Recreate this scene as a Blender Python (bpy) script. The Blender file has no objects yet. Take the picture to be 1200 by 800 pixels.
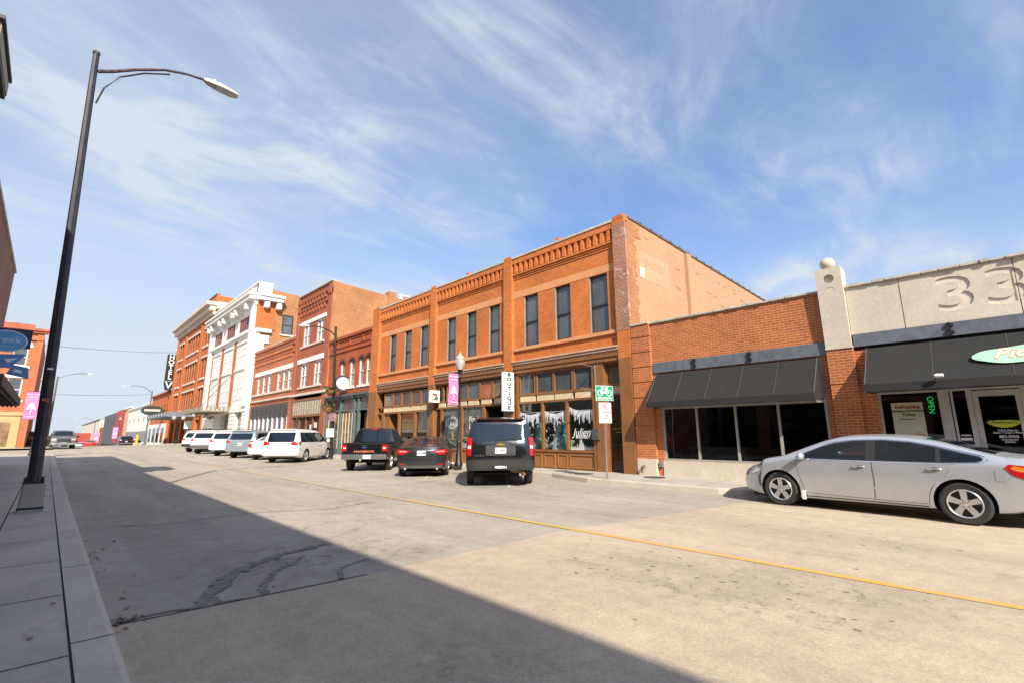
import bpy, bmesh, math, random
import numpy as np
from math import sin, cos, radians, pi, sqrt, atan2
from mathutils import Vector, Matrix
random.seed(7)
S = bpy.context.scene
COL = S.collection

# ------------------------------------------------------------------ camera, sky, sun, exposure
cam = bpy.data.cameras.new('camera'); cam_o = bpy.data.objects.new('camera', cam); COL.objects.link(cam_o)
cam.sensor_width = 36.0; cam.lens = 36.0 * 550.37 / 1200.0
cam.clip_start = 0.05; cam.clip_end = 9000
Rm = ((0.71758503, -0.13107705, -0.68402524), (-0.69645093, -0.14248492, -0.70331653), (-0.00527462, 0.98107943, -0.19353378))
M4 = Matrix.Identity(4)
for i in range(3):
    for j in range(3): M4[i][j] = Rm[i][j]
M4.translation = Vector((0, 0, 1.44))
cam_o.matrix_world = M4
S.camera = cam_o
SUN_EL = radians(36.8); SUN_AZ = atan2(-0.447, -0.894)
to_sun = Vector((sin(SUN_AZ) * cos(SUN_EL), cos(SUN_AZ) * cos(SUN_EL), sin(SUN_EL)))
sl = bpy.data.lights.new('sun', 'SUN'); sl.energy = 5.0; sl.angle = radians(0.53); sl.color = (1.0, 0.91, 0.77)
so = bpy.data.objects.new('sun', sl); COL.objects.link(so)
so.rotation_euler = to_sun.to_track_quat('Z', 'Y').to_euler(); so.location = (-20, -40, 60)
W = bpy.data.worlds.new('World'); S.world = W; W.use_nodes = True
S.view_settings.view_transform = 'Standard'; S.view_settings.look = 'None'
S.view_settings.exposure = 0.58; S.view_settings.gamma = 1.0
def build_sky():
    nt = W.node_tree; N = nt.nodes; L = nt.links; N.clear()
    out = N.new('ShaderNodeOutputWorld'); bg = N.new('ShaderNodeBackground'); bg.inputs[1].default_value = 0.1
    sky = N.new('ShaderNodeTexSky'); sky.sky_type = 'NISHITA'; sky.sun_disc = False
    sky.sun_elevation = SUN_EL; sky.sun_rotation = SUN_AZ % (2 * pi); sky.air_density = 1.0; sky.dust_density = 1.2; sky.ozone_density = 2.5
    tc = N.new('ShaderNodeTexCoord'); sp = N.new('ShaderNodeSeparateXYZ'); L.new(tc.outputs['Generated'], sp.inputs[0])
    def mth(op, a, b=None):
        n = N.new('ShaderNodeMath'); n.operation = op
        for i, q in enumerate((a, b)):
            if q is None: continue
            if isinstance(q, (int, float)): n.inputs[i].default_value = q
            else: L.new(q, n.inputs[i])
        return n.outputs[0]
    zc = mth('ADD', mth('MAXIMUM', sp.outputs[2], 0.0), 0.16)
    u = mth('DIVIDE', sp.outputs[0], zc); v = mth('DIVIDE', sp.outputs[1], zc)
    cb = N.new('ShaderNodeCombineXYZ'); L.new(u, cb.inputs[0]); L.new(v, cb.inputs[1])
    def noise(rot, sc, scale, detail, rough, dist, off):
        mp = N.new('ShaderNodeMapping'); L.new(cb.outputs[0], mp.inputs[0])
        mp.inputs['Rotation'].default_value = (0, 0, radians(rot)); mp.inputs['Scale'].default_value = (sc[0], sc[1], 1); mp.inputs['Location'].default_value = off
        n = N.new('ShaderNodeTexNoise'); L.new(mp.outputs[0], n.inputs['Vector'])
        n.inputs['Scale'].default_value = scale; n.inputs['Detail'].default_value = detail; n.inputs['Roughness'].default_value = rough; n.inputs['Distortion'].default_value = dist
        return n.outputs['Fac']
    def ramp(f, a, b):
        m = N.new('ShaderNodeMapRange'); m.interpolation_type = 'SMOOTHSTEP'; L.new(f, m.inputs[0]); m.inputs[1].default_value = a; m.inputs[2].default_value = b
        return m.outputs[0]
    n1 = noise(SKY['rot1'], (0.66, 1.22), 2.3, 10, 0.60, 0.9, SKY['off1'])
    n2 = noise(20, (0.8, 1.0), 1.05, 4, 0.5, 0.4, SKY['off2'])
    n3 = noise(SKY['rot3'], (0.8, 1.9), 2.6, 9, 0.62, 0.8, (1.3, 2.2, 0))
    a = mth('MULTIPLY', ramp(n1, 0.40, 0.76), ramp(n2, 0.33, 0.60))
    b = mth('MULTIPLY', ramp(n3, 0.42, 0.80), 0.5)
    az = mth('SUBTRACT', mth('MULTIPLY', sp.outputs[1], 0.75), mth('MULTIPLY', sp.outputs[0], 0.66)); lft = mth('MULTIPLY', ramp(az, -0.1, 0.8), 0.34)
    veil = mth('ADD', mth('ADD', mth('MULTIPLY', ramp(n2, 0.25, 0.75), 0.14), 0.16), lft)
    f = mth('ADD', mth('ADD', mth('MULTIPLY', a, 0.60), mth('MULTIPLY', b, ramp(n2, 0.3, 0.7))), veil)
    hz = N.new('ShaderNodeMapRange'); L.new(sp.outputs[2], hz.inputs[0]); hz.inputs[1].default_value = 0.0; hz.inputs[2].default_value = 0.40; hz.inputs[3].default_value = 0.72; hz.inputs[4].default_value = 0.0
    f = mth('MINIMUM', mth('ADD', f, hz.outputs[0]), 0.95)
    mx = N.new('ShaderNodeMix'); mx.data_type = 'RGBA'; L.new(f, mx.inputs[0])
    tint = N.new('ShaderNodeMix'); tint.data_type = 'RGBA'; tint.blend_type = 'MULTIPLY'; tint.inputs[0].default_value = 1
    L.new(sky.outputs[0], tint.inputs[6]); tint.inputs[7].default_value = SKY['tint']
    L.new(tint.outputs[2], mx.inputs[6]); mx.inputs[7].default_value = SKY['cloud']
    L.new(mx.outputs[2], bg.inputs[0]); L.new(bg.outputs[0], out.inputs[0])
SKY = dict(rot1=-16, rot3=24, off1=(0.9, 0.35, 0), off2=(3.1, 1.0, 0), tint=(0.80, 1.15, 1.52, 1), cloud=(4.75, 5.2, 5.85, 1))
build_sky()

# ------------------------------------------------------------------ materials
MATS = {}
def nmat(name):
    m = bpy.data.materials.new(name); m.use_nodes = True
    nt = m.node_tree; b = nt.nodes['Principled BSDF']
    return m, nt, nt.nodes, nt.links, b
def setc(sock, c): sock.default_value = (c[0], c[1], c[2], 1)
def coords(N, L, kind='Object'):
    if kind == 'world':
        g = N.new('ShaderNodeNewGeometry'); return g.outputs['Position']
    tc = N.new('ShaderNodeTexCoord'); return tc.outputs[kind]
def noise_node(N, L, vec, scale, detail=4, rough=0.55, dist=0.0, stretch=None):
    n = N.new('ShaderNodeTexNoise'); n.inputs['Scale'].default_value = scale; n.inputs['Detail'].default_value = detail
    n.inputs['Roughness'].default_value = rough; n.inputs['Distortion'].default_value = dist
    if stretch:
        mp = N.new('ShaderNodeMapping'); mp.inputs['Scale'].default_value = stretch; L.new(vec, mp.inputs[0]); vec = mp.outputs[0]
    L.new(vec, n.inputs['Vector']); return n.outputs['Fac']
def rng(N, L, f, a, b, c=0.0, d=1.0):
    m = N.new('ShaderNodeMapRange'); L.new(f, m.inputs[0])
    for i, q in zip((1, 2, 3, 4), (a, b, c, d)): m.inputs[i].default_value = q
    return m.outputs[0]
def mixc(N, L, f, a, b, blend='MIX'):
    m = N.new('ShaderNodeMix'); m.data_type = 'RGBA'; m.blend_type = blend
    for i, q in ((0, f), (6, a), (7, b)):
        if isinstance(q, (int, float)): m.inputs[i].default_value = q
        elif isinstance(q, tuple): m.inputs[i].default_value = (q[0], q[1], q[2], 1)
        else: L.new(q, m.inputs[i])
    return m.outputs[2]
def math_(N, L, op, a, b=None):
    n = N.new('ShaderNodeMath'); n.operation = op
    for i, q in enumerate((a, b)):
        if q is None: continue
        if isinstance(q, (int, float)): n.inputs[i].default_value = q
        else: L.new(q, n.inputs[i])
    return n.outputs[0]
def bump(N, L, b, h, strength=0.3, dist=0.01):
    n = N.new('ShaderNodeBump'); n.inputs['Strength'].default_value = strength; n.inputs['Distance'].default_value = dist
    L.new(h, n.inputs['Height']); L.new(n.outputs[0], b.inputs['Normal'])
def plain(name, c, rough=0.6, metal=0.0, var=0.12, nscale=3.0, bmp=0.0, coat=0.0, emit=None, spec=0.5):
    if name in MATS: return MATS[name]
    m, nt, N, L, b = nmat(name)
    v = coords(N, L, 'world')
    f = noise_node(N, L, v, nscale, 5, 0.6)
    lo = tuple(q * (1 - var) for q in c); hi = tuple(min(1, q * (1 + var)) for q in c)
    L.new(mixc(N, L, rng(N, L, f, 0.3, 0.7), lo, hi), b.inputs['Base Color'])
    b.inputs['Roughness'].default_value = rough; b.inputs['Metallic'].default_value = metal
    b.inputs['Specular IOR Level'].default_value = spec
    if coat: b.inputs['Coat Weight'].default_value = coat; b.inputs['Coat Roughness'].default_value = 0.05
    if bmp: bump(N, L, b, noise_node(N, L, v, nscale * 12, 4, 0.6), bmp, 0.01)
    if emit: setc(b.inputs['Emission Color'], emit[0]); b.inputs['Emission Strength'].default_value = emit[1]
    MATS[name] = m; return m
def brick(name, c1, c2, mortar, bw=0.215, bh=0.072, ms=0.010, var=0.25, bstr=0.5, patch=None):
    m, nt, N, L, b = nmat(name)
    tc = N.new('ShaderNodeTexCoord')
    t = N.new('ShaderNodeTexBrick'); L.new(tc.outputs['UV'], t.inputs['Vector'])
    t.inputs['Scale'].default_value = 1.0; t.inputs['Brick Width'].default_value = bw; t.inputs['Row Height'].default_value = bh
    t.inputs['Mortar Size'].default_value = ms; t.inputs['Mortar Smooth'].default_value = 0.2; t.inputs['Bias'].default_value = -0.1
    setc(t.inputs['Color1'], c1); setc(t.inputs['Color2'], c2); setc(t.inputs['Mortar'], mortar)
    v = coords(N, L, 'world')
    f = noise_node(N, L, v, 0.55, 6, 0.65, 0.5)
    col = mixc(N, L, 1.0, t.outputs['Color'], mixc(N, L, rng(N, L, f, 0.3, 0.7), (1 - var,) * 3, (1 + var * 0.5,) * 3), 'MULTIPLY')
    f2 = noise_node(N, L, v, 6.0, 4, 0.6)
    col = mixc(N, L, 1.0, col, mixc(N, L, rng(N, L, f2, 0.3, 0.7), (0.88,) * 3, (1.10,) * 3), 'MULTIPLY')
    streak = noise_node(N, L, v, 1.2, 5, 0.7, 0.2, (1.0, 1.0, 0.12))
    col = mixc(N, L, rng(N, L, streak, 0.55, 0.8, 0.0, 0.28), col, (mortar[0] * 0.8, mortar[1] * 0.75, mortar[2] * 0.7))
    if patch:
        f3 = noise_node(N, L, v, patch[1], 5, 0.7, 1.0)
        col = mixc(N, L, rng(N, L, f3, patch[2], patch[2] + 0.06), col, patch[0])
    L.new(col, b.inputs['Base Color']); b.inputs['Roughness'].default_value = 0.85
    bump(N, L, b, math_(N, L, 'SUBTRACT', 1.0, t.outputs['Fac']), bstr, 0.008)
    MATS[name] = m; return m
def concrete(name, c, var=0.16, scale=1.0, stain=0.25, rough=0.85, bmp=0.25):
    if name in MATS: return MATS[name]
    m, nt, N, L, b = nmat(name); v = coords(N, L, 'world')
    f = noise_node(N, L, v, 0.7 * scale, 7, 0.65, 0.4); g = noise_node(N, L, v, 9 * scale, 5, 0.7); h = noise_node(N, L, v, 60 * scale, 3, 0.7)
    col = mixc(N, L, rng(N, L, f, 0.28, 0.72), tuple(q * (1 - var) for q in c), tuple(q * (1 + var) for q in c))
    col = mixc(N, L, 1.0, col, mixc(N, L, rng(N, L, g, 0.3, 0.7), (0.9,) * 3, (1.08,) * 3), 'MULTIPLY')
    col = mixc(N, L, 1.0, col, mixc(N, L, rng(N, L, h, 0.3, 0.7), (0.93,) * 3, (1.06,) * 3), 'MULTIPLY')
    s = noise_node(N, L, v, 1.9 * scale, 6, 0.7, 0.8)
    col = mixc(N, L, rng(N, L, s, 0.56, 0.78, 0, stain), col, tuple(q * 0.45 for q in c))
    L.new(col, b.inputs['Base Color']); b.inputs['Roughness'].default_value = rough
    bump(N, L, b, h, bmp, 0.004); MATS[name] = m; return m
def pave(name, c, crack=0.5, spots=0.5, streaks=0.3, blobs=()):
    """road surface: soft patches, lengthways wear, cracks, oil spots"""
    m, nt, N, L, b = nmat(name); v = coords(N, L, 'world')
    f = noise_node(N, L, v, 0.35, 7, 0.65, 0.6); g = noise_node(N, L, v, 5, 6, 0.7); h = noise_node(N, L, v, 90, 3, 0.75)
    w = noise_node(N, L, v, 1.0, 5, 0.65, 0.3, (1.3, 0.10, 1))
    col = mixc(N, L, rng(N, L, f, 0.3, 0.7), tuple(q * 0.86 for q in c), tuple(q * 1.10 for q in c))
    col = mixc(N, L, 1.0, col, mixc(N, L, rng(N, L, w, 0.3, 0.7), (1 - streaks * 0.5,) * 3, (1 + streaks * 0.35,) * 3), 'MULTIPLY')
    col = mixc(N, L, 1.0, col, mixc(N, L, rng(N, L, g, 0.3, 0.7), (0.88,) * 3, (1.09,) * 3), 'MULTIPLY')
    col = mixc(N, L, 1.0, col, mixc(N, L, rng(N, L, h, 0.25, 0.75), (0.74,) * 3, (1.20,) * 3), 'MULTIPLY')
    h2 = noise_node(N, L, v, 32, 4, 0.8); col = mixc(N, L, 1.0, col, mixc(N, L, rng(N, L, h2, 0.3, 0.7), (0.84,) * 3, (1.12,) * 3), 'MULTIPLY')
    if crack:
        dn = N.new('ShaderNodeTexNoise'); dn.inputs['Scale'].default_value = 1.6; dn.inputs['Detail'].default_value = 5; L.new(v, dn.inputs['Vector'])
        va = N.new('ShaderNodeVectorMath'); va.operation = 'MULTIPLY_ADD'; L.new(dn.outputs['Color'], va.inputs[0]); va.inputs[1].default_value = (1.1, 1.1, 0); L.new(v, va.inputs[2])
        vo = N.new('ShaderNodeTexVoronoi'); vo.feature = 'DISTANCE_TO_EDGE'; vo.inputs['Scale'].default_value = 0.33; L.new(va.outputs[0], vo.inputs['Vector'])
        gate = noise_node(N, L, v, 0.45, 4, 0.6)
        k = math_(N, L, 'MULTIPLY', rng(N, L, vo.outputs['Distance'], 0.0, 0.010, 1, 0), rng(N, L, gate, 0.46, 0.56))
        col = mixc(N, L, math_(N, L, 'MULTIPLY', k, crack), col, tuple(q * 0.28 for q in c))
    if spots:
        s = noise_node(N, L, v, 2.6, 5, 0.6, 0.6, (1, 0.7, 1)); s2 = noise_node(N, L, v, 0.5, 3, 0.5)
        k = math_(N, L, 'MULTIPLY', rng(N, L, s, 0.60, 0.66), rng(N, L, s2, 0.44, 0.58))
        col = mixc(N, L, math_(N, L, 'MULTIPLY', k, spots), col, tuple(q * 0.42 for q in c))
        o = noise_node(N, L, v, 0.9, 5, 0.65, 0.3)
        col = mixc(N, L, rng(N, L, o, 0.56, 0.76, 0, spots * 0.5), col, tuple(q * 0.55 for q in c))
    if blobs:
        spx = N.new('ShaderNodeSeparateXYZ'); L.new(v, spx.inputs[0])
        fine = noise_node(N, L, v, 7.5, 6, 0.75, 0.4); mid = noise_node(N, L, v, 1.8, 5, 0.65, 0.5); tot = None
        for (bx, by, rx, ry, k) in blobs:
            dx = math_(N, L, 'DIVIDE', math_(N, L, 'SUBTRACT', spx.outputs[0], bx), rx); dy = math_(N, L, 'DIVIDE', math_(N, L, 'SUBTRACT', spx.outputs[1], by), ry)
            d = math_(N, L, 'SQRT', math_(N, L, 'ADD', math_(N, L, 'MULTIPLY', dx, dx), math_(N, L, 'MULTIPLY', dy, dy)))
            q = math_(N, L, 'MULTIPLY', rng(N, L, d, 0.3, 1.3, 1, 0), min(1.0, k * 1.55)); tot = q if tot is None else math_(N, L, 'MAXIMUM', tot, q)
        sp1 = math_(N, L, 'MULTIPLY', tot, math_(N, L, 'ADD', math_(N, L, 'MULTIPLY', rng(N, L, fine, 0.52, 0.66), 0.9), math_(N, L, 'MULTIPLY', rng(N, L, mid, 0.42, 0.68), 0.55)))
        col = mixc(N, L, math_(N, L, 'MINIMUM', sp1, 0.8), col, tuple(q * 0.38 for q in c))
    L.new(col, b.inputs['Base Color']); b.inputs['Roughness'].default_value = 0.88; b.inputs['Specular IOR Level'].default_value = 0.3
    bump(N, L, b, h, 0.3, 0.004); MATS[name] = m; return m
def paint_metal(name, c, metal=0.0, rough=0.32, flake=0.05, dust=0.12):
    m, nt, N, L, b = nmat(name); v = coords(N, L, 'Object')
    f = noise_node(N, L, v, 5, 5, 0.65); 
    d = noise_node(N, L, v, 1.5, 6, 0.7, 0.5)
    sp = N.new('ShaderNodeSeparateXYZ'); L.new(v, sp.inputs[0])
    low = rng(N, L, sp.outputs[2], 0.15, 0.75, 1.0, 0.15)
    col = mixc(N, L, rng(N, L, f, 0.3, 0.7), tuple(q * (1 - flake) for q in c), tuple(min(1, q * (1 + flake)) for q in c))
    k = math_(N, L, 'MULTIPLY', rng(N, L, d, 0.35, 0.75, 0, dust * 2.2), low)
    col = mixc(N, L, k, col, (0.30, 0.26, 0.21))
    L.new(col, b.inputs['Base Color']); b.inputs['Metallic'].default_value = metal
    L.new(rng(N, L, d, 0.3, 0.75, rough * 0.8, rough * 1.35), b.inputs['Roughness'])
    b.inputs['Coat Weight'].default_value = 0.5; b.inputs['Coat Roughness'].default_value = 0.03
    MATS[name] = m; return m
def glass_dark(name, c=(0.03, 0.035, 0.042), rough=0.04, spec=0.6, var=0.5, scale=1.2):
    m, nt, N, L, b = nmat(name); v = coords(N, L, 'world')
    f = noise_node(N, L, v, scale, 4, 0.6)
    L.new(mixc(N, L, rng(N, L, f, 0.3, 0.7), tuple(q * (1 - var) for q in c), tuple(q * (1 + var) for q in c)), b.inputs['Base Color'])
    b.inputs['Roughness'].default_value = rough; b.inputs['Specular IOR Level'].default_value = spec
    w = noise_node(N, L, v, 0.8, 2, 0.5); bump(N, L, b, w, 0.02, 0.02)
    MATS[name] = m; return m
def glass_clear(name, tint=(0.80, 0.86, 0.86)):
    m, nt, N, L, b = nmat(name); N.remove(b)
    out = N['Material Output']; tr = N.new('ShaderNodeBsdfTransparent'); setc(tr.inputs[0], tint)
    gl = N.new('ShaderNodeBsdfGlossy'); gl.inputs['Roughness'].default_value = 0.02
    lw = N.new('ShaderNodeLayerWeight'); lw.inputs[0].default_value = 0.5
    mx = N.new('ShaderNodeMixShader'); L.new(math_(N, L, 'ADD', math_(N, L, 'MULTIPLY', math_(N, L, 'POWER', lw.outputs['Facing'], 3.2), 0.75), 0.06), mx.inputs[0])
    L.new(tr.outputs[0], mx.inputs[1]); L.new(gl.outputs[0], mx.inputs[2]); L.new(mx.outputs[0], out.inputs[0])
    MATS[name] = m; return m

B_big = brick('brick_orange', (0.66, 0.175, 0.026), (0.54, 0.13, 0.020), (0.50, 0.22, 0.09), var=0.22, bstr=0.4, ms=0.009)
B_near = brick('brick_near', (0.50, 0.130, 0.034), (0.38, 0.088, 0.025), (0.52, 0.29, 0.145), bw=0.21, bh=0.070, ms=0.0095, var=0.15, bstr=0.5)
B_red = brick('brick_red', (0.50, 0.098, 0.022), (0.38, 0.07, 0.018), (0.27, 0.10, 0.05), var=0.2)
B_tall = brick('brick_tall', (0.44, 0.10, 0.036), (0.34, 0.078, 0.028), (0.30, 0.14, 0.09), var=0.2)
B_two = brick('brick_two_storey', (0.58, 0.17, 0.055), (0.46, 0.125, 0.04), (0.35, 0.19, 0.12), var=0.2)
B_tan = brick('brick_tan', (0.46, 0.19, 0.075), (0.38, 0.145, 0.052), (0.40, 0.21, 0.10), var=0.22, patch=((0.44, 0.27, 0.15), 0.9, 0.62))
B_hotel = brick('brick_hotel', (0.60, 0.15, 0.030), (0.48, 0.11, 0.024), (0.42, 0.15, 0.05), var=0.15)
B_mix = brick('brick_exposed', (0.42, 0.155, 0.08), (0.31, 0.105, 0.055), (0.44, 0.29, 0.21), var=0.3, ms=0.013, patch=((0.50, 0.38, 0.31), 2.2, 0.56))
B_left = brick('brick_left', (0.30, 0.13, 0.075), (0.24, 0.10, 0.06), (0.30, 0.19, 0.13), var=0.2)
B_far = brick('brick_far_corner', (0.52, 0.15, 0.055), (0.42, 0.115, 0.045), (0.36, 0.16, 0.09), var=0.15)
STUCCO = concrete('stucco_peach', (0.45, 0.255, 0.145), var=0.09, scale=0.7, stain=0.12)
STONE = concrete('stone_band', (0.66, 0.30, 0.13), var=0.1, stain=0.2)
STONE2 = concrete('stone_worn', (0.55, 0.36, 0.25), var=0.18, scale=2.5, stain=0.45)
CONC = concrete('concrete_cast', (0.57, 0.50, 0.405), var=0.1, scale=1.2, stain=0.3)
COPING = concrete('coping_stone', (0.50, 0.46, 0.39), var=0.25, scale=3.5, stain=0.75)
LIME = concrete('limestone', (0.62, 0.54, 0.44), var=0.1, stain=0.2)
WHITE = concrete('white_glazed_tile', (0.76, 0.74, 0.70), var=0.05, stain=0.15, rough=0.5, bmp=0.1)
BROWN = plain('brown_trim_paint', (0.25, 0.105, 0.036), 0.5, var=0.14, nscale=2)
BROWN2 = plain('brown_panel_paint', (0.30, 0.13, 0.045), 0.5, var=0.1)
BEIGE = plain('beige_panel', (0.68, 0.53, 0.33), 0.6, var=0.1)
GREEN = plain('grey_green_paint', (0.11, 0.145, 0.135), 0.5, var=0.12)
FRAME_D = plain('dark_bronze_frame', (0.035, 0.033, 0.032), 0.4)
FRAME_J = plain('grey_jamb_paint', (0.27, 0.25, 0.215), 0.5)
ALU = plain('aluminium_frame', (0.42, 0.41, 0.38), 0.4, 0.3)
ALU_W = plain('white_aluminium', (0.50, 0.49, 0.46), 0.45, 0.1)
STEEL = plain('blue_grey_steel', (0.115, 0.13, 0.155), 0.55, 0.0, var=0.25, nscale=5)
AWN = plain('charcoal_canvas', (0.0185, 0.0178, 0.017), 0.9, var=0.10, nscale=2.2, bmp=0.15)
BLACK = plain('black_iron', (0.014, 0.014, 0.016), 0.45)
BLACKM = plain('matt_black', (0.012, 0.012, 0.012), 0.9)
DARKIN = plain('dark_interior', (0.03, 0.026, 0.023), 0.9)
BRIN = plain('brown_interior', (0.16, 0.10, 0.06), 0.9)
BRONZE = plain('dark_bronze_pole', (0.038, 0.036, 0.042), 0.5, 0.2, var=0.3, nscale=6)
ROOF = plain('roof_gravel', (0.30, 0.28, 0.26), 0.9)
WPAINT = plain('white_paint', (0.78, 0.77, 0.74), 0.5, var=0.06)
WSIGN = plain('white_sign_face', (0.82, 0.82, 0.80), 0.4, var=0.02)
BLKSIGN = plain('black_sign_ink', (0.012, 0.012, 0.013), 0.5, var=0.02)
GREENSIGN = plain('green_road_sign', (0.0, 0.28, 0.13), 0.4, var=0.04)
REDSIGN = plain('red_sign_ink', (0.45, 0.02, 0.04), 0.4, var=0.02)
PINK = plain('pink_banner', (0.58, 0.21, 0.42), 0.7, var=0.05)
PINKL = plain('pale_pink_print', (0.82, 0.48, 0.70), 0.7, var=0.05)
def glass_blind(name, c, stripe):
    m, nt, N, L, b = nmat(name); v = coords(N, L, 'world'); sp = N.new('ShaderNodeSeparateXYZ'); L.new(v, sp.inputs[0])
    st = rng(N, L, math_(N, L, 'SINE', math_(N, L, 'MULTIPLY', sp.outputs[2], 2 * pi / 0.055)), -0.2, 0.6, 0.0, 1.0)
    f = noise_node(N, L, v, 0.9, 4, 0.6, 0.4); g = noise_node(N, L, v, 0.55, 2, 0.5)
    oi = N.new('ShaderNodeObjectInfo'); fr_ = math_(N, L, 'ADD', math_(N, L, 'MULTIPLY', rng(N, L, f, 0.3, 0.7), 0.6), math_(N, L, 'MULTIPLY', oi.outputs['Random'], 0.5))
    col = mixc(N, L, fr_, tuple(q * 0.55 for q in c), tuple(q * 1.7 for q in c))
    L.new(mixc(N, L, math_(N, L, 'MULTIPLY', math_(N, L, 'MULTIPLY', st, rng(N, L, g, 0.45, 0.6)), 0.5), col, stripe), b.inputs['Base Color'])
    b.inputs['Roughness'].default_value = 0.05; b.inputs['Specular IOR Level'].default_value = 0.8; bump(N, L, b, noise_node(N, L, v, 1.3, 2, 0.5), 0.05, 0.03)
    MATS[name] = m; return m
GLASS_UP = glass_blind('upper_window_glass', (0.062, 0.070, 0.078), (0.17, 0.175, 0.18))
GLASS_SHOP = glass_dark('shop_glass_dark', (0.012, 0.012, 0.013), 0.02, 0.5, 0.6)
GLASS_GREY = glass_dark('grey_transom_glass', (0.075, 0.088, 0.095), 0.08, 0.6, 0.35)
GLASS_PALE = glass_dark('pale_window_glass', (0.24, 0.235, 0.21), 0.1, 0.5, 0.4, 2.2)
GLASS_CLEAR = glass_clear('display_glass')
GLASS_CAR = glass_dark('tinted_car_glass', (0.010, 0.015, 0.024), 0.03, 0.5, 0.3)
RUBBER = plain('tyre_rubber', (0.032, 0.031, 0.030), 0.85, var=0.25)
RIM = plain('alloy_silver', (0.60, 0.60, 0.61), 0.3, 0.75, var=0.05)
RIMD = plain('brake_dark', (0.03, 0.03, 0.03), 0.7)
CHROME = plain('chrome_trim', (0.75, 0.75, 0.76), 0.15, 1.0, var=0.03)
PLASTIC = plain('black_plastic', (0.022, 0.022, 0.023), 0.6)
PLASTICG = plain('grey_bumper_plastic', (0.10, 0.10, 0.10), 0.55)
LAMPR = plain('red_lamp_lens', (0.42, 0.010, 0.012), 0.15, coat=0.8, var=0.15, nscale=14)
LAMPO = plain('orange_lamp_lens', (0.75, 0.20, 0.03), 0.15, coat=0.8)
LAMPW = plain('clear_lamp_lens', (0.62, 0.60, 0.56), 0.12, 0.2, coat=0.8, var=0.2, nscale=14)
PLATE = plain('licence_plate', (0.70, 0.72, 0.74), 0.4, var=0.05)

# ------------------------------------------------------------------ helpers: things, parts, mesh builder
ORG = {}
def tag(o, label, cat, group=None):
    o['label'] = label; o['category'] = cat
    if group: o['group'] = group
    return o
def thing(name, label, cat, loc=(0, 0, 0), rz=0.0, group=None, world_parts=True):
    o = bpy.data.objects.new(name, None); COL.objects.link(o); o.empty_display_size = 0.3
    o.location = loc; o.rotation_euler = (0, 0, rz); tag(o, label, cat, group)
    ORG[o] = Vector(loc) if world_parts else Vector((0, 0, 0))
    return o
class Face:
    """a flat front: u runs along it, v up, d outwards"""
    def __init__(s, kind, c): s.k = kind; s.c = c
    def p(s, u, v, d):
        k = s.k
        if k == 'x-': return Vector((s.c - d, u, v))
        if k == 'x+': return Vector((s.c + d, u, v))
        if k == 'y-': return Vector((u, s.c - d, v))
        if k == 'y+': return Vector((u, s.c + d, v))
    @property
    def sg(s): return -1 if s.k in ('x-', 'y+') else 1
class Plate:
    """upright plate: origin, yaw of its normal (0 = faces -Y, positive turns to -X)"""
    def __init__(s, o, yaw=0.0):
        s.o = Vector(o); s.n = Vector((-sin(yaw), -cos(yaw), 0)); s.r = Vector((cos(yaw), -sin(yaw), 0)); s.sg = 1
    def p(s, u, v, d): return s.o + s.r * u + Vector((0, 0, v)) + s.n * d
class Slope:
    def __init__(s, o, r, u): s.o = Vector(o); s.r = Vector(r).normalized(); s.u = Vector(u).normalized(); s.n = s.r.cross(s.u); s.sg = 1
    def p(s, u, v, d): return s.o + s.r * u + s.u * v + s.n * d
def text_geo(body, size, sx=1.0, shear=0.0, bold=0.0, align='CENTER'):
    c = bpy.data.curves.new('txt', 'FONT'); c.body = body; c.size = size; c.align_x = align; c.align_y = 'CENTER'; c.shear = shear; c.offset = bold; c.fill_mode = 'FRONT'; c.resolution_u = 3
    o = bpy.data.objects.new('txt', c); COL.objects.link(o)
    dg = bpy.context.evaluated_depsgraph_get(); me = bpy.data.meshes.new_from_object(o.evaluated_get(dg))
    vs = [(v.co.x * sx, v.co.y) for v in me.vertices]; fs = [tuple(p.vertices) for p in me.polygons]
    COL.objects.unlink(o); bpy.data.objects.remove(o); bpy.data.curves.remove(c); bpy.data.meshes.remove(me)
    return vs, fs
NOSPLIT = {'wall', 'foliage', 'flowers', 'window_posters', 'food_picture', 'window_decoration', 'door_lettering', 'red_print', 'wall_coping', 'side_wall', 'bicycle_symbol'}
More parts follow.
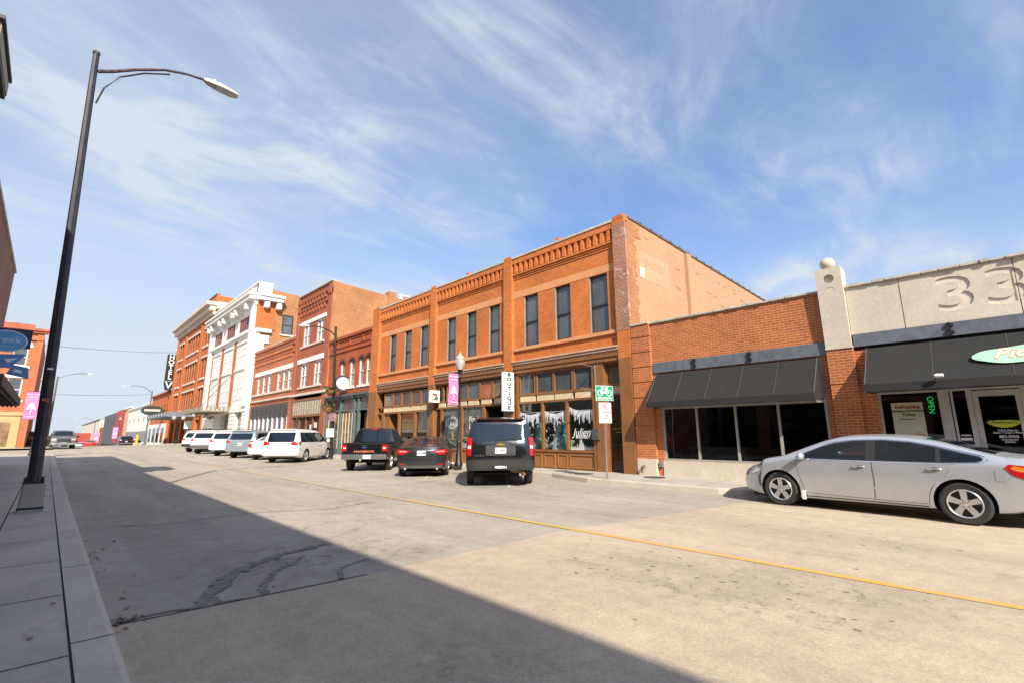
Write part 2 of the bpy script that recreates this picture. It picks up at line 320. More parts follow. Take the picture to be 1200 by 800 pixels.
class MB:
    def __init__(s): s.v = []; s.f = []; s.mi = []; s.cur = 0
    def face(s, pts):
        i = len(s.v); s.v += [Vector(p) for p in pts]; s.f.append(tuple(range(i, i + len(pts)))); s.mi.append(s.cur)
    def hexa(s, P):
        i = len(s.v); s.v += [Vector(p) for p in P]
        for q in ((0, 3, 2, 1), (4, 5, 6, 7), (0, 1, 5, 4), (1, 2, 6, 5), (2, 3, 7, 6), (3, 0, 4, 7)):
            s.f.append(tuple(i + k for k in q)); s.mi.append(s.cur)
        return s
    def box(s, x0, x1, y0, y1, z0, z1):
        return s.hexa([(x0, y0, z0), (x1, y0, z0), (x1, y1, z0), (x0, y1, z0), (x0, y0, z1), (x1, y0, z1), (x1, y1, z1), (x0, y1, z1)])
    def fbox(s, F, u0, u1, v0, v1, d0, d1):
        return s.hexa([F.p(u0, v0, d0), F.p(u1, v0, d0), F.p(u1, v0, d1), F.p(u0, v0, d1), F.p(u0, v1, d0), F.p(u1, v1, d0), F.p(u1, v1, d1), F.p(u0, v1, d1)])
    def fprism(s, F, poly, d0, d1):
        n = len(poly); i = len(s.v)
        s.v += [F.p(u, v, d0) for u, v in poly] + [F.p(u, v, d1) for u, v in poly]
        s.f.append(tuple(i + k for k in range(n))); s.f.append(tuple(i + n + k for k in reversed(range(n))))
        for k in range(n):
            q = (k + 1) % n; s.f.append((i + k, i + q, i + n + q, i + n + k))
        s.mi += [s.cur] * (n + 2); return s
    def fwall(s, F, u0, u1, v0, v1, holes=(), depth=0.2):
        us = sorted({u0, u1, *[min(max(h[0], u0), u1) for h in holes], *[min(max(h[1], u0), u1) for h in holes]})
        vs = sorted({v0, v1, *[h[2] for h in holes], *[h[3] for h in holes]})
        for a in range(len(us) - 1):
            for b in range(len(vs) - 1):
                cu = (us[a] + us[a + 1]) / 2; cv = (vs[b] + vs[b + 1]) / 2
                if any(h[0] < cu < h[1] and h[2] < cv < h[3] for h in holes): continue
                s.face([F.p(us[a], vs[b], 0), F.p(us[a + 1], vs[b], 0), F.p(us[a + 1], vs[b + 1], 0), F.p(us[a], vs[b + 1], 0)])
        for (a, b, c, d) in holes:
            for q in (((a, c), (b, c)), ((b, c), (b, d)), ((b, d), (a, d)), ((a, d), (a, c))):
                s.face([F.p(*q[0], 0), F.p(*q[1], 0), F.p(*q[1], -depth), F.p(*q[0], -depth)])
        return s
    def ftext(s, F, body, u, v, d, size, sx=1.0, shear=0.0, bold=0.0, thick=0.006, align='CENTER', rot=0.0):
        vs, fs = text_geo(body, size, sx, shear, bold, align); i = len(s.v); n = len(vs)
        c, sn = cos(rot), sin(rot)
        P = [(u + F.sg * (x * c - y * sn), v + (x * sn + y * c)) for x, y in vs]
        s.v += [F.p(a, b, d) for a, b in P]
        for f in fs: s.f.append(tuple(i + k for k in f)); s.mi.append(s.cur)
        # side walls of the raised letters
        ed = {}
        for f in fs:
            for k in range(len(f)):
                e = (f[k], f[(k + 1) % len(f)]); ed[e] = 1
        j = len(s.v); s.v += [F.p(a, b, d - thick) for a, b in P]
        for (a, b) in ed:
            if (b, a) not in ed: s.f.append((i + a, i + b, j + b, j + a)); s.mi.append(s.cur)
        return s
    def tube(s, pts, r, n=8, cap=True):
        pts = [Vector(p) for p in pts]; rs = r if isinstance(r, (list, tuple)) else [r] * len(pts); rings = []
        for k, p in enumerate(pts):
            t = (pts[min(k + 1, len(pts) - 1)] - pts[max(k - 1, 0)]).normalized()
            a = Vector((0, 0, 1)) if abs(t.z) < 0.9 else Vector((1, 0, 0))
            x = t.cross(a).normalized(); y = t.cross(x).normalized(); i = len(s.v)
            s.v += [p + (x * cos(2 * pi * q / n) + y * sin(2 * pi * q / n)) * rs[k] for q in range(n)]; rings.append(i)
        for a, b in zip(rings, rings[1:]):
            for q in range(n): s.f.append((a + q, a + (q + 1) % n, b + (q + 1) % n, b + q)); s.mi.append(s.cur)
        if cap:
            s.f.append(tuple(rings[0] + q for q in reversed(range(n)))); s.f.append(tuple(rings[-1] + q for q in range(n))); s.mi += [s.cur] * 2
        return s
    def lathe(s, c, prof, n=16, axis='z', cap=True):
        c = Vector(c); rings = []
        for r, h in prof:
            i = len(s.v)
            for q in range(n):
                a = 2 * pi * q / n
                if axis == 'z': s.v.append(c + Vector((r * cos(a), r * sin(a), h)))
                elif axis == 'x': s.v.append(c + Vector((h, r * cos(a), r * sin(a))))
                else: s.v.append(c + Vector((r * cos(a), h, r * sin(a))))
            rings.append(i)
        for a, b in zip(rings, rings[1:]):
            for q in range(n): s.f.append((a + q, a + (q + 1) % n, b + (q + 1) % n, b + q)); s.mi.append(s.cur)
        if cap: s.f.append(tuple(rings[0] + q for q in reversed(range(n)))); s.f.append(tuple(rings[-1] + q for q in range(n))); s.mi += [s.cur] * 2
        return s
    def ball(s, c, r, n=12, m=8, sq=(1, 1, 1)):
        c = Vector(c); prof = [(max(0.002, sin(pi * k / m)) * r, -cos(pi * k / m) * r) for k in range(m + 1)]
        i = len(s.v); s.lathe((0, 0, 0), prof, n)
        for k in range(i, len(s.v)):
            q = s.v[k]; s.v[k] = c + Vector((q.x * sq[0], q.y * sq[1], q.z * sq[2]))
        return s
    def pieces(s):
        """far-apart groups of faces (each a part of its own)"""
        nv = len(s.v); par = list(range(nv))
        def find(a):
            while par[a] != a: par[a] = par[par[a]]; a = par[a]
            return a
        for f in s.f:
            r = find(f[0])
            for q in f[1:]: par[find(q)] = r
        roots = sorted({find(f[0]) for f in s.f}); k = len(roots)
        if k < 2 or k > 600: return None
        idx = {r: i for i, r in enumerate(roots)}; lo = np.full((k, 3), 1e9); hi = np.full((k, 3), -1e9); fi = []
        for f in s.f:
            i = idx[find(f[0])]; fi.append(i)
            for q in f: lo[i] = np.minimum(lo[i], s.v[q]); hi[i] = np.maximum(hi[i], s.v[q])
        size = (hi - lo).max(axis=1); gap = np.maximum(0, np.maximum(lo[:, None] - hi[None], lo[None] - hi[:, None]))
        near = np.sqrt((gap ** 2).sum(axis=2)) <= np.maximum(0.02, 0.5 * np.maximum(size[:, None], size[None]))
        lab = list(range(k))
        def fl(a):
            while lab[a] != a: lab[a] = lab[lab[a]]; a = lab[a]
            return a
        for a, b in zip(*np.nonzero(np.triu(near, 1))): lab[fl(int(a))] = fl(int(b))
        g = {}
        for j, i in enumerate(fi): g.setdefault(fl(i), []).append(j)
        return list(g.values()) if len(g) > 1 else None
    def build(s, name, mat, parent=None, smooth=None, bevel=0.0):
        if parent is not None and name not in NOSPLIT:
            g = s.pieces()
            if g and len(g) <= 90:
                first = None
                for fs in g:
                    m = MB(); mp = {}
                    for j in fs:
                        for q in s.f[j]:
                            if q not in mp: mp[q] = len(m.v); m.v.append(s.v[q])
                        m.f.append(tuple(mp[q] for q in s.f[j])); m.mi.append(s.mi[j])
                    o = m.build_one(name, mat, parent, smooth, bevel); first = first or o
                return first
        return s.build_one(name, mat, parent, smooth, bevel)
    def build_one(s, name, mat, parent=None, smooth=None, bevel=0.0):
        org = ORG.get(parent, Vector((0, 0, 0))) if parent else Vector((0, 0, 0))
        me = bpy.data.meshes.new(name); me.from_pydata([tuple(v - org) for v in s.v], [], s.f)
        mats = mat if isinstance(mat, (list, tuple)) else [mat]
        for m in mats: me.materials.append(m)
        if len(mats) > 1: me.polygons.foreach_set('material_index', s.mi)
        uv = me.uv_layers.new(name='UVMap'); data = uv.data
        me.update()
        for p in me.polygons:
            n = p.normal; ax = max(range(3), key=lambda q: abs(n[q]))
            for li in p.loop_indices:
                w = s.v[me.loops[li].vertex_index]
                data[li].uv = (w.y, w.z) if ax == 0 else ((w.x, w.z) if ax == 1 else (w.x, w.y))
        if smooth or bevel:
            bm = bmesh.new(); bm.from_mesh(me)
            if smooth: bmesh.ops.remove_doubles(bm, verts=bm.verts, dist=0.0004)
            bmesh.ops.recalc_face_normals(bm, faces=bm.faces)
            if bevel: bmesh.ops.bevel(bm, geom=[e for e in bm.edges if e.is_manifold and e.calc_face_angle(0) > 0.6], offset=bevel, segments=2, affect='EDGES', clamp_overlap=True)
            bm.to_mesh(me); bm.free()
        if smooth:
            me.polygons.foreach_set('use_smooth', [True] * len(me.polygons)); me.set_sharp_from_angle(angle=radians(smooth))
        o = bpy.data.objects.new(name, me); COL.objects.link(o)
        if parent: o.parent = parent
        ORG[o] = org
        return o
def structure(o, kind='structure'): o['kind'] = kind; return o
def single(o, label, cat, group=None): return tag(o, label, cat, group)
def circle(cx, cy, r, n=24, ry=None): return [(cx + r * cos(2 * pi * k / n), cy + (ry or r) * sin(2 * pi * k / n)) for k in range(n)]

# ------------------------------------------------------------------ terrain, road, pavements
def sm(t): t = min(1, max(0, t)); return t * t * (3 - 2 * t)
def zg(y):
    if y < 75: return 0.35 * sm((y - 15) / 60)
    d = y - 75
    z = 0.35 - (0.0008 * d * d if d < 31 else 0.0008 * 961 + 0.05 * (d - 31))
    return max(z, -9.0)
def yrange(a, b, step=2.5):
    n = max(1, int(math.ceil((b - a) / step))); return [a + (b - a) * k / n for k in range(n + 1)]
def sheet(name, mat, x0, x1, y0, y1, dz, step=2.5, kind='structure'):
    mb = MB(); ys = yrange(y0, y1, step)
    for a, b in zip(ys, ys[1:]): mb.face([(x0, a, zg(a) + dz), (x1, a, zg(a) + dz), (x1, b, zg(b) + dz), (x0, b, zg(b) + dz)])
    o = mb.build(name, mat); structure(o, kind); return o
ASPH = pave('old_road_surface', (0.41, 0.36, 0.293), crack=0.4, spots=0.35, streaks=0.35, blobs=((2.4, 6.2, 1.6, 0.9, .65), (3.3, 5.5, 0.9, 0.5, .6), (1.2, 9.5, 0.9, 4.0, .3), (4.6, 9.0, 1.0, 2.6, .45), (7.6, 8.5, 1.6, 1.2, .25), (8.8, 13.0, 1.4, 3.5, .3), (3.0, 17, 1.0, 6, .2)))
ROADC = pave('road_concrete', (0.50, 0.405, 0.30), crack=0.2, spots=0.35, streaks=0.3, blobs=((4.5, 2.2, 0.55, 1.9, .50), (5.4, 1.4, 0.5, 1.3, .55), (5.1, 3.0, .45, 1.2, .4), (2.2, 2.6, 0.6, 0.5, .35), (8.6, 2.0, 0.8, 1.5, .22)))
WALKM = concrete('pavement_concrete', (0.43, 0.385, 0.325), var=0.14, stain=0.3)
WALKL = concrete('worn_pavement', (0.47, 0.41, 0.335), var=0.2, scale=1.4, stain=0.5)
KERBM = concrete('kerb_concrete', (0.52, 0.455, 0.37), var=0.12, scale=2, stain=0.3)
JOINT = plain('joint_dark', (0.035, 0.032, 0.03), 0.9)
GRND = concrete('far_ground', (0.30, 0.27, 0.22), var=0.2, scale=0.05)
mb = MB(); ys = [-400, -120] + yrange(-60, 260, 5) + [400, 900, 4000]
for a, b in zip(ys, ys[1:]): mb.face([(-1800, a, zg(a) - 0.06), (1800, a, zg(a) - 0.06), (1800, b, zg(b) - 0.06), (-1800, b, zg(b) - 0.06)])
structure(mb.build('ground', GRND))
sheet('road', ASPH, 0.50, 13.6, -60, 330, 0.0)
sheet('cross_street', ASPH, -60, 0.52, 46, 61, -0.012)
# newer concrete slab of the near carriageway, its edge not quite square
mb = MB(); edge = [(0.50, 5.02), (2.3, 4.88), (5.7, 4.88), (9.6, 4.22), (13.5, 3.6)]
for (xa, ya), (xb, yb) in zip(edge, edge[1:]): mb.face([(xa, -60, 0.004), (xb, -60, 0.004), (xb, yb, 0.004), (xa, ya, 0.004)])
structure(mb.build('road_slab', ROADC))
mb = MB()
for (xa, ya), (xb, yb) in zip(edge[:1] + [(2.6, 4.88)], [(2.6, 4.88)]): mb.face([(xa, ya - 0.012, 0.0075), (xb, yb - 0.012, 0.0075), (xb, yb + 0.013, 0.0075), (xa, ya + 0.013, 0.0075)])
structure(mb.build('slab_joint', JOINT))
def wornpaint(name, c, base, amt):
    m, nt, N, L, b = nmat(name); v = coords(N, L, 'world')
    f = noise_node(N, L, v, 7, 6, 0.75, 0.3); f2 = noise_node(N, L, v, 0.8, 4, 0.6)
    k = math_(N, L, 'MULTIPLY', rng(N, L, f, 0.40, 0.60), rng(N, L, f2, 0.25, 0.75, amt * 0.6, amt))
    L.new(mixc(N, L, k, c, base), b.inputs['Base Color']); b.inputs['Roughness'].default_value = 0.8; MATS[name] = m; return m
YEL = wornpaint('yellow_line_paint', (0.62, 0.35, 0.05), (0.44, 0.36, 0.24), 0.7)
YELF = wornpaint('faded_yellow_paint', (0.58, 0.36, 0.10), (0.38, 0.34, 0.28), 1.5)
WHL = wornpaint('white_line_paint', (0.66, 0.64, 0.58), (0.38, 0.34, 0.28), 1.3)
sheet('centre_line', YEL, 5.93, 6.05, -40, 9.5, 0.009)
sheet('centre_line', YELF, 5.93, 6.05, 9.5, 70, 0.009)
for y0 in (13.1, 17.2, 21.4, 25.6):                      # angled parking bay lines
    mb = MB(); dx, dy = 0.669, 0.743; L0 = 5.0 if y0 > 9.5 else 3.4
    a = Vector((9.3, y0 - 3.4, 0)); b = a + Vector((dx, dy, 0)) * L0; w = Vector((dy, -dx, 0)) * 0.05
    q = [a - w, a + w, b + w, b - w]; mb.face([(p.x, p.y, zg(p.y) + 0.008) for p in q]); structure(mb.build('parking_line', WHL))
# tar seams and cracks that cross the near lane
TAR = wornpaint('tar_seam', (0.13, 0.118, 0.105), (0.27, 0.24, 0.2), 1.0)
def seam(pts, w, name='road_crack'):
    mb = MB(); P = []
    for (xa, ya), (xb, yb) in zip(pts, pts[1:]):
        n = max(2, int(math.hypot(xb - xa, yb - ya) / 0.12))
        P += [(xa + (xb - xa) * k / n, ya + (yb - ya) * k / n) for k in range(n)]
    P.append(pts[-1]); q = []
    ox = oy = 0
    for k, (x, y) in enumerate(P):
        ox = ox * 0.8 + random.uniform(-1, 1) * 0.025; oy = oy * 0.8 + random.uniform(-1, 1) * 0.025
        q.append((x + ox, y + oy, w * random.uniform(0.35, 1.6)))
    for (a, b, w0), (c, d, w1) in zip(q, q[1:]):
        t = Vector((c - a, d - b, 0)).normalized(); nn = Vector((-t.y, t.x, 0))
        p0 = Vector((a, b, zg(b) + 0.0085)); p1 = Vector((c, d, zg(d) + 0.0085))
        mb.face([p0 - nn * w0, p0 + nn * w0, p1 + nn * w1, p1 - nn * w1])
    structure(mb.build(name, TAR))
seam([(0.6, 10.6), (1.6, 10.0), (2.9, 10.2), (4.2, 9.6), (5.2, 9.9)], 0.012)
seam([(0.55, 5.05), (0.9, 5.10), (1.5, 5.02)], 0.03)
def blot(pts, w, n):
    """broad ragged dark streak: many small overlapping stains along a path"""
    mb = MB(); seg = [(math.hypot(b[0] - a[0], b[1] - a[1]), a, b) for a, b in zip(pts, pts[1:])]; tot = sum(q[0] for q in seg)
    for k in range(n):
        d = random.uniform(0, tot) if k % 4 else random.triangular(0, tot, 0)
        for L_, a, b in seg:
            if d <= L_: break
            d -= L_
        t = min(1, d / L_); x = a[0] + (b[0] - a[0]) * t + random.gauss(0, w * 0.45); y = a[1] + (b[1] - a[1]) * t + random.gauss(0, w * 0.45); r = w * random.uniform(0.12, 0.55); m = 8; z = 0.0062 + 0.000012 * k
        ang = math.atan2(b[1] - a[1], b[0] - a[0]) + random.gauss(0, .3); P = []
        for q in range(m):
            e = 2 * pi * q / m; u, v = r * 1.9 * cos(e) * random.uniform(.6, 1.3), r * sin(e) * random.uniform(.6, 1.3); P.append((x + u * cos(ang) - v * sin(ang), max(y + u * sin(ang) + v * cos(ang), 4.93), z))
        mb.face(P)
    structure(mb.build('tyre_mark', wornpaint('old_rubber', (0.15, 0.135, 0.118), (0.33, 0.29, 0.235), 0.7)), 'stuff')
blot([(1.18, 5.0), (1.3, 5.4), (1.55, 5.85), (1.9, 6.2), (2.3, 6.45), (2.9, 6.6)], 0.075, 260)
blot([(1.62, 4.95), (1.75, 5.35), (2.0, 5.75), (2.4, 6.1)], 0.05, 110)
seam([(2.35, 4.92), (2.5, 5.3), (2.9, 5.5)], 0.018)
seam([(5.4, 13.2), (7.5, 12.8), (9.2, 12.9)], 0.014)
seam([(3.6, 15.2), (5.6, 15.9), (8.2, 15.4)], 0.008)
seam([(6.6, 8.4), (8.8, 7.6), (10.6, 7.2)], 0.006)
# small dark pits and patches scattered over the concrete
mb = MB()
for k in range(60):
    x = random.uniform(3.2, 9.8); y = random.uniform(-0.5, 4.3)
    if random.random() < 0.6: x = 5.0 + random.gauss(0, 0.55); y = random.uniform(0.8, 3.8)
    r = random.choice((0.006, 0.008, 0.010, 0.012, 0.016, 0.02)); n = 9
    mb.face([(x + r * 1.0 * cos(2 * pi * q / n) * random.uniform(0.6, 1.2), y + r * 1.7 * sin(2 * pi * q / n) * random.uniform(0.6, 1.2), 0.0078) for q in range(n)])
structure(mb.build('road_pit', wornpaint('pit_dirt', (0.20, 0.165, 0.125), (0.3, 0.25, 0.2), 0.8)), 'stuff')

def kerb_walk(name_k, name_w, kx, x_in, y0, y1, matk, matw, side, kw=0.16, joints=1.6, step=0.5):
    """kx: function y -> kerb face x ; side=+1 pavement lies at larger x"""
    ys = yrange(y0, y1, step); mk = MB(); mw = MB(); mj = MB()
    for a, b in zip(ys, ys[1:]):
        def P(y, off, dz): return (kx(y) + side * off, y, zg(y) + dz)
        prof = [(0.0, -0.05), (0.02, 0.11), (0.035, 0.14), (0.065, 0.15), (kw, 0.15)]
        for (o0, z0), (o1, z1) in zip(prof, prof[1:]): mk.face([P(a, o0, z0), P(b, o0, z0), P(b, o1, z1), P(a, o1, z1)])
        if side < 0 and int(a / 2.5) != int(b / 2.5): mj.face([P(b, 0.0, 0.152), P(b + 0.012, 0.0, 0.152), P(b + 0.012, kw, 0.152), P(b, kw, 0.152)])
        mj.face([P(a, kw, 0.143), P(b, kw, 0.143), P(b, kw + 0.014, 0.143), P(a, kw + 0.014, 0.143)])
        mw.face([P(a, kw + 0.014, 0.15), P(b, kw + 0.014, 0.15), (x_in, b, zg(b) + 0.15), (x_in, a, zg(a) + 0.15)])
    y = y0
    while y < min(y1, 60):
        x0 = kx(y) + side * kw; mj.face([(x0, y, zg(y) + 0.1545), (x_in, y, zg(y) + 0.1545), (x_in, y + 0.012, zg(y) + 0.1545), (x0, y + 0.012, zg(y) + 0.1545)])
        y += joints
    structure(mk.build(name_k, matk)); structure(mw.build(name_w, matw)); structure(mj.build(name_w + '_joint', JOINT))
def kr(y):
    pts = [(-60, 12.95), (2.3, 12.95), (3.2, 12.75), (4.0, 12.25), (4.8, 11.75), (8.9, 11.85), (10, 12.2), (11, 12.55), (12.2, 12.68), (400, 12.68)]
    for (a, xa), (b, xb) in zip(pts, pts[1:]):
        if y <= b: return xa + (xb - xa) * (y - a) / (b - a)
    return 12.68
kerb_walk('kerb_right', 'pavement_right', kr, 14.6, -60, 150, KERBM, WALKM, 1)
for ya, yb in ((-30, 46), (61, 150)): kerb_walk('kerb_left', 'pavement_left', lambda y: 0.53, -0.30, ya, yb, KERBM, WALKL, -1, kw=0.25, joints=1.55, step=2.5)
sheet('pavement_left_inner', WALKL, -2.6, -0.315, -30, 36, 0.15)
sheet('pavement_left_inner', WALKM, -14, -0.315, 36, 46, 0.15)
sheet('pavement_left_inner', WALKM, -30, -0.315, 61, 150, 0.15)

# ------------------------------------------------------------------ buildings: helpers
def window(par, F, u0, u1, v0, v1, mf, mg, fw=0.06, dep=0.14, rail=True, cols=1, rows=None, name='window', jamb=None, sill=None):
    mb = MB(); d0, d1 = -dep - 0.03, -dep + 0.05
    mb.fbox(F, u0, u0 + fw, v0, v1, d0, d1); mb.fbox(F, u1 - fw, u1, v0, v1, d0, d1)
    mb.fbox(F, u0 + fw, u1 - fw, v0, v0 + fw, d0, d1); mb.fbox(F, u0 + fw, u1 - fw, v1 - fw, v1, d0, d1)
    if rail: m = v0 + (v1 - v0) * 0.47; mb.fbox(F, u0 + fw, u1 - fw, m - 0.03, m + 0.03, d0, d1 + 0.01)
    for k in range(1, cols):
        c = u0 + (u1 - u0) * k / cols; mb.fbox(F, c - fw / 2, c + fw / 2, v0 + fw, v1 - fw, d0, d1 - 0.004)
    for k in range(1, rows or 1):
        c = v0 + (v1 - v0) * k / rows; mb.fbox(F, u0 + fw, u1 - fw, c - fw / 3, c + fw / 3, d0, d1 - 0.008)
    w = mb.build(name, mf, par)
    MB().fbox(F, u0 + fw * 0.5, u1 - fw * 0.5, v0 + fw * 0.5, v1 - fw * 0.5, -dep - 0.012, -dep).build('pane', mg, w)
    if jamb:
        mb = MB(); mb.fbox(F, u0 - 0.001, u0 + 0.02, v0, v1, -dep + 0.051, -0.012); mb.fbox(F, u1 - 0.02, u1 + 0.001, v0, v1, -dep + 0.051, -0.012)
        mb.build('jamb', jamb, w)
    if sill: MB().fbox(F, u0 - 0.08, u1 + 0.08, v0 - 0.14, v0 - 0.002, -dep, 0.06).build('sill', sill, w)
    return w
def shell(par, x0, x1, y0, y1, z0, z1, mside, mroof, roof_drop=0.5, zback=None, name='side_wall'):
    """side walls, back wall and flat roof behind a front at x0 (front itself is built apart)"""
    zb = zback if zback is not None else z1; mb = MB(); t = 0.25
    for (ya, yb) in ((y0, y0 + t), (y1 - t, y1)):
        mb.hexa([(x0, ya, z0), (x1, ya, z0), (x1, yb, z0), (x0, yb, z0), (x0, ya, z1), (x1, ya, zb), (x1, yb, zb), (x0, yb, z1)])
    mb.box(x1 - t, x1 - 0.002, y0 + t, y1 - t, z0, zb - 0.003); mb.build(name, mside, par)
    MB().box(x0 + 0.01, x1 - t, y0 + t, y1 - t, z1 - roof_drop - 0.2, z1 - roof_drop).build('roof', mroof, par)
def front(par, F, u0, u1, v0, v1, holes, mat, depth=0.22, thick=0.3, extra=None, name='wall'):
    mb = MB(); mb.fwall(F, u0, u1, v0, v1, holes, depth)
    mb.face([F.p(u0, v1, 0), F.p(u1, v1, 0), F.p(u1, v1, -thick), F.p(u0, v1, -thick)])
    mb.face([F.p(u0, v0, 0), F.p(u0, v1, 0), F.p(u0, v1, -thick), F.p(u0, v0, -thick)]); mb.face([F.p(u1, v0, 0), F.p(u1, v1, 0), F.p(u1, v1, -thick), F.p(u1, v0, -thick)])
    # back of the parapet / inner face so nothing shows through
    mb.face([F.p(u0, v1 - 1.2, -thick), F.p(u1, v1 - 1.2, -thick), F.p(u1, v1, -thick), F.p(u0, v1, -thick)])
    if extra: extra(mb)
    return mb.build(name, mat, par)
def corbels(mb, F, u0, u1, n, v0, v1, d0, d1, frac=0.5, taper=0.0):
    p = (u1 - u0) / n
    for k in range(n):
        c = u0 + p * (k + 0.5); w = p * frac / 2
        if taper: mb.fprism(F, [(c - w * (1 + taper), v0), (c + w * (1 + taper), v0), (c + w * (1 - taper), v1), (c - w * (1 - taper), v1)], d0, d1)
        else: mb.fbox(F, c - w, c + w, v0, v1, d0, d1)
X0 = 14.0
FX = Face('x-', X0)

# ------------------------------------------------------------------ the three-bay brick building with brown shop fronts
BB = thing('brick_building', 'long two-storey orange brick building with three bays, brown shop fronts and a peach side wall', 'building', (14, 17.6, 0))
bays = [(8.96, 14.25), (14.77, 20.0), (20.5, 25.97)]
wins = [[(9.37, 10.19), (11.1, 11.9), (12.82, 13.64)], [(15.17, 15.92), (16.82, 17.55), (18.43, 19.14)], [(20.86, 21.61), (22.5, 23.22), (24.13, 24.83)]]
holes = [(a, b, 5.06, 7.25) for w in wins for a, b in w]
def big_extra(mb):
    for (a, b) in ((8.47, 8.96), (14.25, 14.77), (20.0, 20.5), (25.97, 26.86)):
        mb.fbox(FX, a, b, 4.0, 9.12 if a > 9 else 9.14, -0.05, 0.155)
        mb.fbox(FX, a + 0.04, b - 0.04, 9.1, 9.23, -0.2, 0.165)
    for (a, b), n in zip(bays, (17, 17, 17)):
        mb.fbox(FX, a, b, 8.13, 8.19, -0.02, 0.03); mb.fbox(FX, a, b, 8.215, 8.275, -0.02, 0.06); mb.fbox(FX, a, b, 8.30, 8.38, -0.02, 0.10); mb.fbox(FX, a, b, 8.19, 8.30, -0.02, 0.018)
        corbels(mb, FX, a + 0.05, b - 0.05, n, 8.39, 8.82, -0.02, 0.11, 0.48, 0.22)
        mb.fbox(FX, a, b, 8.82, 9.06, -0.1, 0.125)
        c = (a + b) / 2; mb.fbox(FX, c - 0.12, c + 0.12, 9.06, 9.27, -0.2, 0.135)
front(BB, FX, 8.47, 26.86, 4.0, 9.06, holes, B_big, depth=0.16, extra=big_extra)
mb = MB()
for a, b in bays: mb.fbox(FX, a, b, 9.062, 9.15, -0.32, 0.16)
mb.build('parapet_coping', COPING, BB)
MB().fbox(FX, 8.47, 26.86, -0.3, 0.1, -0.3, -0.02).build('footing', CONC, BB)
mb = MB()
for a, b in bays: mb.fbox(FX, a, b, 7.262, 7.56, -0.03, 0.014)
mb.build('stone_band', STONE, BB, bevel=0.006)
mb = MB()
for a, b in bays: mb.fbox(FX, a, b, 4.91, 5.055, -0.05, 0.085)
mb.build('stone_sill', STONE, BB, bevel=0.012)
for a, b in bays:
    mb = MB(); 
    for q in ((4.25, 4.31, 0.10), (4.312, 4.40, 0.16), (4.402, 4.48, 0.20)): mb.fbox(FX, a, b, q[0], q[1], -0.02, q[2])
    mb.build('shop_cornice', STONE2, BB, bevel=0.015)
for w in wins:
    for a, b in w: window(BB, FX, a, b, 5.06, 7.25, FRAME_D, GLASS_UP, fw=0.055, dep=0.13, jamb=FRAME_J)
# corner strip of bare brick, whitewashed in places
MB().fbox(FX, 8.44, 8.965, 4.95, 8.9, -0.02, 0.165).build('corner_pier', B_mix, BB)
# side wall: painted stucco with a bare brick edge, roof line falling to the back
def sidez(x): return 9.1 - (x - 14) * 0.026
SY = Face('y-', 8.45)
mb = MB(); xs = [14.0 + k * 0.7 for k in range(30)]
for a, b in zip(xs, xs[1:]): mb.hexa([(a, 8.45, -0.3), (b, 8.45, -0.3), (b, 8.75, -0.3), (a, 8.75, -0.3), (a, 8.45, sidez(a)), (b, 8.45, sidez(a)), (b, 8.75, sidez(a)), (a, 8.75, sidez(a))])
mb.build('side_wall', STUCCO, BB)
mb = MB(); xs2 = [14.0, 14.25]
for k in range(26): 
    z = 4.6 + k * 0.17; w = 0.42 + 0.22 * ((k * 7) % 3) / 3 + (0.35 if k > 22 else 0); mb.fbox(SY, 14.0, 14.0 + w, z, z + 0.168, -0.02, 0.022)
mb.build('bare_brick_edge', B_tan, BB)
mb = MB(); random.seed(3)
for k in range(30):
    x = random.uniform(14.8, 27); z = sidez(x) - random.uniform(0.25, 1.6) ** 1.3; mb.fbox(SY, x, x + random.uniform(0.15, 0.5), z, z + 0.07, -0.01, 0.005)
mb.build('bare_brick_patch', B_tan, BB)
MB().fbox(SY, 18.45, 18.85, 4.8, 8.93, 0.0, 0.14).build('chimney_breast', STUCCO, BB, bevel=0.01)
MB().box(14.3, 33, 8.75, 26.6, 8.0, 8.2).build('roof', ROOF, BB)
MB().box(33, 33.3, 8.45, 26.86, -0.3, 8.6).build('back_wall', B_tan, BB)
MB().box(14.3, 33, 26.6, 26.86, -0.3, 8.9).build('party_wall', B_tan, BB)
mb = MB(); xs = [14.1 + k * 0.7 for k in range(27)]
for k, a in enumerate(xs): mb.box(a, a + 0.7 if k % 1 == 0 else a, 8.41, 8.8, sidez(a) + 0.002, sidez(a) + 0.07)
for k in range(24): mb.box(14.9 + k * 0.78, 14.9 + k * 0.78 + 0.1, 8.40, 8.5, sidez(14.9 + k * 0.78) + 0.05, sidez(14.9 + k * 0.78) + 0.13)
mb.build('wall_coping', plain('weathered_coping', (0.12, 0.09, 0.07), 0.9, var=0.4, nscale=4), BB)
FADED = concrete('faded_sign_paint', (0.50, 0.30, 0.175), var=0.07, stain=0.05)
fs = MB().fbox(SY, 14.75, 17.0, 7.0, 8.05, 0.0, 0.006).build('painted_sign', FADED, BB)
mb = MB(); mb.ftext(SY, 'SHOES', 15.8, 7.66, 0.012, 0.42, 1.15, thick=0.004); mb.build('lettering', concrete('faded_sign_letters', (0.46, 0.265, 0.15), var=0.07, stain=0.05), fs)
MB().fbox(SY, 14.78, 15.05, 7.05, 7.42, 0.004, 0.02).build('patch_board', WPAINT, BB)
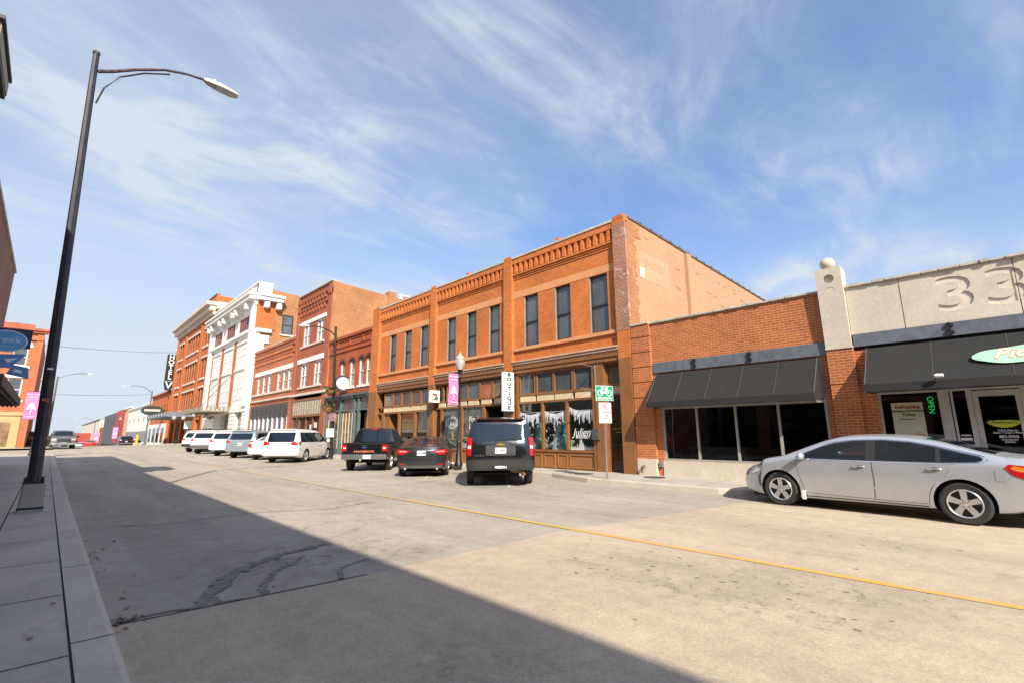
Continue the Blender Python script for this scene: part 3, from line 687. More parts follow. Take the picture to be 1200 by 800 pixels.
# --- brown shop fronts
mb = MB()
for (a, b) in ((8.47, 8.96), (14.25, 14.77), (20.0, 20.5), (25.97, 26.86)):
    mb.fbox(FX, a, b, -0.3, 4.0, -0.3, 0.165)
mb.build('shop_pier', BROWN, BB, bevel=0.01)
for a, b in bays:
    mb = MB(); mb.fbox(FX, a, b, 3.96, 4.248, -0.1, 0.09); mb.fbox(FX, a, b, 4.12, 4.246, 0.09, 0.13); mb.fbox(FX, a, b, 3.90, 3.96, -0.1, 0.03)
    for k in range(6):
        c = a + (b - a) * (k + 0.5) / 6
        if a > 10: mb.fbox(FX, c - 0.035, c + 0.035, 3.97, 4.1, 0.09, 0.115)
    mb.build('shop_fascia', BROWN, BB, bevel=0.006)
def transoms(cuts, z0, z1, mats):
    """a row of transom lights; cuts = list of (y0, y1)"""
    for k, (a, b) in enumerate(cuts):
        w = MB(); 
        w.fbox(FX, a - 0.06, a, z0, z1, -0.12, -0.02); w.fbox(FX, b, b + 0.06, z0, z1, -0.12, -0.02); w.fbox(FX, a, b, z1 - 0.05, z1, -0.12, -0.03); w.fbox(FX, a, b, z0, z0 + 0.05, -0.12, -0.03)
        o = w.build('transom_window', BROWN, BB); MB().fbox(FX, a - 0.01, b + 0.01, z0 + 0.04, z1 - 0.04, -0.09, -0.08).build('pane', mats[k % len(mats)], o)
def panels(cuts, z0, z1):
    mb = MB()
    for a, b in cuts: mb.fbox(FX, a, b, z0, z1, -0.08, -0.03)
    mb.build('beige_panel', BEIGE, BB, bevel=0.005)
def rails(a, b, zs, d=-0.012):
    mb = MB()
    for z0, z1 in zs: mb.fbox(FX, a, b, z0, z1, -0.14, d)
    mb.build('shop_rail', BROWN, BB)
def posts(cs, z0, z1, w=0.1, d=0.0):
    mb = MB()
    for c in cs: mb.fbox(FX, c - w / 2, c + w / 2, z0, z1, -0.14, d)
    mb.build('mullion', BROWN, BB, bevel=0.008)
def pane(par, a, b, z0, z1, mat, d=-0.09, name='display_window'):
    return MB().fbox(FX, a, b, z0, z1, d - 0.012, d).build(name, mat, par)
def room(par, a, b, z0, z1, depth, mat, name='shop_interior'):
    mb = MB(); x0 = X0 + 0.25; x1 = X0 + depth
    mb.box(x1, x1 + 0.05, a, b, z0, z1); mb.box(x0, x1, a - 0.05, a, z0, z1); mb.box(x0, x1, b, b + 0.05, z0, z1); mb.box(x0, x1, a, b, z0 - 0.05, z0); mb.box(x0, x1, a, b, z1, z1 + 0.05)
    return mb.build(name, mat, par)
# bay beside the corner: shop with three display windows, door at the corner
tr3 = [(10.25, 11.04), (11.19, 12.04), (12.15, 12.97), (13.14, 13.91)]
transoms(tr3, 3.06, 3.90, [GLASS_GREY, GLASS_GREY, GLASS_GREY, GLASS_GREY])
panels([(10.22, 11.05), (11.16, 12.06), (12.13, 13.0), (13.1, 13.95)], 2.76, 3.02)
rails(10.1, 14.25, ((3.0, 3.062), (2.68, 2.758), (0.78, 0.86)))
posts((11.46, 12.71), 0.86, 2.68, 0.11); posts((10.155, 14.1), 0.1, 3.9, 0.16, 0.02)
MB().fbox(FX, 9.70, 10.08, 0.0, 3.96, -0.2, 0.05).build('door_pier', BROWN, BB, bevel=0.01)
for a, b in ((10.22, 11.41), (11.51, 12.66), (12.76, 14.03)): pane(BB, a, b, 0.86, 2.68, GLASS_CLEAR)
room(BB, 9.75, 14.2, 0.5, 2.74, 2.2, plain('pale_shop_wall', (0.46, 0.44, 0.38), 0.9))
mb = MB(); mb.fbox(FX, 10.1, 14.2, 0.02, 0.78, -0.12, -0.06)
for a, b in ((10.28, 11.40), (11.5, 11.98), (12.1, 12.66), (12.8, 13.4), (13.5, 14.05)):
    for q in ((a, b, 0.66, 0.72), (a, b, 0.2, 0.26), (a, a + 0.05, 0.26, 0.66), (b - 0.05, b, 0.26, 0.66)): mb.fbox(FX, *q, -0.06, -0.03)
mb.fbox(FX, 10.1, 14.2, 0.0, 0.12, -0.06, -0.02)
mb.build('bulkhead', BROWN2, BB)
# display: fringe garland, gowns, white flowers, lettering on the glass
DISP_W = plain('white_fringe', (0.72, 0.74, 0.80), 0.8); DISP_T = plain('pale_teal_gown', (0.32, 0.52, 0.49), 0.8, var=0.3); DISP_F = plain('cream_flowers', (0.74, 0.68, 0.56), 0.9, var=0.3, nscale=12)
IN = Face('x-', X0 + 0.22); GDo = Face('x-', X0 + 0.0875)
random.seed(5); mb = MB()
for (a, b) in ((10.25, 11.38), (11.53, 12.64), (12.78, 14.0)):
    n = 26
    for k in range(n):
        u = a + (b - a) * (k + 0.5) / n; t = (k + 0.5) / n; top = 2.36 - 0.22 * (1 - (2 * t - 1) ** 2) * 0.6 + (0.1 if a < 11 else 0) * t; L = random.uniform(0.12, 0.46); w = 0.019 * random.uniform(0.6, 1.4)
        mb.fprism(GDo, [(u - w, top), (u + w, top), (u + w * 0.5, top - L), (u, top - L - 0.04), (u - w * 0.5, top - L)], 0.0, 0.003)
mb.fbox(GDo, 10.22, 14.03, 2.30, 2.315, -0.002, 0.004)
for k in range(90):
    u = random.uniform(11.55, 13.98); mb.fprism(GDo, circle(u, random.uniform(1.25, 2.3), random.uniform(0.008, 0.03), 7), 0.0, 0.003)
gar = mb.build('fringe_garland', DISP_W); single(gar, 'white fringe garland hung across the brown boutique display windows', 'garland')
def gown(y, x, col, h=1.45, label=''):
    t = thing('dress_form', label, 'mannequin', (x, y, 0.55)); m = MB()
    m.lathe((x, y, 0.55), [(0.02, 0), (0.34, 0.02), (0.26, 0.45), (0.17, 0.8), (0.125, 0.95), (0.17, 1.18), (0.18, 1.3), (0.11, 1.4), (0.05, h)], 14); m.build('dress', col, t, smooth=50)
    MB().lathe((x, y, 0.55 + h), [(0.045, 0), (0.045, 0.1), (0.02, 0.12)], 10).build('neck', WPAINT, t, smooth=40)
gown(11.95, 14.52, DISP_T, label='dress form in a pale teal gown behind the middle boutique window')
gown(12.40, 14.60, DISP_W, label='dress form in a white gown beside the pale teal gown')
gown(13.35, 14.55, plain('mint_gown', (0.35, 0.5, 0.46), 0.8), label='dress form in a mint gown behind the boutique window nearest the BOUTIQUE sign')
mb = MB(); random.seed(9)
for k in range(70):
    u = random.uniform(11.55, 14.0); mb.ball((X0 + 0.35 + random.uniform(0, 0.25), u, 0.92 + random.uniform(0, 0.28)), random.uniform(0.05, 0.10), 7, 5)
fl = mb.build('flower_bank', DISP_F, smooth=60); single(fl, 'bank of cream paper flowers along the boutique window floor', 'flowers')
GD = Face('x-', X0 + 0.086); mb = MB()
mb.ftext(GD, 'Julien', 10.84, 1.50, 0.006, 0.40, 0.92, 0.35, 0.0, 0.003); mb.ftext(GD, 'BOUTIQUE', 10.78, 1.33, 0.006, 0.13, 1.0, 0, 0.003, 0.003)
for k in range(26):
    u = 10.28 + k * 0.042; h = 0.08 + 0.14 * abs(sin(k * 1.3)) * (1 if 8 < k < 19 else 0.45) + (0.2 if 11 < k < 16 else 0)
    mb.fprism(GD, [(u, 0.87), (u + 0.03, 0.87), (u + 0.022, 0.87 + h), (u + 0.01, 0.87 + h * 1.05)], 0.003, 0.006)
mb.build('window_lettering', WSIGN, BB)
# corner door
dz = MB(); dz.fbox(FX, 8.97, 9.02, 0.1, 3.9, -0.3, -0.15); dz.fbox(FX, 9.66, 9.70, 0.1, 3.9, -0.3, -0.15); dz.fbox(FX, 9.02, 9.66, 3.12, 3.2, -0.3, -0.15); dz.fbox(FX, 9.02, 9.66, 3.84, 3.9, -0.3, -0.15); dz.fbox(FX, 9.02, 9.66, 2.78, 2.84, -0.3, -0.15)
dr = dz.build('door_frame', BROWN, BB)
MB().fbox(FX, 9.02, 9.66, 3.2, 3.84, -0.25, -0.24).build('pane', glass_dark('olive_transom', (0.16, 0.15, 0.10), 0.15), dr)
MB().fbox(FX, 9.02, 9.66, 2.84, 3.12, -0.25, -0.22).build('panel', BEIGE, dr)
door = MB(); door.fbox(FX, 9.03, 9.1, 0.15, 2.78, -0.27, -0.21); door.fbox(FX, 9.58, 9.65, 0.15, 2.78, -0.27, -0.21); door.fbox(FX, 9.1, 9.58, 2.66, 2.78, -0.27, -0.21); door.fbox(FX, 9.1, 9.58, 0.15, 0.5, -0.27, -0.21); door.fbox(FX, 9.1, 9.58, 1.05, 1.1, -0.27, -0.21); door.fbox(FX, 9.1, 9.58, 2.2, 2.24, -0.27, -0.21)
do = door.build('door', plain('dark_brown_door', (0.05, 0.035, 0.025), 0.4), BB)
MB().fbox(FX, 9.1, 9.58, 0.5, 2.66, -0.25, -0.24).build('pane', glass_dark('door_glass_brown', (0.055, 0.035, 0.014), 0.06, 0.5), do)
mb = MB(); mb.ftext(Face('x-', X0 + 0.24), 'Corner Street', 9.34, 1.62, 0.006, 0.085, 1.0, 0, 0, 0.003); mb.ftext(Face('x-', X0 + 0.24), 'Suites', 9.34, 1.50, 0.006, 0.085, 1.0, 0, 0, 0.003); mb.build('gold_lettering', plain('gold_leaf', (0.62, 0.42, 0.12), 0.4, 0.3), do)
MB().tube([(X0 + 0.16, 9.6, 1.0), (X0 + 0.16, 9.6, 1.3)], 0.012).build('handle', CHROME, do)
# fittings: grey meter box and the thin sign bracket by the door
mb = MB(); mb.fbox(FX, 9.92, 10.2, 1.25, 1.62, 0.06, 0.18); mb.fbox(FX, 9.95, 10.17, 1.33, 1.55, 0.18, 0.19); mbx = mb.build('meter_box', plain('meter_box_grey', (0.09, 0.085, 0.08), 0.5), BB, bevel=0.01)
mb = MB(); mb.tube([(X0 - 0.05, 10.05, 3.82), (X0 - 0.95, 10.05, 3.86)], 0.014); mb.tube([(X0 - 0.05, 10.05, 2.98), (X0 - 0.9, 10.05, 3.02)], 0.012); mb.tube([(X0 - 0.05, 10.05, 2.9), (X0 - 0.05, 10.05, 3.9)], 0.018); mb.tube([(X0 - 0.1, 10.05, 2.98), (X0 - 0.5, 10.35, 2.72)], 0.008); mb.tube([(X0 - 0.1, 10.05, 2.98), (X0 - 0.02, 11.6, 2.62)], 0.006)
br_ = mb.build('sign_bracket', plain('bracket_grey', (0.35, 0.34, 0.33), 0.4, 0.5)); single(br_, 'bare grey sign bracket on the brown pier above the corner door', 'bracket')
# middle bay
tr2 = [(15.0, 15.62), (15.75, 16.5), (16.64, 17.44), (17.54, 18.03), (18.28, 19.06), (19.44, 19.8)]
ORNG = glass_dark('orange_transom_glass', (0.42, 0.12, 0.05), 0.1, 0.5, 0.4)  # orange base colour for one transom pane
transoms(tr2, 3.06, 3.85, [glass_dark('beige_transom', (0.22, 0.18, 0.12), 0.1), ORNG, GLASS_GREY, GLASS_GREY, GLASS_GREY, GLASS_SHOP])
panels([(15.02, 15.6), (15.78, 16.48), (16.66, 17.42), (17.55, 18.2), (18.3, 19.05), (19.2, 19.8)], 2.79, 3.02)
rails(14.77, 20.0, ((3.02, 3.062), (2.7, 2.788), (0.72, 0.8)))
posts((16.3, 17.88, 19.5), 0.2, 2.7, 0.16)
GL2 = glass_dark('busy_shop_glass', (0.085, 0.085, 0.07), 0.05, 0.6, 0.9, 3.0)
for a, b in ((16.38, 17.8), (17.96, 19.42)): pane(BB, a, b, 0.8, 2.7, GL2)
pane(BB, 19.58, 19.98, 0.8, 2.7, GLASS_SHOP)
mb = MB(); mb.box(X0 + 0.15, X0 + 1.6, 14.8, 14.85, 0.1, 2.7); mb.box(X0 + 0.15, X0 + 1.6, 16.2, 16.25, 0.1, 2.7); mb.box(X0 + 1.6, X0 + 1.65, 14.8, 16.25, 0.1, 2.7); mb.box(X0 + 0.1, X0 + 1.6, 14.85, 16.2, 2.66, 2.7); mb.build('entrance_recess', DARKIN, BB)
mb = MB(); mb.fbox(FX, 15.0, 15.08, 0.15, 2.5, -1.58, -1.5); mb.fbox(FX, 15.9, 15.98, 0.15, 2.5, -1.58, -1.5); mb.fbox(FX, 15.08, 15.9, 2.35, 2.5, -1.58, -1.5); mb.fbox(FX, 15.08, 15.9, 0.15, 0.5, -1.58, -1.5); dm = mb.build('door', BROWN, BB); MB().fbox(FX, 15.08, 15.9, 0.5, 2.35, -1.55, -1.53).build('pane', GLASS_SHOP, dm)
mb = MB(); mb.fbox(FX, 16.25, 20.0, 0.02, 0.72, -0.12, -0.06); mb.build('bulkhead', BROWN2, BB)
mb = MB(); G2 = Face('x-', X0 + 0.088)
mb.ftext(G2, "Pop's", 17.06, 2.14, 0.006, 0.36, 0.9, 0.15, 0.004, 0.003); mb.ftext(G2, 'Local', 17.06, 1.82, 0.006, 0.36, 0.9, 0.15, 0.004, 0.003)
for r in (0.30, 0.24):
    for k in range(18):
        a0 = 2 * pi * k / 18; a1 = a0 + 0.24; mb.fprism(G2, [(18.7 + r * 1.6 * cos(a0), 2.02 + r * sin(a0)), (18.7 + r * 1.6 * cos(a1), 2.02 + r * sin(a1)), (18.7 + (r - .03) * 1.6 * cos(a1), 2.02 + (r - .03) * sin(a1)), (18.7 + (r - .03) * 1.6 * cos(a0), 2.02 + (r - .03) * sin(a0))], 0.003, 0.006)
for k in range(14): mb.fbox(G2, 18.25 + k * 0.07, 18.25 + k * 0.07 + 0.03, 1.86, 1.95 + 0.12 * abs(sin(k * 2.1)), 0.003, 0.006)
mb.build('window_lettering', WSIGN, BB)
random.seed(12); mb = MB()
for k in range(26):
    mb.cur = k % 4; u = random.uniform(16.45, 19.35); z = random.uniform(0.82, 1.5); mb.fbox(G2, u, u + random.uniform(0.08, 0.3), z, z + random.uniform(0.06, 0.28), 0.002, 0.004)
mb.build('window_posters', [plain('poster_white', (0.6, 0.6, 0.55), 0.6), plain('poster_green', (0.14, 0.22, 0.14), 0.6), plain('poster_tan', (0.45, 0.33, 0.18), 0.6), plain('poster_blue', (0.25, 0.38, 0.42), 0.6)], BB)
# far bay
tr1 = [(20.55, 21.36), (21.5, 22.32), (22.45, 23.28), (23.45, 24.21), (24.36, 25.2)]
transoms(tr1, 3.06, 3.82, [GLASS_UP, GLASS_UP, GLASS_GREY, GLASS_GREY, glass_dark('pale_transom', (0.2, 0.22, 0.2), 0.1)])
panels([(20.6, 21.4), (21.5, 22.35), (22.45, 23.35), (23.45, 24.3), (24.4, 25.3)], 2.74, 3.0)
rails(20.5, 25.97, ((3.0, 3.062), (2.64, 2.738), (0.72, 0.8)))
posts((21.93, 23.55, 25.3), 0.1, 2.64, 0.2)
BLIND = plain('brown_roller_blind', (0.19, 0.11, 0.06), 0.8)
for a, b in ((20.5, 21.83), (22.03, 23.42)): 
    pane(BB, a, b, 0.8, 2.64, GLASS_CLEAR); MB().fbox(FX, a, b, 1.35, 2.64, -0.22, -0.2).build('roller_blind', BLIND, BB)
pane(BB, 23.7, 24.75, 0.3, 2.64, GLASS_SHOP, -0.6, 'entrance_glass'); MB().fbox(FX, 24.75, 25.2, 0.0, 2.64, -0.6, -0.1).build('entrance_jamb', BROWN, BB)
MB().fbox(FX, 20.5, 23.6, 0.02, 0.72, -0.12, -0.06).build('bulkhead', BROWN2, BB)
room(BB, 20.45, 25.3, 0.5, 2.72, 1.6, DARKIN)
random.seed(21); mb = MB()
for k in range(42):
    mb.cur = k % 3; u = random.uniform(20.6, 23.3); h = 1.1 + 0.5 * abs(((u - 20.5) % 1.45) / 1.45 - 0.5) + random.uniform(-.08, .1)
    mb.fprism(IN, [(u - 0.11, 0.82), (u + 0.11, 0.82), (u + 0.07, h), (u - 0.05, h + 0.06)], 0.005 * (k % 3), 0.004 + 0.005 * (k % 3))
mb.build('window_decoration', [plain('decal_blue', (0.42, 0.58, 0.70), 0.7), plain('decal_white', (0.72, 0.74, 0.74), 0.7), plain('decal_peach', (0.66, 0.42, 0.28), 0.7)], BB)

# ------------------------------------------------------------------ blade signs of the brick building
def blade(name, label, cat, x0, x1, y, z0, z1, th=0.16, face=None, body=WSIGN):
    t = thing(name, label, cat, ((x0 + x1) / 2, y, z0)); MB().box(x0, x1, y - th / 2, y + th / 2, z0, z1).build('sign_box', body, t, bevel=0.012)
    m = MB(); m.tube([(x1 - 0.02, y, z1 - 0.25), (14.05, y, z1 - 0.25)], 0.02); m.tube([(x1 - 0.02, y, z0 + 0.25), (14.05, y, z0 + 0.25)], 0.02); m.build('bracket', BLACK, t)
    return t, Face('y-', y - th / 2)
t, F = blade('blade_sign', 'tall white vertical sign reading BOUTIQUE on a brown pier', 'sign', 13.28, 13.86, 14.22, 2.38, 4.03)
mb = MB()
for k, ch in enumerate('BOUTIQUE'): mb.ftext(F, ch, 13.57, 3.90 - k * 0.197, 0.012, 0.205, 1.55, 0, 0.007, 0.01)
mb.build('lettering', BLKSIGN, t)
mb = MB(); mb.box(13.275, 13.865, 14.13, 14.31, 2.365, 2.39); mb.box(13.275, 13.865, 14.13, 14.31, 4.02, 4.045); mb.build('rim', BLACK, t)
t, F = blade('blade_sign', 'small square white sign with a red and green mark on a brown pier', 'sign', 13.36, 13.92, 19.62, 3.02, 3.62)
mb = MB(); mb.fprism(F, [(13.48, 3.46), (13.76, 3.46), (13.76, 3.38), (13.64, 3.14), (13.55, 3.14), (13.66, 3.38), (13.48, 3.38)], 0.004, 0.012); mb.build('red_mark', REDSIGN, t)
mb = MB(); mb.fprism(F, [(13.66, 3.32), (13.82, 3.30), (13.80, 3.16), (13.68, 3.12)], 0.004, 0.014); mb.fprism(F, [(13.46, 3.22), (13.53, 3.22), (13.53, 3.12), (13.46, 3.12)], 0.004, 0.012); mb.build('green_mark', GREENSIGN, t)
t, F = blade('blade_sign', 'round white sign with dark scalloped rim on the grey green shop', 'sign', 13.5, 13.55, 30.2, 4.78, 4.84)
mb = MB()
for k in range(14):
    a = 2 * pi * k / 14; mb.fprism(F, circle(13.62 + 0.50 * cos(a), 4.82 + 0.42 * sin(a), 0.15, 10), -0.03, 0.03 + 0.003 * (k % 2))
mb.build('scalloped_rim', plain('sign_dark_mauve', (0.07, 0.045, 0.06), 0.7, var=0.6, nscale=9), t)
MB().fprism(F, circle(13.62, 4.82, 0.46, 28, 0.40), 0.0, 0.06).build('sign_disc', WSIGN, t)
mb = MB(); mb.ftext(F, 'THE', 13.62, 5.0, 0.07, 0.14, 1, 0, 0.004); mb.ftext(F, 'Lovely', 13.62, 4.83, 0.07, 0.24, 1, 0.25, 0.004); mb.ftext(F, 'SHOP', 13.62, 4.63, 0.07, 0.14, 1, 0, 0.004); mb.build('lettering', plain('rose_lettering', (0.42, 0.18, 0.26), 0.6), t)

# ------------------------------------------------------------------ the single-storey brick shop with the black awning
SB = thing('brick_shop', 'single-storey red brick shop with a plain charcoal awning and four dark panes', 'building', (14, 5.6, 0))
FS = Face('x-', 13.98)
front(SB, FS, 2.86, 7.76, -0.3, 5.0, [(3.02, 7.53, 0.62, 3.36)], B_near, depth=0.2)
mb = MB(); mb.fbox(FS, 7.76, 8.445, 0.66, 5.02, -0.3, 0.10)
for z in (4.62, 4.12, 3.62, 3.12, 2.62, 2.1, 1.6): mb.fbox(FS, 7.745, 8.446, z, z + 0.075, -0.1, 0.122)
mb.build('brick_pier', B_near, SB)
mb = MB(); mb.fbox(FS, 7.76, 8.445, -0.2, 0.66, -0.3, 0.13); mb.build('pier_base', CONC, SB, bevel=0.01)
mb = MB(); mb.tube([(13.86, 8.2, 0.42), (13.74, 8.2, 0.40), (13.72, 8.2, 0.22)], 0.045); pi_ = mb.build('standpipe', plain('rusty_pipe', (0.12, 0.08, 0.06), 0.7), SB)
MB().fbox(FS, 7.58, 7.70, 0.42, 0.58, 0.0, 0.09).build('outlet_box', plain('outlet_grey', (0.2, 0.2, 0.2), 0.5), SB)
random.seed(4); mb = MB()
for k in range(25):
    a = 2.86 + k * 0.1965; mb.fbox(FS, a, a + 0.1965, 5.002, 5.065 + random.uniform(-0.012, 0.02), -0.34, 0.06 + random.uniform(-0.015, 0.02))
mb.fbox(FS, 7.77, 8.445, 5.022, 5.085, -0.3, 0.14)
mb.build('parapet_coping', COPING, SB, bevel=0.012)
MB().fbox(FS, 2.87, 7.74, 3.38, 3.70, -0.05, 0.05).build('steel_lintel', STEEL, SB)
def scroll(mb, F, u, v, r=0.055):
    for dv in (0.075, -0.075):
        n = 16; pts = [F.p(u + r * cos(2 * pi * k / n), v + dv + r * sin(2 * pi * k / n), 0.075) for k in range(n + 1)]
        mb.tube(pts, 0.017, 6); mb.fprism(F, circle(u, v + dv, 0.022, 8), 0.05, 0.085)
mb = MB()
for u in (6.33, 4.72): scroll(mb, FS, u, 3.55)
mb.build('lintel_rosette', BLACK, SB, smooth=40)
def awning(par, F, u0, u1, zt, zb, d_out, drop=0.17, seams=5):
    m = MB(); n = 8
    P = [(0.06, zt)] + [(0.06 + (d_out - 0.06) * k / n, zt + (zb - zt) * (k / n) - 0.02 * sin(pi * k / n)) for k in range(1, n + 1)]
    nu = seams * 8
    def q(u, d, z): return F.p(u, z, d)
    us = [u0 + (u1 - u0) * k / nu for k in range(nu + 1)]
    def sag(u): t = ((u - u0) / (u1 - u0) * seams) % 1.0; return 0.030 * sin(pi * t) * (0.7 + 0.5 * sin(u * 2.7))
    for a, b in zip(us, us[1:]):
        for k, ((da, za), (db, zb_)) in enumerate(zip(P, P[1:])):
            w0, w1 = sin(pi * k / n), sin(pi * (k + 1) / n); m.face([q(a, da, za - sag(a) * w0), q(b, da, za - sag(b) * w0), q(b, db, zb_ - sag(b) * w1), q(a, db, zb_ - sag(a) * w1)])
        wa = 0.008 * sin(a * 9); wb = 0.008 * sin(b * 9)
        m.face([q(a, d_out, zb), q(b, d_out, zb), q(b, d_out + 0.012, zb - drop + wb), q(a, d_out + 0.012, zb - drop + wa)])
    for u in (u0, u1):
        m.face([q(u, d, z) for d, z in P] + [q(u, d_out + 0.012, zb - drop), q(u, 0.06, zb - drop)])
    m.face([q(u0, 0.07, zb - drop + 0.03), q(u1, 0.07, zb - drop + 0.03), q(u1, d_out - 0.02, zb - drop + 0.03), q(u0, d_out - 0.02, zb - drop + 0.03)])
    aw = m.build('awning', AWN, par, smooth=25)
    m = MB()
    for k in range(seams + 1):
        u = u0 + (u1 - u0) * k / seams
        m.tube([q(min(max(u, u0 + 0.004), u1 - 0.004), d, z + 0.008) for d, z in P], 0.0045 if 0 < k < seams else 0.009, 5)
    m.build('piping', plain('awning_piping', (0.10, 0.10, 0.098), 0.7), aw)
    return aw
awning(SB, FS, 3.09, 7.62, 3.32, 2.40, 0.76)
mb = MB()
for u in (3.02, 4.13, 5.25, 6.39, 7.47): mb.fbox(FS, u, u + 0.06, 0.66, 2.30, -0.12, -0.02)
mb.fbox(FS, 3.02, 7.53, 2.20, 2.27, -0.125, -0.015); mb.fbox(FS, 3.02, 7.53, 0.62, 0.68, -0.125, -0.015); mb.fbox(FS, 3.02, 7.53, 2.31, 3.36, -0.15, -0.06)
wf = mb.build('shop_window_frame', ALU, SB)
GLASS_CLEAR2 = glass_clear('smoked_shop_glass', (0.62, 0.63, 0.63))
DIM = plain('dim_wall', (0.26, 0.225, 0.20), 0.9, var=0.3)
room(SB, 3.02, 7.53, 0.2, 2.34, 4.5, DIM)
mb = MB()
for u in (3.6, 4.5): mb.box(17.9, 18.0, u, u + 0.08, 0.2, 2.1)
mb.box(17.9, 18.0, 3.6, 4.58, 2.1, 2.2); mb.build('inner_door_frame', plain('inner_grey', (0.30, 0.29, 0.28), 0.8), SB)
mb = MB(); mb.box(15.2, 15.6, 5.5, 7.3, 0.2, 0.98); mb.box(15.1, 15.65, 5.45, 7.35, 0.98, 1.03); mb.build('counter', plain('counter_grey', (0.33, 0.36, 0.38), 0.6), SB)
mb = MB(); mb.box(16.6, 16.68, 4.7, 5.1, 1.1, 1.75); mb.build('wall_screen', plain('screen_blue', (0.10, 0.14, 0.22), 0.3), SB)
mb = MB(); mb.box(16.2, 16.3, 6.6, 6.7, 0.2, 2.3); mb.build('inner_post', plain('inner_grey', (0.3, .29, .28), .8), SB)
for a, b in ((3.08, 4.13), (4.19, 5.25), (5.31, 6.39), (6.45, 7.47)): pane(wf, a, b, 0.68, 2.2, GLASS_CLEAR2, -0.05, 'pane')
mb = MB(); mb.fbox(FS, 2.87, 7.58, -0.2, 0.618, -0.25, 0.03); mb.build('window_plinth', CONC, SB, bevel=0.012)
mb = MB(); mb.box(14.3, 27, 2.9, 8.4, 4.4, 4.6); mb.build('roof', ROOF, SB); MB().box(27, 27.3, 2.9, 8.4, -.3, 4.8).build('back_wall', B_near, SB)

# ------------------------------------------------------------------ concrete-fronted restaurant at the right edge
RB = thing('restaurant_building', 'pale concrete fronted restaurant with engraved 33 and lettered charcoal awning', 'building', (14, -1.5, 0))
mb = MB(); mb.fbox(FS, 2.30, 2.855, -0.2, 3.48, -0.3, 0.12); mb.fbox(FS, 2.28, 2.86, 2.62, 2.69, -0.1, 0.137)
mb.fbox(FS, 1.98, 2.30, -0.2, 3.40, -0.3, 0.03); mb.build('brick_pier', B_near, RB)
mb = MB(); mb.fbox(FS, 2.29, 2.865, 3.482, 3.52, -0.3, 0.15)
mb.hexa([FS.p(2.31, 3.522, -0.3), FS.p(2.86, 3.522, -0.3), FS.p(2.86, 3.522, 0.13), FS.p(2.31, 3.522, 0.13), FS.p(2.31, 5.56, -0.3), FS.p(2.86, 5.56, -0.3), FS.p(2.86, 5.56, 0.2), FS.p(2.31, 5.56, 0.2)])
pc = mb.build('pier_cap', CONC, RB)
cut = MB().fprism(FS, circle(2.585, 5.28, 0.115, 24), 0.10, 0.4); cut.fprism(FS, [(2.52, 3.7), (2.64, 3.7), (2.66, 5.05), (2.50, 5.05)], 0.175, 0.4)
def cut_out(o, cm):
    c = cm.build('cutter', o.data.materials[0], smooth=30); bm = bmesh.new(); bm.from_mesh(o.data); bmesh.ops.recalc_face_normals(bm, faces=bm.faces); bm.to_mesh(o.data); bm.free()
    o.data.update(); bpy.context.view_layer.update()
    md = o.modifiers.new('b', 'BOOLEAN'); md.operation = 'DIFFERENCE'; md.solver = 'EXACT'; md.object = c
    dg = bpy.context.evaluated_depsgraph_get(); dg.update(); me = bpy.data.meshes.new_from_object(o.evaluated_get(dg))
    o.modifiers.clear(); old = o.data; nm = old.name; o.data = me; bpy.data.meshes.remove(old); me.name = nm
    cmsh = c.data; bpy.data.objects.remove(c); bpy.data.meshes.remove(cmsh)
cut_out(pc, cut)
mb = MB(); mb.ball((13.92, 2.585, 5.70), 0.17, 20, 14); mb.build('stone_ball', CONC, RB, smooth=60)
# parapet slab with the cut-in numerals
mb = MB(); mb.fbox(FS, -9.0, 2.30, 3.80, 4.99, -0.35, 0.0); pp = mb.build('parapet', CONC, RB)
def num_cutter(txt, u, v, size, sx):
    vs, fs = text_geo(txt, size, sx, 0, 0.012); m = MB()
    n = len(vs); m.v = [FS.p(u - x, v + y, -0.032) for x, y in vs] + [FS.p(u - x, v + y, 0.1) for x, y in vs]
    ed = set()
    for f in fs:
        m.f.append(tuple(f)); m.f.append(tuple(n + k for k in reversed(f)))
        for k in range(len(f)): ed.add((f[k], f[(k + 1) % len(f)]))
    for a, b in ed:
        if (b, a) not in ed: m.f.append((a, b, n + b, n + a)[::-1])
    m.mi = [0] * len(m.f); return m
NUMC = concrete('concrete_light', (0.64, 0.57, 0.47), var=0.06, scale=1.2, stain=0.1)
for k, u in enumerate((0.33, -0.46)):
    try: cut_out(pp, num_cutter('3', u, 4.40, 1.08, 1.42)); MB().ftext(FS, '3', u, 4.40, -0.030, 1.08, 1.42, 0, 0.008, 0.004).build('numeral', NUMC, pp)
    except Exception as ex: print('cut', ex)
mb = MB()
for u in (1.25, -0.62, -4.5): mb.fbox(FS, u, u + 0.012, 3.80, 4.99, -0.01, 0.0025)
mb.build('panel_joint', JOINT, RB)
random.seed(6); mb = MB(); a = 2.28
while a > -9:
    w = random.uniform(0.12, 0.4); mb.fbox(FS, a - w, a, 4.992, 5.07 + random.uniform(-0.02, 0.015), -0.36, 0.06 + random.uniform(-0.03, 0.03)); a -= w
mb.build('parapet_coping', COPING, RB, bevel=0.015)
MB().fbox(FS, -9, 2.28, 3.50, 3.798, -0.2, 0.05).build('steel_lintel', STEEL, RB)
MB().fbox(FS, -9, 2.28, 3.36, 3.498, -0.2, -0.02).build('soffit_board', BLACKM, RB)
mb = MB(); scroll(mb, FS, 0.52, 3.655, 0.055); scroll(mb, FS, -2.2, 3.655, 0.055); mb.build('lintel_rosette', BLACK, RB, smooth=40)
aw = awning(RB, FS, -8.5, 2.05, 3.42, 2.50, 0.93, 0.17, 9)
sl = Slope(FS.p(-1.05, 2.92, 0.53), (0, -1, 0), Vector((0.87, 0, 0.92)))
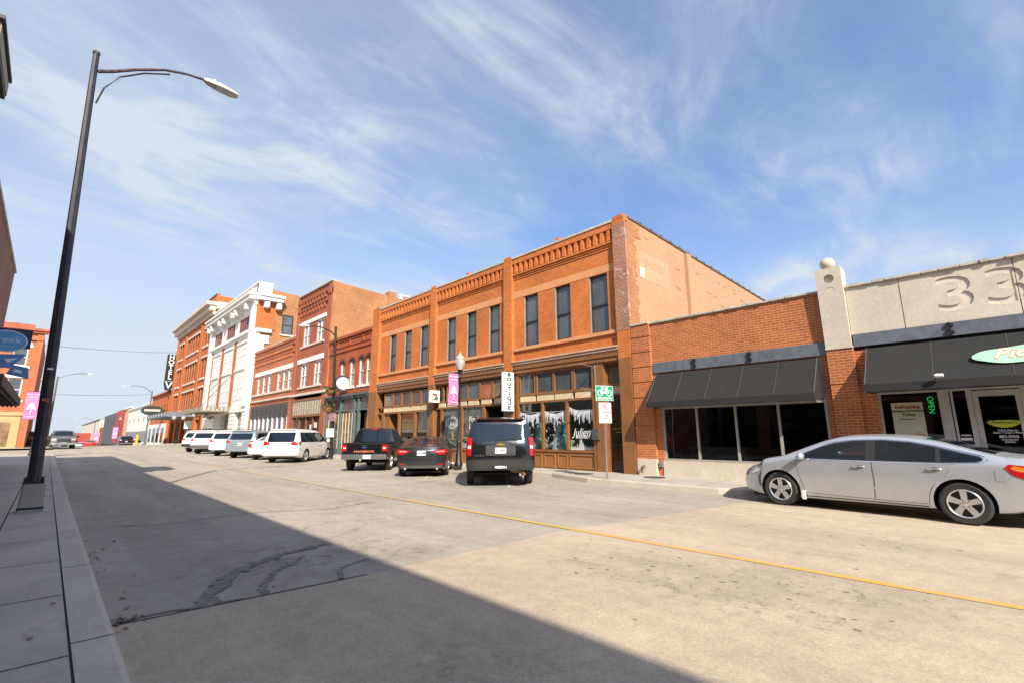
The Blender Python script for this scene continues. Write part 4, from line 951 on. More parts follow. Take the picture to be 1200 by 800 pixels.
mb = MB(); blob = []
for k in range(60):
    a = 2 * pi * k / 60; r = 1 + 0.06 * sin(a * 5 + 0.6) + 0.05 * sin(a * 8); blob.append((1.42 * cos(a) * (abs(cos(a)) ** -0.25 if abs(cos(a)) > .3 else 1) * 0.92, 0.235 * sin(a) * r * 1.15))
mb.fprism(sl, blob, 0.022, 0.03); lg = mb.build('logo_shape', plain('logo_mint', (0.33, 0.56, 0.42), 0.7, var=0.12), aw)
PKL = plain('logo_cream', (0.80, 0.62, 0.46), 0.7); PKD = plain('logo_pink', (0.72, 0.36, 0.25), 0.7)
mb = MB(); mb.ftext(sl, "Pickle", -0.52, 0.02, 0.036, 0.40, 1.02, 0.3, 0.014, 0.004); mb.ftext(sl, "man's", 0.62, 0.02, 0.036, 0.36, 1.0, 0.3, 0.014, 0.004); mb.build('lettering_shadow', PKD, lg)
mb = MB(); mb.ftext(sl, "Pickle", -0.53, 0.03, 0.042, 0.40, 1.02, 0.3, 0.004, 0.004); mb.ftext(sl, "man's", 0.61, 0.03, 0.042, 0.36, 1.0, 0.3, 0.004, 0.004); mb.ftext(sl, 'GOURMET CAFE', 0.0, -0.15, 0.042, 0.10, 1.1, 0, 0.002, 0.003); mb.build('lettering', PKL, lg)
# shop front under the awning
mb = MB()
for q in ((1.93, 1.99), (0.74, 0.92), (0.68, 0.72), (0.38, 0.47), (-0.42, -0.33), (-0.52, -0.42), (-2.2, -2.1), (-4.0, -3.9), (-6, -5.9)): mb.fbox(FS, q[0], q[1], 0.12, 2.32, -0.13, -0.02)
mb.fbox(FS, -8.8, 1.98, 2.32, 2.40, -0.135, -0.015); mb.fbox(FS, -8.8, 1.98, 2.402, 3.36, -0.15, -0.06)
mb.fbox(FS, 0.92, 1.93, 0.62, 0.68, -0.12, -0.025); mb.fbox(FS, 0.47, 0.68, 0.12, 0.3, -0.12, -0.03); mb.fbox(FS, -8.8, -0.52, 0.62, 0.68, -0.12, -0.025)
rf = mb.build('shop_window_frame', ALU_W, RB)
pane(rf, 0.9, 1.95, 0.66, 2.33, GLASS_CLEAR2, -0.06, 'pane'); pane(rf, 0.45, 0.70, 0.28, 2.33, GLASS_CLEAR2, -0.06, 'pane')
room(RB, -2.2, 1.95, 0.1, 2.45, 4.0, DIM)
mb = MB(); mb.box(16.4, 16.9, -1.8, 1.0, 0.1, 1.05); mb.box(16.35, 16.95, -1.85, 1.05, 1.05, 1.1); mb.build('counter', plain('counter_wood', (0.30, 0.2, 0.12), 0.5), RB)
for a, b in ((-2.1, -0.52), (-3.9, -2.2), (-5.9, -4.0)): pane(rf, a, b, 0.66, 2.33, GLASS_SHOP, -0.06, 'pane')
mb = MB(); mb.fbox(FS, 0.78, 1.98, -0.2, 0.618, -0.25, -0.005); mb.fbox(FS, -8.8, -0.5, -0.2, 0.618, -0.25, -0.005); mb.build('window_plinth', CONC, RB)
mb = MB(); mb.fbox(FS, -0.33, -0.25, 0.14, 2.30, -0.11, -0.035); mb.fbox(FS, 0.29, 0.375, 0.14, 2.30, -0.11, -0.035); mb.fbox(FS, -0.25, 0.29, 2.18, 2.30, -0.11, -0.035); mb.fbox(FS, -0.25, 0.29, 0.14, 0.36, -0.11, -0.035)
rd = mb.build('door', ALU_W, RB); pane(rd, -0.26, 0.30, 0.34, 2.2, GLASS_CLEAR2, -0.06, 'pane')
MB().tube([FS.p(0.33, 0.95, 0.03), FS.p(0.33, 1.3, 0.03)], 0.014).build('handle', ALU, rd)
FD = Face('x-', 13.98 + 0.058)
mb = MB(); pk = []
for k in range(40):
    a = 2 * pi * k / 40; pk.append((-0.02 + 0.235 * cos(a) * (1.05 if cos(a) > 0 else 1), 1.62 + 0.075 * sin(a) + 0.018 * cos(2 * a)))
mb.fprism(FD, pk, 0.0, 0.006); yl = mb.build('yellow_logo', plain('pickle_yellow', (0.62, 0.58, 0.03), 0.5), rd)
mb = MB(); mb.ftext(FD, "Pickleman's", -0.02, 1.63, 0.010, 0.085, 0.95, 0.2, 0.002, 0.003); mb.build('lettering', plain('logo_green', (0.05, 0.28, 0.05), 0.5), yl)
mb = MB()
for z, s, txt in ((1.47, 0.05, '210 S. Main St.'), (1.425, 0.05, 'Open 7 Days a Week'), (1.345, 0.075, '882-0303'), (1.285, 0.045, 'Catering and'), (1.24, 0.045, 'Delivery')): mb.ftext(FD, txt, -0.05, z, 0.006, s, 1, 0, 0.001, 0.002)
mb.build('door_lettering', WSIGN, rd)
mb = MB(); mb.fbox(FD, 0.49, 0.67, 1.27, 1.32, 0.0, 0.004); mb.fbox(FD, 0.5, 0.66, 1.36, 1.385, 0, 0.004); mb.build('window_sticker', WSIGN, rf)
# poster inside the window
FP = Face('x-', 13.98 + 0.056)
po = thing('poster', 'cream poster with a sandwich photo and red and green headline in the restaurant window', 'poster', (14.03, 1.48, 1.3))
MB().fbox(FP, 1.20, 1.76, 1.10, 2.11, 0.0, 0.004).build('sheet', plain('poster_cream', (0.56, 0.56, 0.42), 0.7, var=0.12, nscale=2), po)
mb = MB(); mb.ftext(FP, 'Refreshing', 1.48, 2.01, 0.008, 0.105, 1, 0.2, 0.003, 0.002); mb.build('headline', REDSIGN, po)
mb = MB(); mb.ftext(FP, 'Rosemary & Cranberry', 1.48, 1.92, 0.008, 0.062, 0.95, 0.15, 0.003, 0.002); mb.ftext(FP, 'Turkey', 1.47, 1.835, 0.008, 0.085, 1, 0.15, 0.003, 0.002); mb.ftext(FP, 'LIMITED TIME ONLY', 1.5, 1.73, 0.008, 0.035, 1, 0, 0.001, 0.002); mb.build('subheading', plain('poster_ink_green', (0.03, 0.14, 0.04), 0.6), po)
random.seed(8); mb = MB()
for k in range(34):
    mb.cur = k % 4; u = random.uniform(1.24, 1.70); z = 1.16 + random.uniform(0, 0.22) + 0.2 * max(0, (1.55 - u)); mb.fprism(FP, circle(u, z, random.uniform(0.03, 0.07), 9, random.uniform(0.02, 0.045)), 0.003 + 0.0004 * k, 0.005 + 0.0004 * k)
mb.build('food_picture', [plain('bread_tan', (0.50, 0.30, 0.12), 0.7), plain('bread_light', (0.66, 0.47, 0.24), 0.7), plain('salad', (0.32, 0.36, 0.07), 0.7), plain('skin_meat', (0.56, 0.34, 0.25), 0.7)], po)
m, nt, N, L, b = nmat('neon_green'); setc(b.inputs['Base Color'], (0.02, 0.5, 0.1)); setc(b.inputs['Emission Color'], (0.01, 0.55, 0.09)); b.inputs['Emission Strength'].default_value = 0.9; NEON = m
on = thing('neon_sign', 'green neon sign reading OPEN turned on its side in the restaurant window', 'sign', (14.0, 1.06, 1.8))
mb = MB(); mb.ftext(FP, 'OPEN', 1.06, 2.035, 0.03, 0.155, 0.95, 0, -0.004, 0.015, rot=-pi / 2); mb.build('tubing', NEON, on)
MB().fbox(FP, 1.045, 1.075, 1.83, 2.24, 0.0, 0.013).build('backing', BLACK, on)
# small white camera lamp on an arm below the awning
lm = thing('security_camera', 'small white camera on a black arm over the restaurant awning edge', 'camera', (13.0, 1.2, 2.35))
mb = MB(); mb.tube([(13.1, 0.98, 2.36), (12.98, 0.86, 2.50), (12.95, 0.80, 2.56)], 0.012); mb.build('arm', BLACK, lm)
mb = MB(); mb.lathe((12.95, 0.77, 2.58), [(0.005, -0.07), (0.035, -0.06), (0.04, 0.03), (0.03, 0.07), (0.005, 0.075)], 12, 'y'); mb.build('housing', WPAINT, lm, smooth=50)
mb = MB(); mb.box(14.3, 27, -9, 2.9, 4.3, 4.5); mb.build('roof', ROOF, RB); mb = MB(); mb.box(27, 27.3, -9, 2.9, -.3, 4.8); mb.box(13.99, 27, -9.3, -9, -.3, 4.98); mb.build('back_wall', B_near, RB)

# ------------------------------------------------------------------ small red brick shop with arched windows
GB = thing('arched_window_shop', 'dark red two-storey brick shop with four arched windows over a grey green shop front', 'building', (14, 30.1, 0))
ar = [(26.62, 27.35), (27.85, 28.66), (29.27, 30.08), (30.74, 31.58)]
def g_extra(mb):
    mb.fbox(FX, 26.87, 33.4, 8.0, 8.18, -0.05, 0.14); mb.fbox(FX, 26.87, 33.4, 7.84, 7.9, -0.05, 0.06)
    mb.fbox(FX, 27.2, 33.0, 7.42, 7.5, -0.05, 0.05); mb.fbox(FX, 26.87, 33.4, 7.1, 7.18, -0.05, 0.07)
    corbels(mb, FX, 27.3, 32.9, 3, 7.5, 7.86, -0.02, 0.08, 0.06)
    mb.fbox(FX, 26.87, 27.2, 7.18, 8.0, -0.02, 0.05); mb.fbox(FX, 33.0, 33.4, 7.18, 8.0, -0.02, 0.05)
ar = [(27.0 + 0.05, 27.0 + 0.75), (28.0, 28.72), (29.3, 30.05), (30.75, 31.5)]
front(GB, FX, 26.87, 33.4, 4.12, 8.18, [(a, b, 4.62, 6.55) for a, b in ar], B_red, extra=g_extra)
mb = MB()
for a, b in ar:
    c = (a + b) / 2; r = (b - a) / 2 + 0.01; n = 10
    for s_ in (1, -1):
        mb.fprism(FX, [(c + s_ * r, 6.56)] + [(c + s_ * r * cos(k / n * pi / 2), 6.56 - r * 0.62 + r * 0.62 * sin(k / n * pi / 2)) for k in range(n + 1)], -0.2, 0.001)
mb.build('arch_corner', B_red, GB)
mb = MB()
for a, b in ar:
    c = (a + b) / 2; r = (b - a) / 2 + 0.02; n = 12; po_ = [(c + (r + 0.13) * cos(k / n * pi), 6.2 + (r * 0.62 + 0.16) * sin(k / n * pi)) for k in range(n + 1)] + [(c + r * cos(k / n * pi), 6.2 + r * 0.62 * sin(k / n * pi)) for k in reversed(range(n + 1))]
    for k in range(n): mb.fprism(FX, [po_[k], po_[k + 1], po_[2 * n - k], po_[2 * n + 1 - k]], -0.05, 0.05)
mb.build('arch_hood', plain('dark_brick_hood', (0.13, 0.035, 0.02), 0.8), GB)
for a, b in ar: window(GB, FX, a, b, 4.62, 6.54, WPAINT, GLASS_PALE, fw=0.07, dep=0.12, sill=WPAINT)
shell(GB, 14.3, 30, 26.88, 33.39, -0.3, 8.1, B_red, ROOF)
mb = MB(); mb.fbox(FX, 26.87, 33.4, 3.98, 4.118, -0.1, 0.22); mb.fbox(FX, 26.87, 33.4, 3.82, 3.978, -0.1, 0.10)
for y in (26.95, 29.0, 31.0, 33.2): mb.fbox(FX, y, y + 0.15, 3.84, 3.976, 0.1, 0.2)
mb.build('shop_cornice', plain('grey_green_dark', (0.09, 0.115, 0.105), 0.5), GB)
mb = MB(); gp = (26.87, 28.3, 28.9, 30.9, 33.15)
for y in gp: mb.fbox(FX, y, y + 0.2, -0.2, 3.82, -0.1, 0.06)
mb.fbox(FX, 26.87, 33.35, 3.0, 3.12, -0.1, 0.03); mb.fbox(FX, 29.0, 33.2, -0.2, 0.55, -0.1, 0.02); mb.fbox(FX, 26.9, 27.25, -0.2, 3.0, -0.1, 0.02)
mb.build('shop_front', GREEN, GB, bevel=0.01)
for a, b in ((27.07, 28.3), (28.5, 28.9), (29.1, 29.95), (30.0, 30.9), (31.1, 33.15)): pane(GB, a, b, 3.12, 3.82, GLASS_GREY, -0.05, 'transom_window')
WGL = glass_dark('warm_shop_glass', (0.20, 0.125, 0.055), 0.05, 0.6, 0.8, 1.6)
for a, b in ((29.1, 30.9), (31.1, 33.15)):
    p_ = pane(GB, a, b, 0.55, 3.0, WGL, -0.05); mb = MB()
    for k in range(4): u = a + (b - a) * (k + 0.4) / 4; mb.fbox(FX, u, u + 0.07, 0.6, 2.9, -0.045, -0.02)
    mb.build('curtain', plain('white_curtain', (0.6, 0.56, 0.48), 0.8), p_)
dm = MB().fbox(FX, 27.3, 28.28, 0.1, 3.0, -0.4, -0.35).build('door', BLACKM, GB); pane(dm, 27.4, 28.18, 0.4, 2.8, GLASS_SHOP, -0.34, 'pane')
MB().fbox(FX, 26.98, 27.22, 1.3, 2.6, 0.021, 0.03).build('menu_board', plain('menu_orange', (0.55, 0.30, 0.08), 0.6, var=0.4, nscale=8), GB)

# ------------------------------------------------------------------ tall narrow three-storey brick building
TB = thing('tall_brick_building', 'narrow three-storey red brick building with white lintels and a tan side wall', 'building', (14, 37, 0))
tw = [(34.85, 36.2), (37.5, 38.9)]
def t_extra(mb):
    corbels(mb, FX, 34.6, 39.9, 9, 11.85, 12.2, -0.02, 0.12, 0.5); corbels(mb, FX, 34.6, 39.9, 9, 11.1, 11.45, -0.02, 0.10, 0.5)
    mb.fbox(FX, 34.2, 40.3, 12.2, 12.3, -0.02, 0.14); mb.fbox(FX, 34.2, 40.3, 11.45, 11.56, -0.02, 0.12)
    mb.fbox(FX, 33.62, 34.2, 4.7, 12.8, -0.02, 0.08); mb.fbox(FX, 40.0, 40.38, 4.7, 12.8, -0.02, 0.08); mb.fbox(FX, 33.62, 34.2, 11.9, 12.4, 0.0, 0.16)
front(TB, FX, 33.62, 40.38, 4.7, 12.85, [(a, b, 8.5, 10.25) for a, b in tw] + [(a, b, 5.2, 7.1) for a, b in tw], B_tall, extra=t_extra)
mb = MB(); mb.fbox(FX, 34.5, 39.6, 10.252, 10.56, -0.05, 0.06); mb.fbox(FX, 34.5, 39.6, 7.102, 7.48, -0.05, 0.06); mb.build('lintel', WPAINT, TB, bevel=0.01)
mb = MB(); mb.fbox(FX, 34.6, 39.2, 8.36, 8.498, -0.05, 0.09); mb.fbox(FX, 34.6, 39.2, 5.07, 5.198, -0.05, 0.09); mb.fbox(FX, 33.62, 40.38, 4.52, 4.70, -0.05, 0.15); mb.build('stone_sill', LIME, TB)
for z0, z1 in ((8.5, 10.25), (5.2, 7.1)):
    for a, b in tw: window(TB, FX, a, b, z0, z1, WPAINT, GLASS_PALE, fw=0.1, dep=0.12, cols=2)
mb = MB(); mb.hexa([(14.3, 33.6, -0.3), (27, 33.6, -0.3), (27, 33.85, -0.3), (14.3, 33.85, -0.3), (14.3, 33.6, 12.8), (27, 33.6, 12.2), (27, 33.85, 12.2), (14.3, 33.85, 12.8)]); mb.box(14.0, 14.3, 33.6, 33.618, -0.3, 12.82); mb.build('side_wall', B_tan, TB)
mb = MB(); mb.box(14.3, 27, 40.1, 40.38, -0.3, 12.6); mb.box(26.7, 27, 33.85, 40.1, -0.3, 12.1); mb.build('rear_wall', B_tan, TB)
MB().box(14.3, 26.7, 33.85, 40.1, 11.7, 11.9).build('roof', ROOF, TB)
MB().fbox(FX, 33.62, 40.38, 12.852, 12.93, -0.35, 0.14).build('parapet_coping', COPING, TB)
MB().box(18.6, 19.3, 33.5, 34.2, 11.8, 12.95).build('chimney', B_tan, TB)
mb = MB(); mb.box(19.6, 27, 33.56, 33.86, 12.2, 12.3)
for k in range(6): x = 19.7 + k * 1.4; mb.box(x, x + 0.08, 33.6, 33.68, 12.3, 12.95)
for z in (12.55, 12.9): mb.box(19.6, 27, 33.62, 33.66, z, z + 0.06)
mb.build('roof_railing', WPAINT, TB)
mb = MB(); mb.fbox(FX, 33.62, 34.3, -0.3, 4.52, -0.3, 0.05); mb.fbox(FX, 39.7, 40.38, -0.3, 4.52, -0.3, 0.05); mb.build('shop_pier', B_tall, TB)
mb = MB(); mb.fbox(FX, 34.3, 39.7, 3.02, 4.1, -0.1, 0.05); mb.build('sign_board', plain('dirty_cream_board', (0.44, 0.41, 0.32), 0.7, var=0.3, nscale=3), TB)
mb = MB(); 
for k in range(11): y = 34.5 + k * 0.48; mb.fbox(FX, y, y + 0.06, 3.05, 4.07, 0.05, 0.075)
mb.fbox(FX, 34.3, 39.7, 4.1, 4.25, -0.1, 0.10); mb.fbox(FX, 34.3, 39.7, 2.85, 3.02, -0.1, 0.12); mb.build('sign_batten', BROWN, TB)
mb = MB()
for y in (34.3, 35.6, 36.9, 38.3, 39.5): mb.fbox(FX, y, y + 0.2, -0.2, 2.85, -0.1, 0.02)
mb.fbox(FX, 34.3, 39.7, -0.2, 0.6, -0.1, 0.01); mb.build('shop_front', plain('red_brown_wood', (0.22, 0.085, 0.045), 0.6), TB)
for a, b in ((34.5, 35.6), (35.8, 36.9), (37.1, 38.3), (38.5, 39.5)): pane(TB, a, b, 0.6, 2.85, glass_dark('brown_shop_glass', (0.07, 0.04, 0.025), 0.05, 0.5, 0.7), -0.06)
mb = MB(); mb.fbox(FX, 35.0, 35.5, 2.0, 2.4, -0.055, -0.045); mb.fbox(FX, 35.9, 36.3, 1.9, 2.25, -0.055, -0.045); mb.build('window_sign', WSIGN, TB)

# ------------------------------------------------------------------ two-storey brick building with a row of six windows
QB = thing('row_window_building', 'two-storey orange brick building with corbel rows and a long white lintel over six windows', 'building', (14, 46, 0))
qw = [(40.75, 41.7), (41.95, 42.9), (43.3, 44.3), (45.85, 46.8), (47.3, 48.3), (48.9, 49.9)]
def q_extra(mb):
    corbels(mb, FX, 40.8, 51.0, 20, 8.75, 9.05, -0.02, 0.14, 0.5); corbels(mb, FX, 40.8, 51.0, 20, 8.1, 8.4, -0.02, 0.10, 0.5)
    mb.fbox(FX, 40.4, 51.4, 9.05, 9.16, -0.02, 0.16); mb.fbox(FX, 40.4, 51.4, 8.4, 8.5, -0.02, 0.12); mb.fbox(FX, 40.4, 51.4, 9.4, 9.6, -0.02, 0.1)
front(QB, FX, 40.4, 51.5, 4.72, 9.6, [(a, b, 5.32, 7.02) for a, b in qw], B_two, extra=q_extra)
MB().fbox(FX, 40.45, 50.6, 7.03, 7.42, -0.05, 0.07).build('lintel', WPAINT, QB)
mb = MB(); mb.fbox(FX, 40.45, 51.2, 5.15, 5.318, -0.05, 0.10); mb.fbox(FX, 40.4, 51.5, 4.58, 4.72, -0.05, 0.14); mb.build('stone_sill', LIME, QB)
for a, b in qw: window(QB, FX, a, b, 5.32, 7.02, WPAINT, GLASS_PALE, fw=0.1, dep=0.1)
MB().fbox(FX, 40.4, 51.5, 9.602, 9.68, -0.35, 0.12).build('parapet_coping', LIME, QB)
shell(QB, 14.3, 30, 40.41, 51.49, -0.3, 9.5, B_two, ROOF)
mb = MB(); mb.fbox(FX, 40.4, 40.9, -0.3, 4.58, -0.3, 0.05); mb.fbox(FX, 50.9, 51.5, -0.3, 4.58, -0.3, 0.05); mb.fbox(FX, 40.9, 50.9, 4.2, 4.58, -0.3, -0.02); mb.build('shop_pier', B_two, QB)
FAS = plain('charcoal_fascia', (0.075, 0.07, 0.068), 0.6, var=0.3)
mb = MB(); mb.fbox(FX, 40.9, 50.9, 3.05, 4.2, -0.1, 0.06); mb.build('shop_fascia', FAS, QB)
mb = MB(); 
for k in range(8): y = 41.2 + k * 1.22; mb.fbox(FX, y, y + 0.7, 3.3, 3.95, 0.06, 0.075)
mb.build('fascia_panel', plain('fascia_panel_grey', (0.05, 0.045, 0.042), 0.5, var=0.3), QB)
mb = MB()
for k in range(9): y = 40.9 + k * 1.22; mb.fbox(FX, y, y + 0.22, -0.2, 3.05, -0.1, 0.03)
mb.build('mullion', WPAINT, QB)
RG = glass_dark('red_display_glass', (0.16, 0.035, 0.03), 0.05, 0.6, 0.9, 1.2)
for k in range(8): y = 41.12 + k * 1.22; pane(QB, y, y + 1.0, 0.5, 3.05, (RG, GLASS_SHOP, RG, GLASS_SHOP)[k % 4], -0.06)
MB().fbox(FX, 40.9, 50.9, -0.2, 0.5, -0.1, 0.015).build('bulkhead', WPAINT, QB)

# ------------------------------------------------------------------ white fronted theatre
WB = thing('theatre_building', 'white tiled theatre with bracketed cornice, a marquee canopy and brick pier strips', 'building', (14, 62, 0))
wg = [(54.9, 58.5), (60.2, 63.8), (66.0, 69.6)]
PN = [(54.4, 58.5), (59.9, 63.9), (65.3, 69.0)]
front(WB, FX, 52.8, 71.3, 3.9, 17.2, [(a, b, 12.45, 14.15) for a, b in wg], WHITE, depth=0.14)
mb = MB(); mb.fbox(FX, 52.6, 71.4, 15.1, 15.35, -0.1, 0.35); mb.fbox(FX, 52.4, 71.5, 15.35, 15.75, -0.1, 0.85); mb.fbox(FX, 52.3, 71.5, 15.752, 16.05, -0.1, 1.0)
mb.fbox(FX, 52.7, 71.35, 17.2, 17.42, -0.4, 0.14); mb.fbox(FX, 52.7, 71.35, 16.05, 16.2, -0.1, 0.2); mb.fbox(FX, 52.7, 71.35, 12.02, 12.4, -0.1, 0.30); mb.fbox(FX, 52.7, 71.35, 11.8, 12.02, -0.1, 0.16)
# cornice and belt course turn the corner on to the side wall
mb.box(14.0, 16.4, 51.95, 52.8, 15.35, 15.75); mb.box(14.0, 16.5, 51.8, 52.8, 15.752, 16.05); mb.box(14.1, 15.6, 52.45, 52.8, 12.02, 12.4)
mb.box(14.0, 15.35, 52.62, 53.2, 16.05, 17.2); mb.box(13.9, 15.42, 52.55, 53.2, 17.2, 17.42)
for k in range(30): mb.fbox(FX, 54.5 + k * 0.52, 54.5 + k * 0.52 + 0.26, 16.35, 17.05, -0.05, 0.07)
mb.build('cornice', WHITE, WB, bevel=0.03)
mb = MB()
for k in range(34): mb.fbox(FX, 52.6 + k * 0.55, 52.6 + k * 0.55 + 0.28, 14.85, 15.09, -0.02, 0.22)
mb.build('dentil_row', WHITE, WB)
mb = MB()
for y in (54.0, 58.0, 59.4, 63.2, 65.0, 69.0, 70.6): mb.fbox(FX, y, y + 0.65, 14.55, 15.34, -0.05, 0.75)
for x in (14.6, 15.8): mb.box(x, x + 0.5, 52.1, 52.8, 14.6, 15.34)
mb.build('bracket', WHITE, WB, bevel=0.06)
BRS = B_hotel
mb = MB()
for a, b in ((53.85, 54.35), (58.6, 59.8), (64.0, 65.2), (69.2, 69.9)): mb.fbox(FX, a, b, 4.6, 11.8, -0.05, 0.012)
mb.build('brick_strip', BRS, WB)
mb = MB()
for a, b in PN:
    mb.fbox(FX, a + 0.1, b - 0.1, 11.2, 11.45, 0, 0.12); mb.fbox(FX, a + 0.1, b - 0.1, 8.3, 8.6, 0, 0.14); mb.fbox(FX, a + 0.1, b - 0.1, 8.62, 9.2, 0, 0.05)
    for k in range(3): c = a + 0.8 + k * 1.2; mb.fprism(FX, [(c - 0.25, 11.0), (c + 0.25, 11.0), (c, 10.55)], 0, 0.1); mb.fprism(FX, [(c - 0.25, 8.1), (c + 0.25, 8.1), (c, 7.65)], 0, 0.1); mb.fbox(FX, c - 0.2, c + 0.2, 9.9, 10.1, 0, 0.07); mb.fbox(FX, c - 0.2, c + 0.2, 6.4, 6.6, 0, 0.07); mb.fbox(FX, c - 0.3, c + 0.3, 5.2, 5.3, 0, 0.07)
mb.build('relief_panel', WHITE, WB, bevel=0.02)
mb = MB(); mb.fbox(FX, 52.75, 53.8, 4.4, 15.1, -0.05, 0.28); mb.fbox(FX, 70.0, 71.32, 4.4, 15.1, -0.05, 0.28); mb.build('corner_pilaster', WHITE, WB, bevel=0.02)
for a, b in wg:
    w = window(WB, FX, a, b, 12.45, 14.15, plain('rust_red_frame', (0.28, 0.075, 0.045), 0.6), GLASS_SHOP, fw=0.20, dep=0.08, rail=False, cols=4)
mb = MB(); mb.hexa([(14.3, 52.8, -0.3), (27, 52.8, -0.3), (27, 53.1, -0.3), (14.3, 53.1, -0.3), (14.3, 52.8, 16.9), (27, 52.8, 16.2), (27, 53.1, 16.2), (14.3, 53.1, 16.9)]); mb.build('side_wall', B_tan, WB)
mb = MB(); mb.box(14.02, 15.9, 52.7, 52.8, 12.4, 15.3); mb.build('corner_brick', B_hotel, WB)
mb = MB(); mb.box(14.0, 14.55, 52.66, 52.8, 0, 12.0)
for k in range(5): mb.box(14.55, 14.55 + (0.9 if k % 2 == 0 else 0.45), 52.66, 52.8, 11.75 - k * 0.85 - 0.83, 11.75 - k * 0.85)
mb.build('quoin', WHITE, WB)
mb = MB(); mb.box(14.3, 27, 71.05, 71.3, -.3, 16.5); mb.box(26.7, 27, 53.1, 71, -.3, 16.3); mb.build('rear_wall', B_tan, WB); MB().box(14.3, 26.7, 53.1, 71.05, 15.5, 15.7).build('roof', ROOF, WB)
SY2 = Face('y-', 52.8); window(WB, SY2, 16.65, 17.75, 12.15, 14.25, FRAME_D, GLASS_UP, fw=0.1, dep=-0.07, sill=None)
MB().fbox(SY2, 16.5, 17.9, 11.95, 12.14, 0, 0.12).build('sill', LIME, WB)
mb = MB()
for k in range(10):
    for (a, b) in ((52.8, 54.0), (56.6, 58.8), (62.0, 65.0), (69.6, 71.3)): mb.fbox(FX, a, b, -0.3 + k * 0.42, -0.3 + k * 0.42 + 0.395, -0.4, 0.05)
mb.fbox(FX, 52.75, 71.32, 3.88, 4.5, -0.4, 0.12); mb.build('rusticated_base', WHITE, WB, bevel=0.02)
for a, b in ((54.0, 56.6), (58.8, 62.0), (65.0, 69.6)): pane(WB, a, b, 0.0, 3.9, glass_dark('theatre_entrance', (0.16, 0.14, 0.11), 0.1, 0.5, 0.6), -0.35, 'entrance')
mb = MB(); mb.box(11.2, 14.0, 58.4, 68.4, 4.0, 4.12)
for k in range(26): 
    y = 58.4 + k * 0.4; mb.box(11.16, 11.2, y, y + 0.2, 3.98, 4.5)
for k in range(7): x = 11.2 + k * 0.4; mb.box(x, x + 0.2, 58.36, 58.4, 3.98, 4.5)
mb.box(11.18, 11.24, 58.4, 68.4, 4.46, 4.52); mb.box(11.2, 14, 58.37, 58.42, 4.46, 4.52)
mq = mb.build('marquee_canopy', plain('olive_iron', (0.22, 0.19, 0.13), 0.7, var=0.4, nscale=6), WB)
mb = MB()
for y in (59.4, 63.4, 67.4): mb.tube([(11.3, y, 4.5), (14.0, y, 8.2)], 0.025, 5)
mb.build('tie_rod', BLACK, mq)

# ------------------------------------------------------------------ four-storey brick hotel
HB = thing('hotel_building', 'tall four-storey orange brick hotel with a pale cornice and white sill bands', 'building', (14, 84, 0))
hg = [(79.0, 87.2, 5), (73.0, 76.2, 2), (90.2, 93.6, 2)]
hh = []
for fl_, (z0, z1) in enumerate(((13.6, 16.0), (9.2, 11.9), (5.2, 7.8))):
    for a, b, n in hg:
        p_ = (b - a) / n
        for k in range(n): hh.append((a + k * p_ + 0.18, a + (k + 1) * p_ - 0.18, z0, z1))
def h_extra(mb):
    for y0, y1 in ((71.5, 72.6), (77.2, 78.3), (88.0, 89.4), (94.3, 95.6)): mb.fbox(FX, y0, y1, 4.2, 17.0, -0.02, 0.12)
front(HB, FX, 71.4, 95.7, 4.2, 20.1, hh, B_hotel, extra=h_extra)
mb = MB(); mb.fbox(FX, 71.3, 95.9, 17.3, 17.8, -0.02, 0.25); mb.fbox(FX, 71.2, 96.0, 17.8, 18.5, -0.02, 0.7); mb.fbox(FX, 71.0, 96.2, 18.502, 19.0, -0.02, 1.1); mb.box(14, 16, 70.6, 71.4, 18.0, 19.0); mb.build('cornice', LIME, HB, bevel=0.05)
mb = MB()
for z0, z1 in ((13.6, 16.0), (9.2, 11.9), (5.2, 7.8)):
    for a, b, n in hg: mb.fbox(FX, a, b, z0 - 0.3, z0 - 0.01, -0.05, 0.14); mb.fbox(FX, a, b, z1 + 0.01, z1 + 0.3, -0.05, 0.10)
mb.build('stone_band', LIME, HB)
for q in hh: window(HB, FX, *q, WPAINT if False else plain('brown_sash', (0.16, 0.09, 0.06), 0.6), GLASS_SHOP, fw=0.1, dep=0.15)
shell(HB, 14.3, 30, 71.41, 95.69, -0.6, 20.0, B_hotel, ROOF)
MB().fbox(FX, 71.4, 95.7, 20.102, 20.25, -0.35, 0.1).build('parapet_coping', plain('dark_coping', (0.2, 0.12, 0.08), 0.8), HB)
mb = MB()
for y in (71.4, 75.6, 79.8, 84.0, 88.2, 92.4): mb.fbox(FX, y, y + 1.5, -0.6, 4.2, -0.3, 0.1)
mb.fbox(FX, 71.4, 95.7, 3.6, 4.2, -0.3, 0.05); mb.build('ground_floor_pier', B_hotel, HB)
for k in range(5): y = 72.9 + k * 4.2; pane(HB, y, y + 2.7, 0.0, 3.6, GLASS_SHOP, -0.3, 'entrance')
mb = MB(); mb.hexa([(10.8, 76, 4.0), (14, 76, 4.0), (14, 93, 4.0), (10.8, 93, 4.0), (10.8, 76, 4.62), (14, 76, 4.72), (14, 93, 4.72), (10.8, 93, 4.62)])
hc = mb.build('entrance_canopy', plain('blue_grey_canopy', (0.17, 0.18, 0.21), 0.7), HB)
mb = MB()
for k in range(7): mb.box(10.78, 10.8, 77 + k * 2.3, 77.3 + k * 2.3, 4.15, 4.5)
mb.build('canopy_lettering', WSIGN, hc)
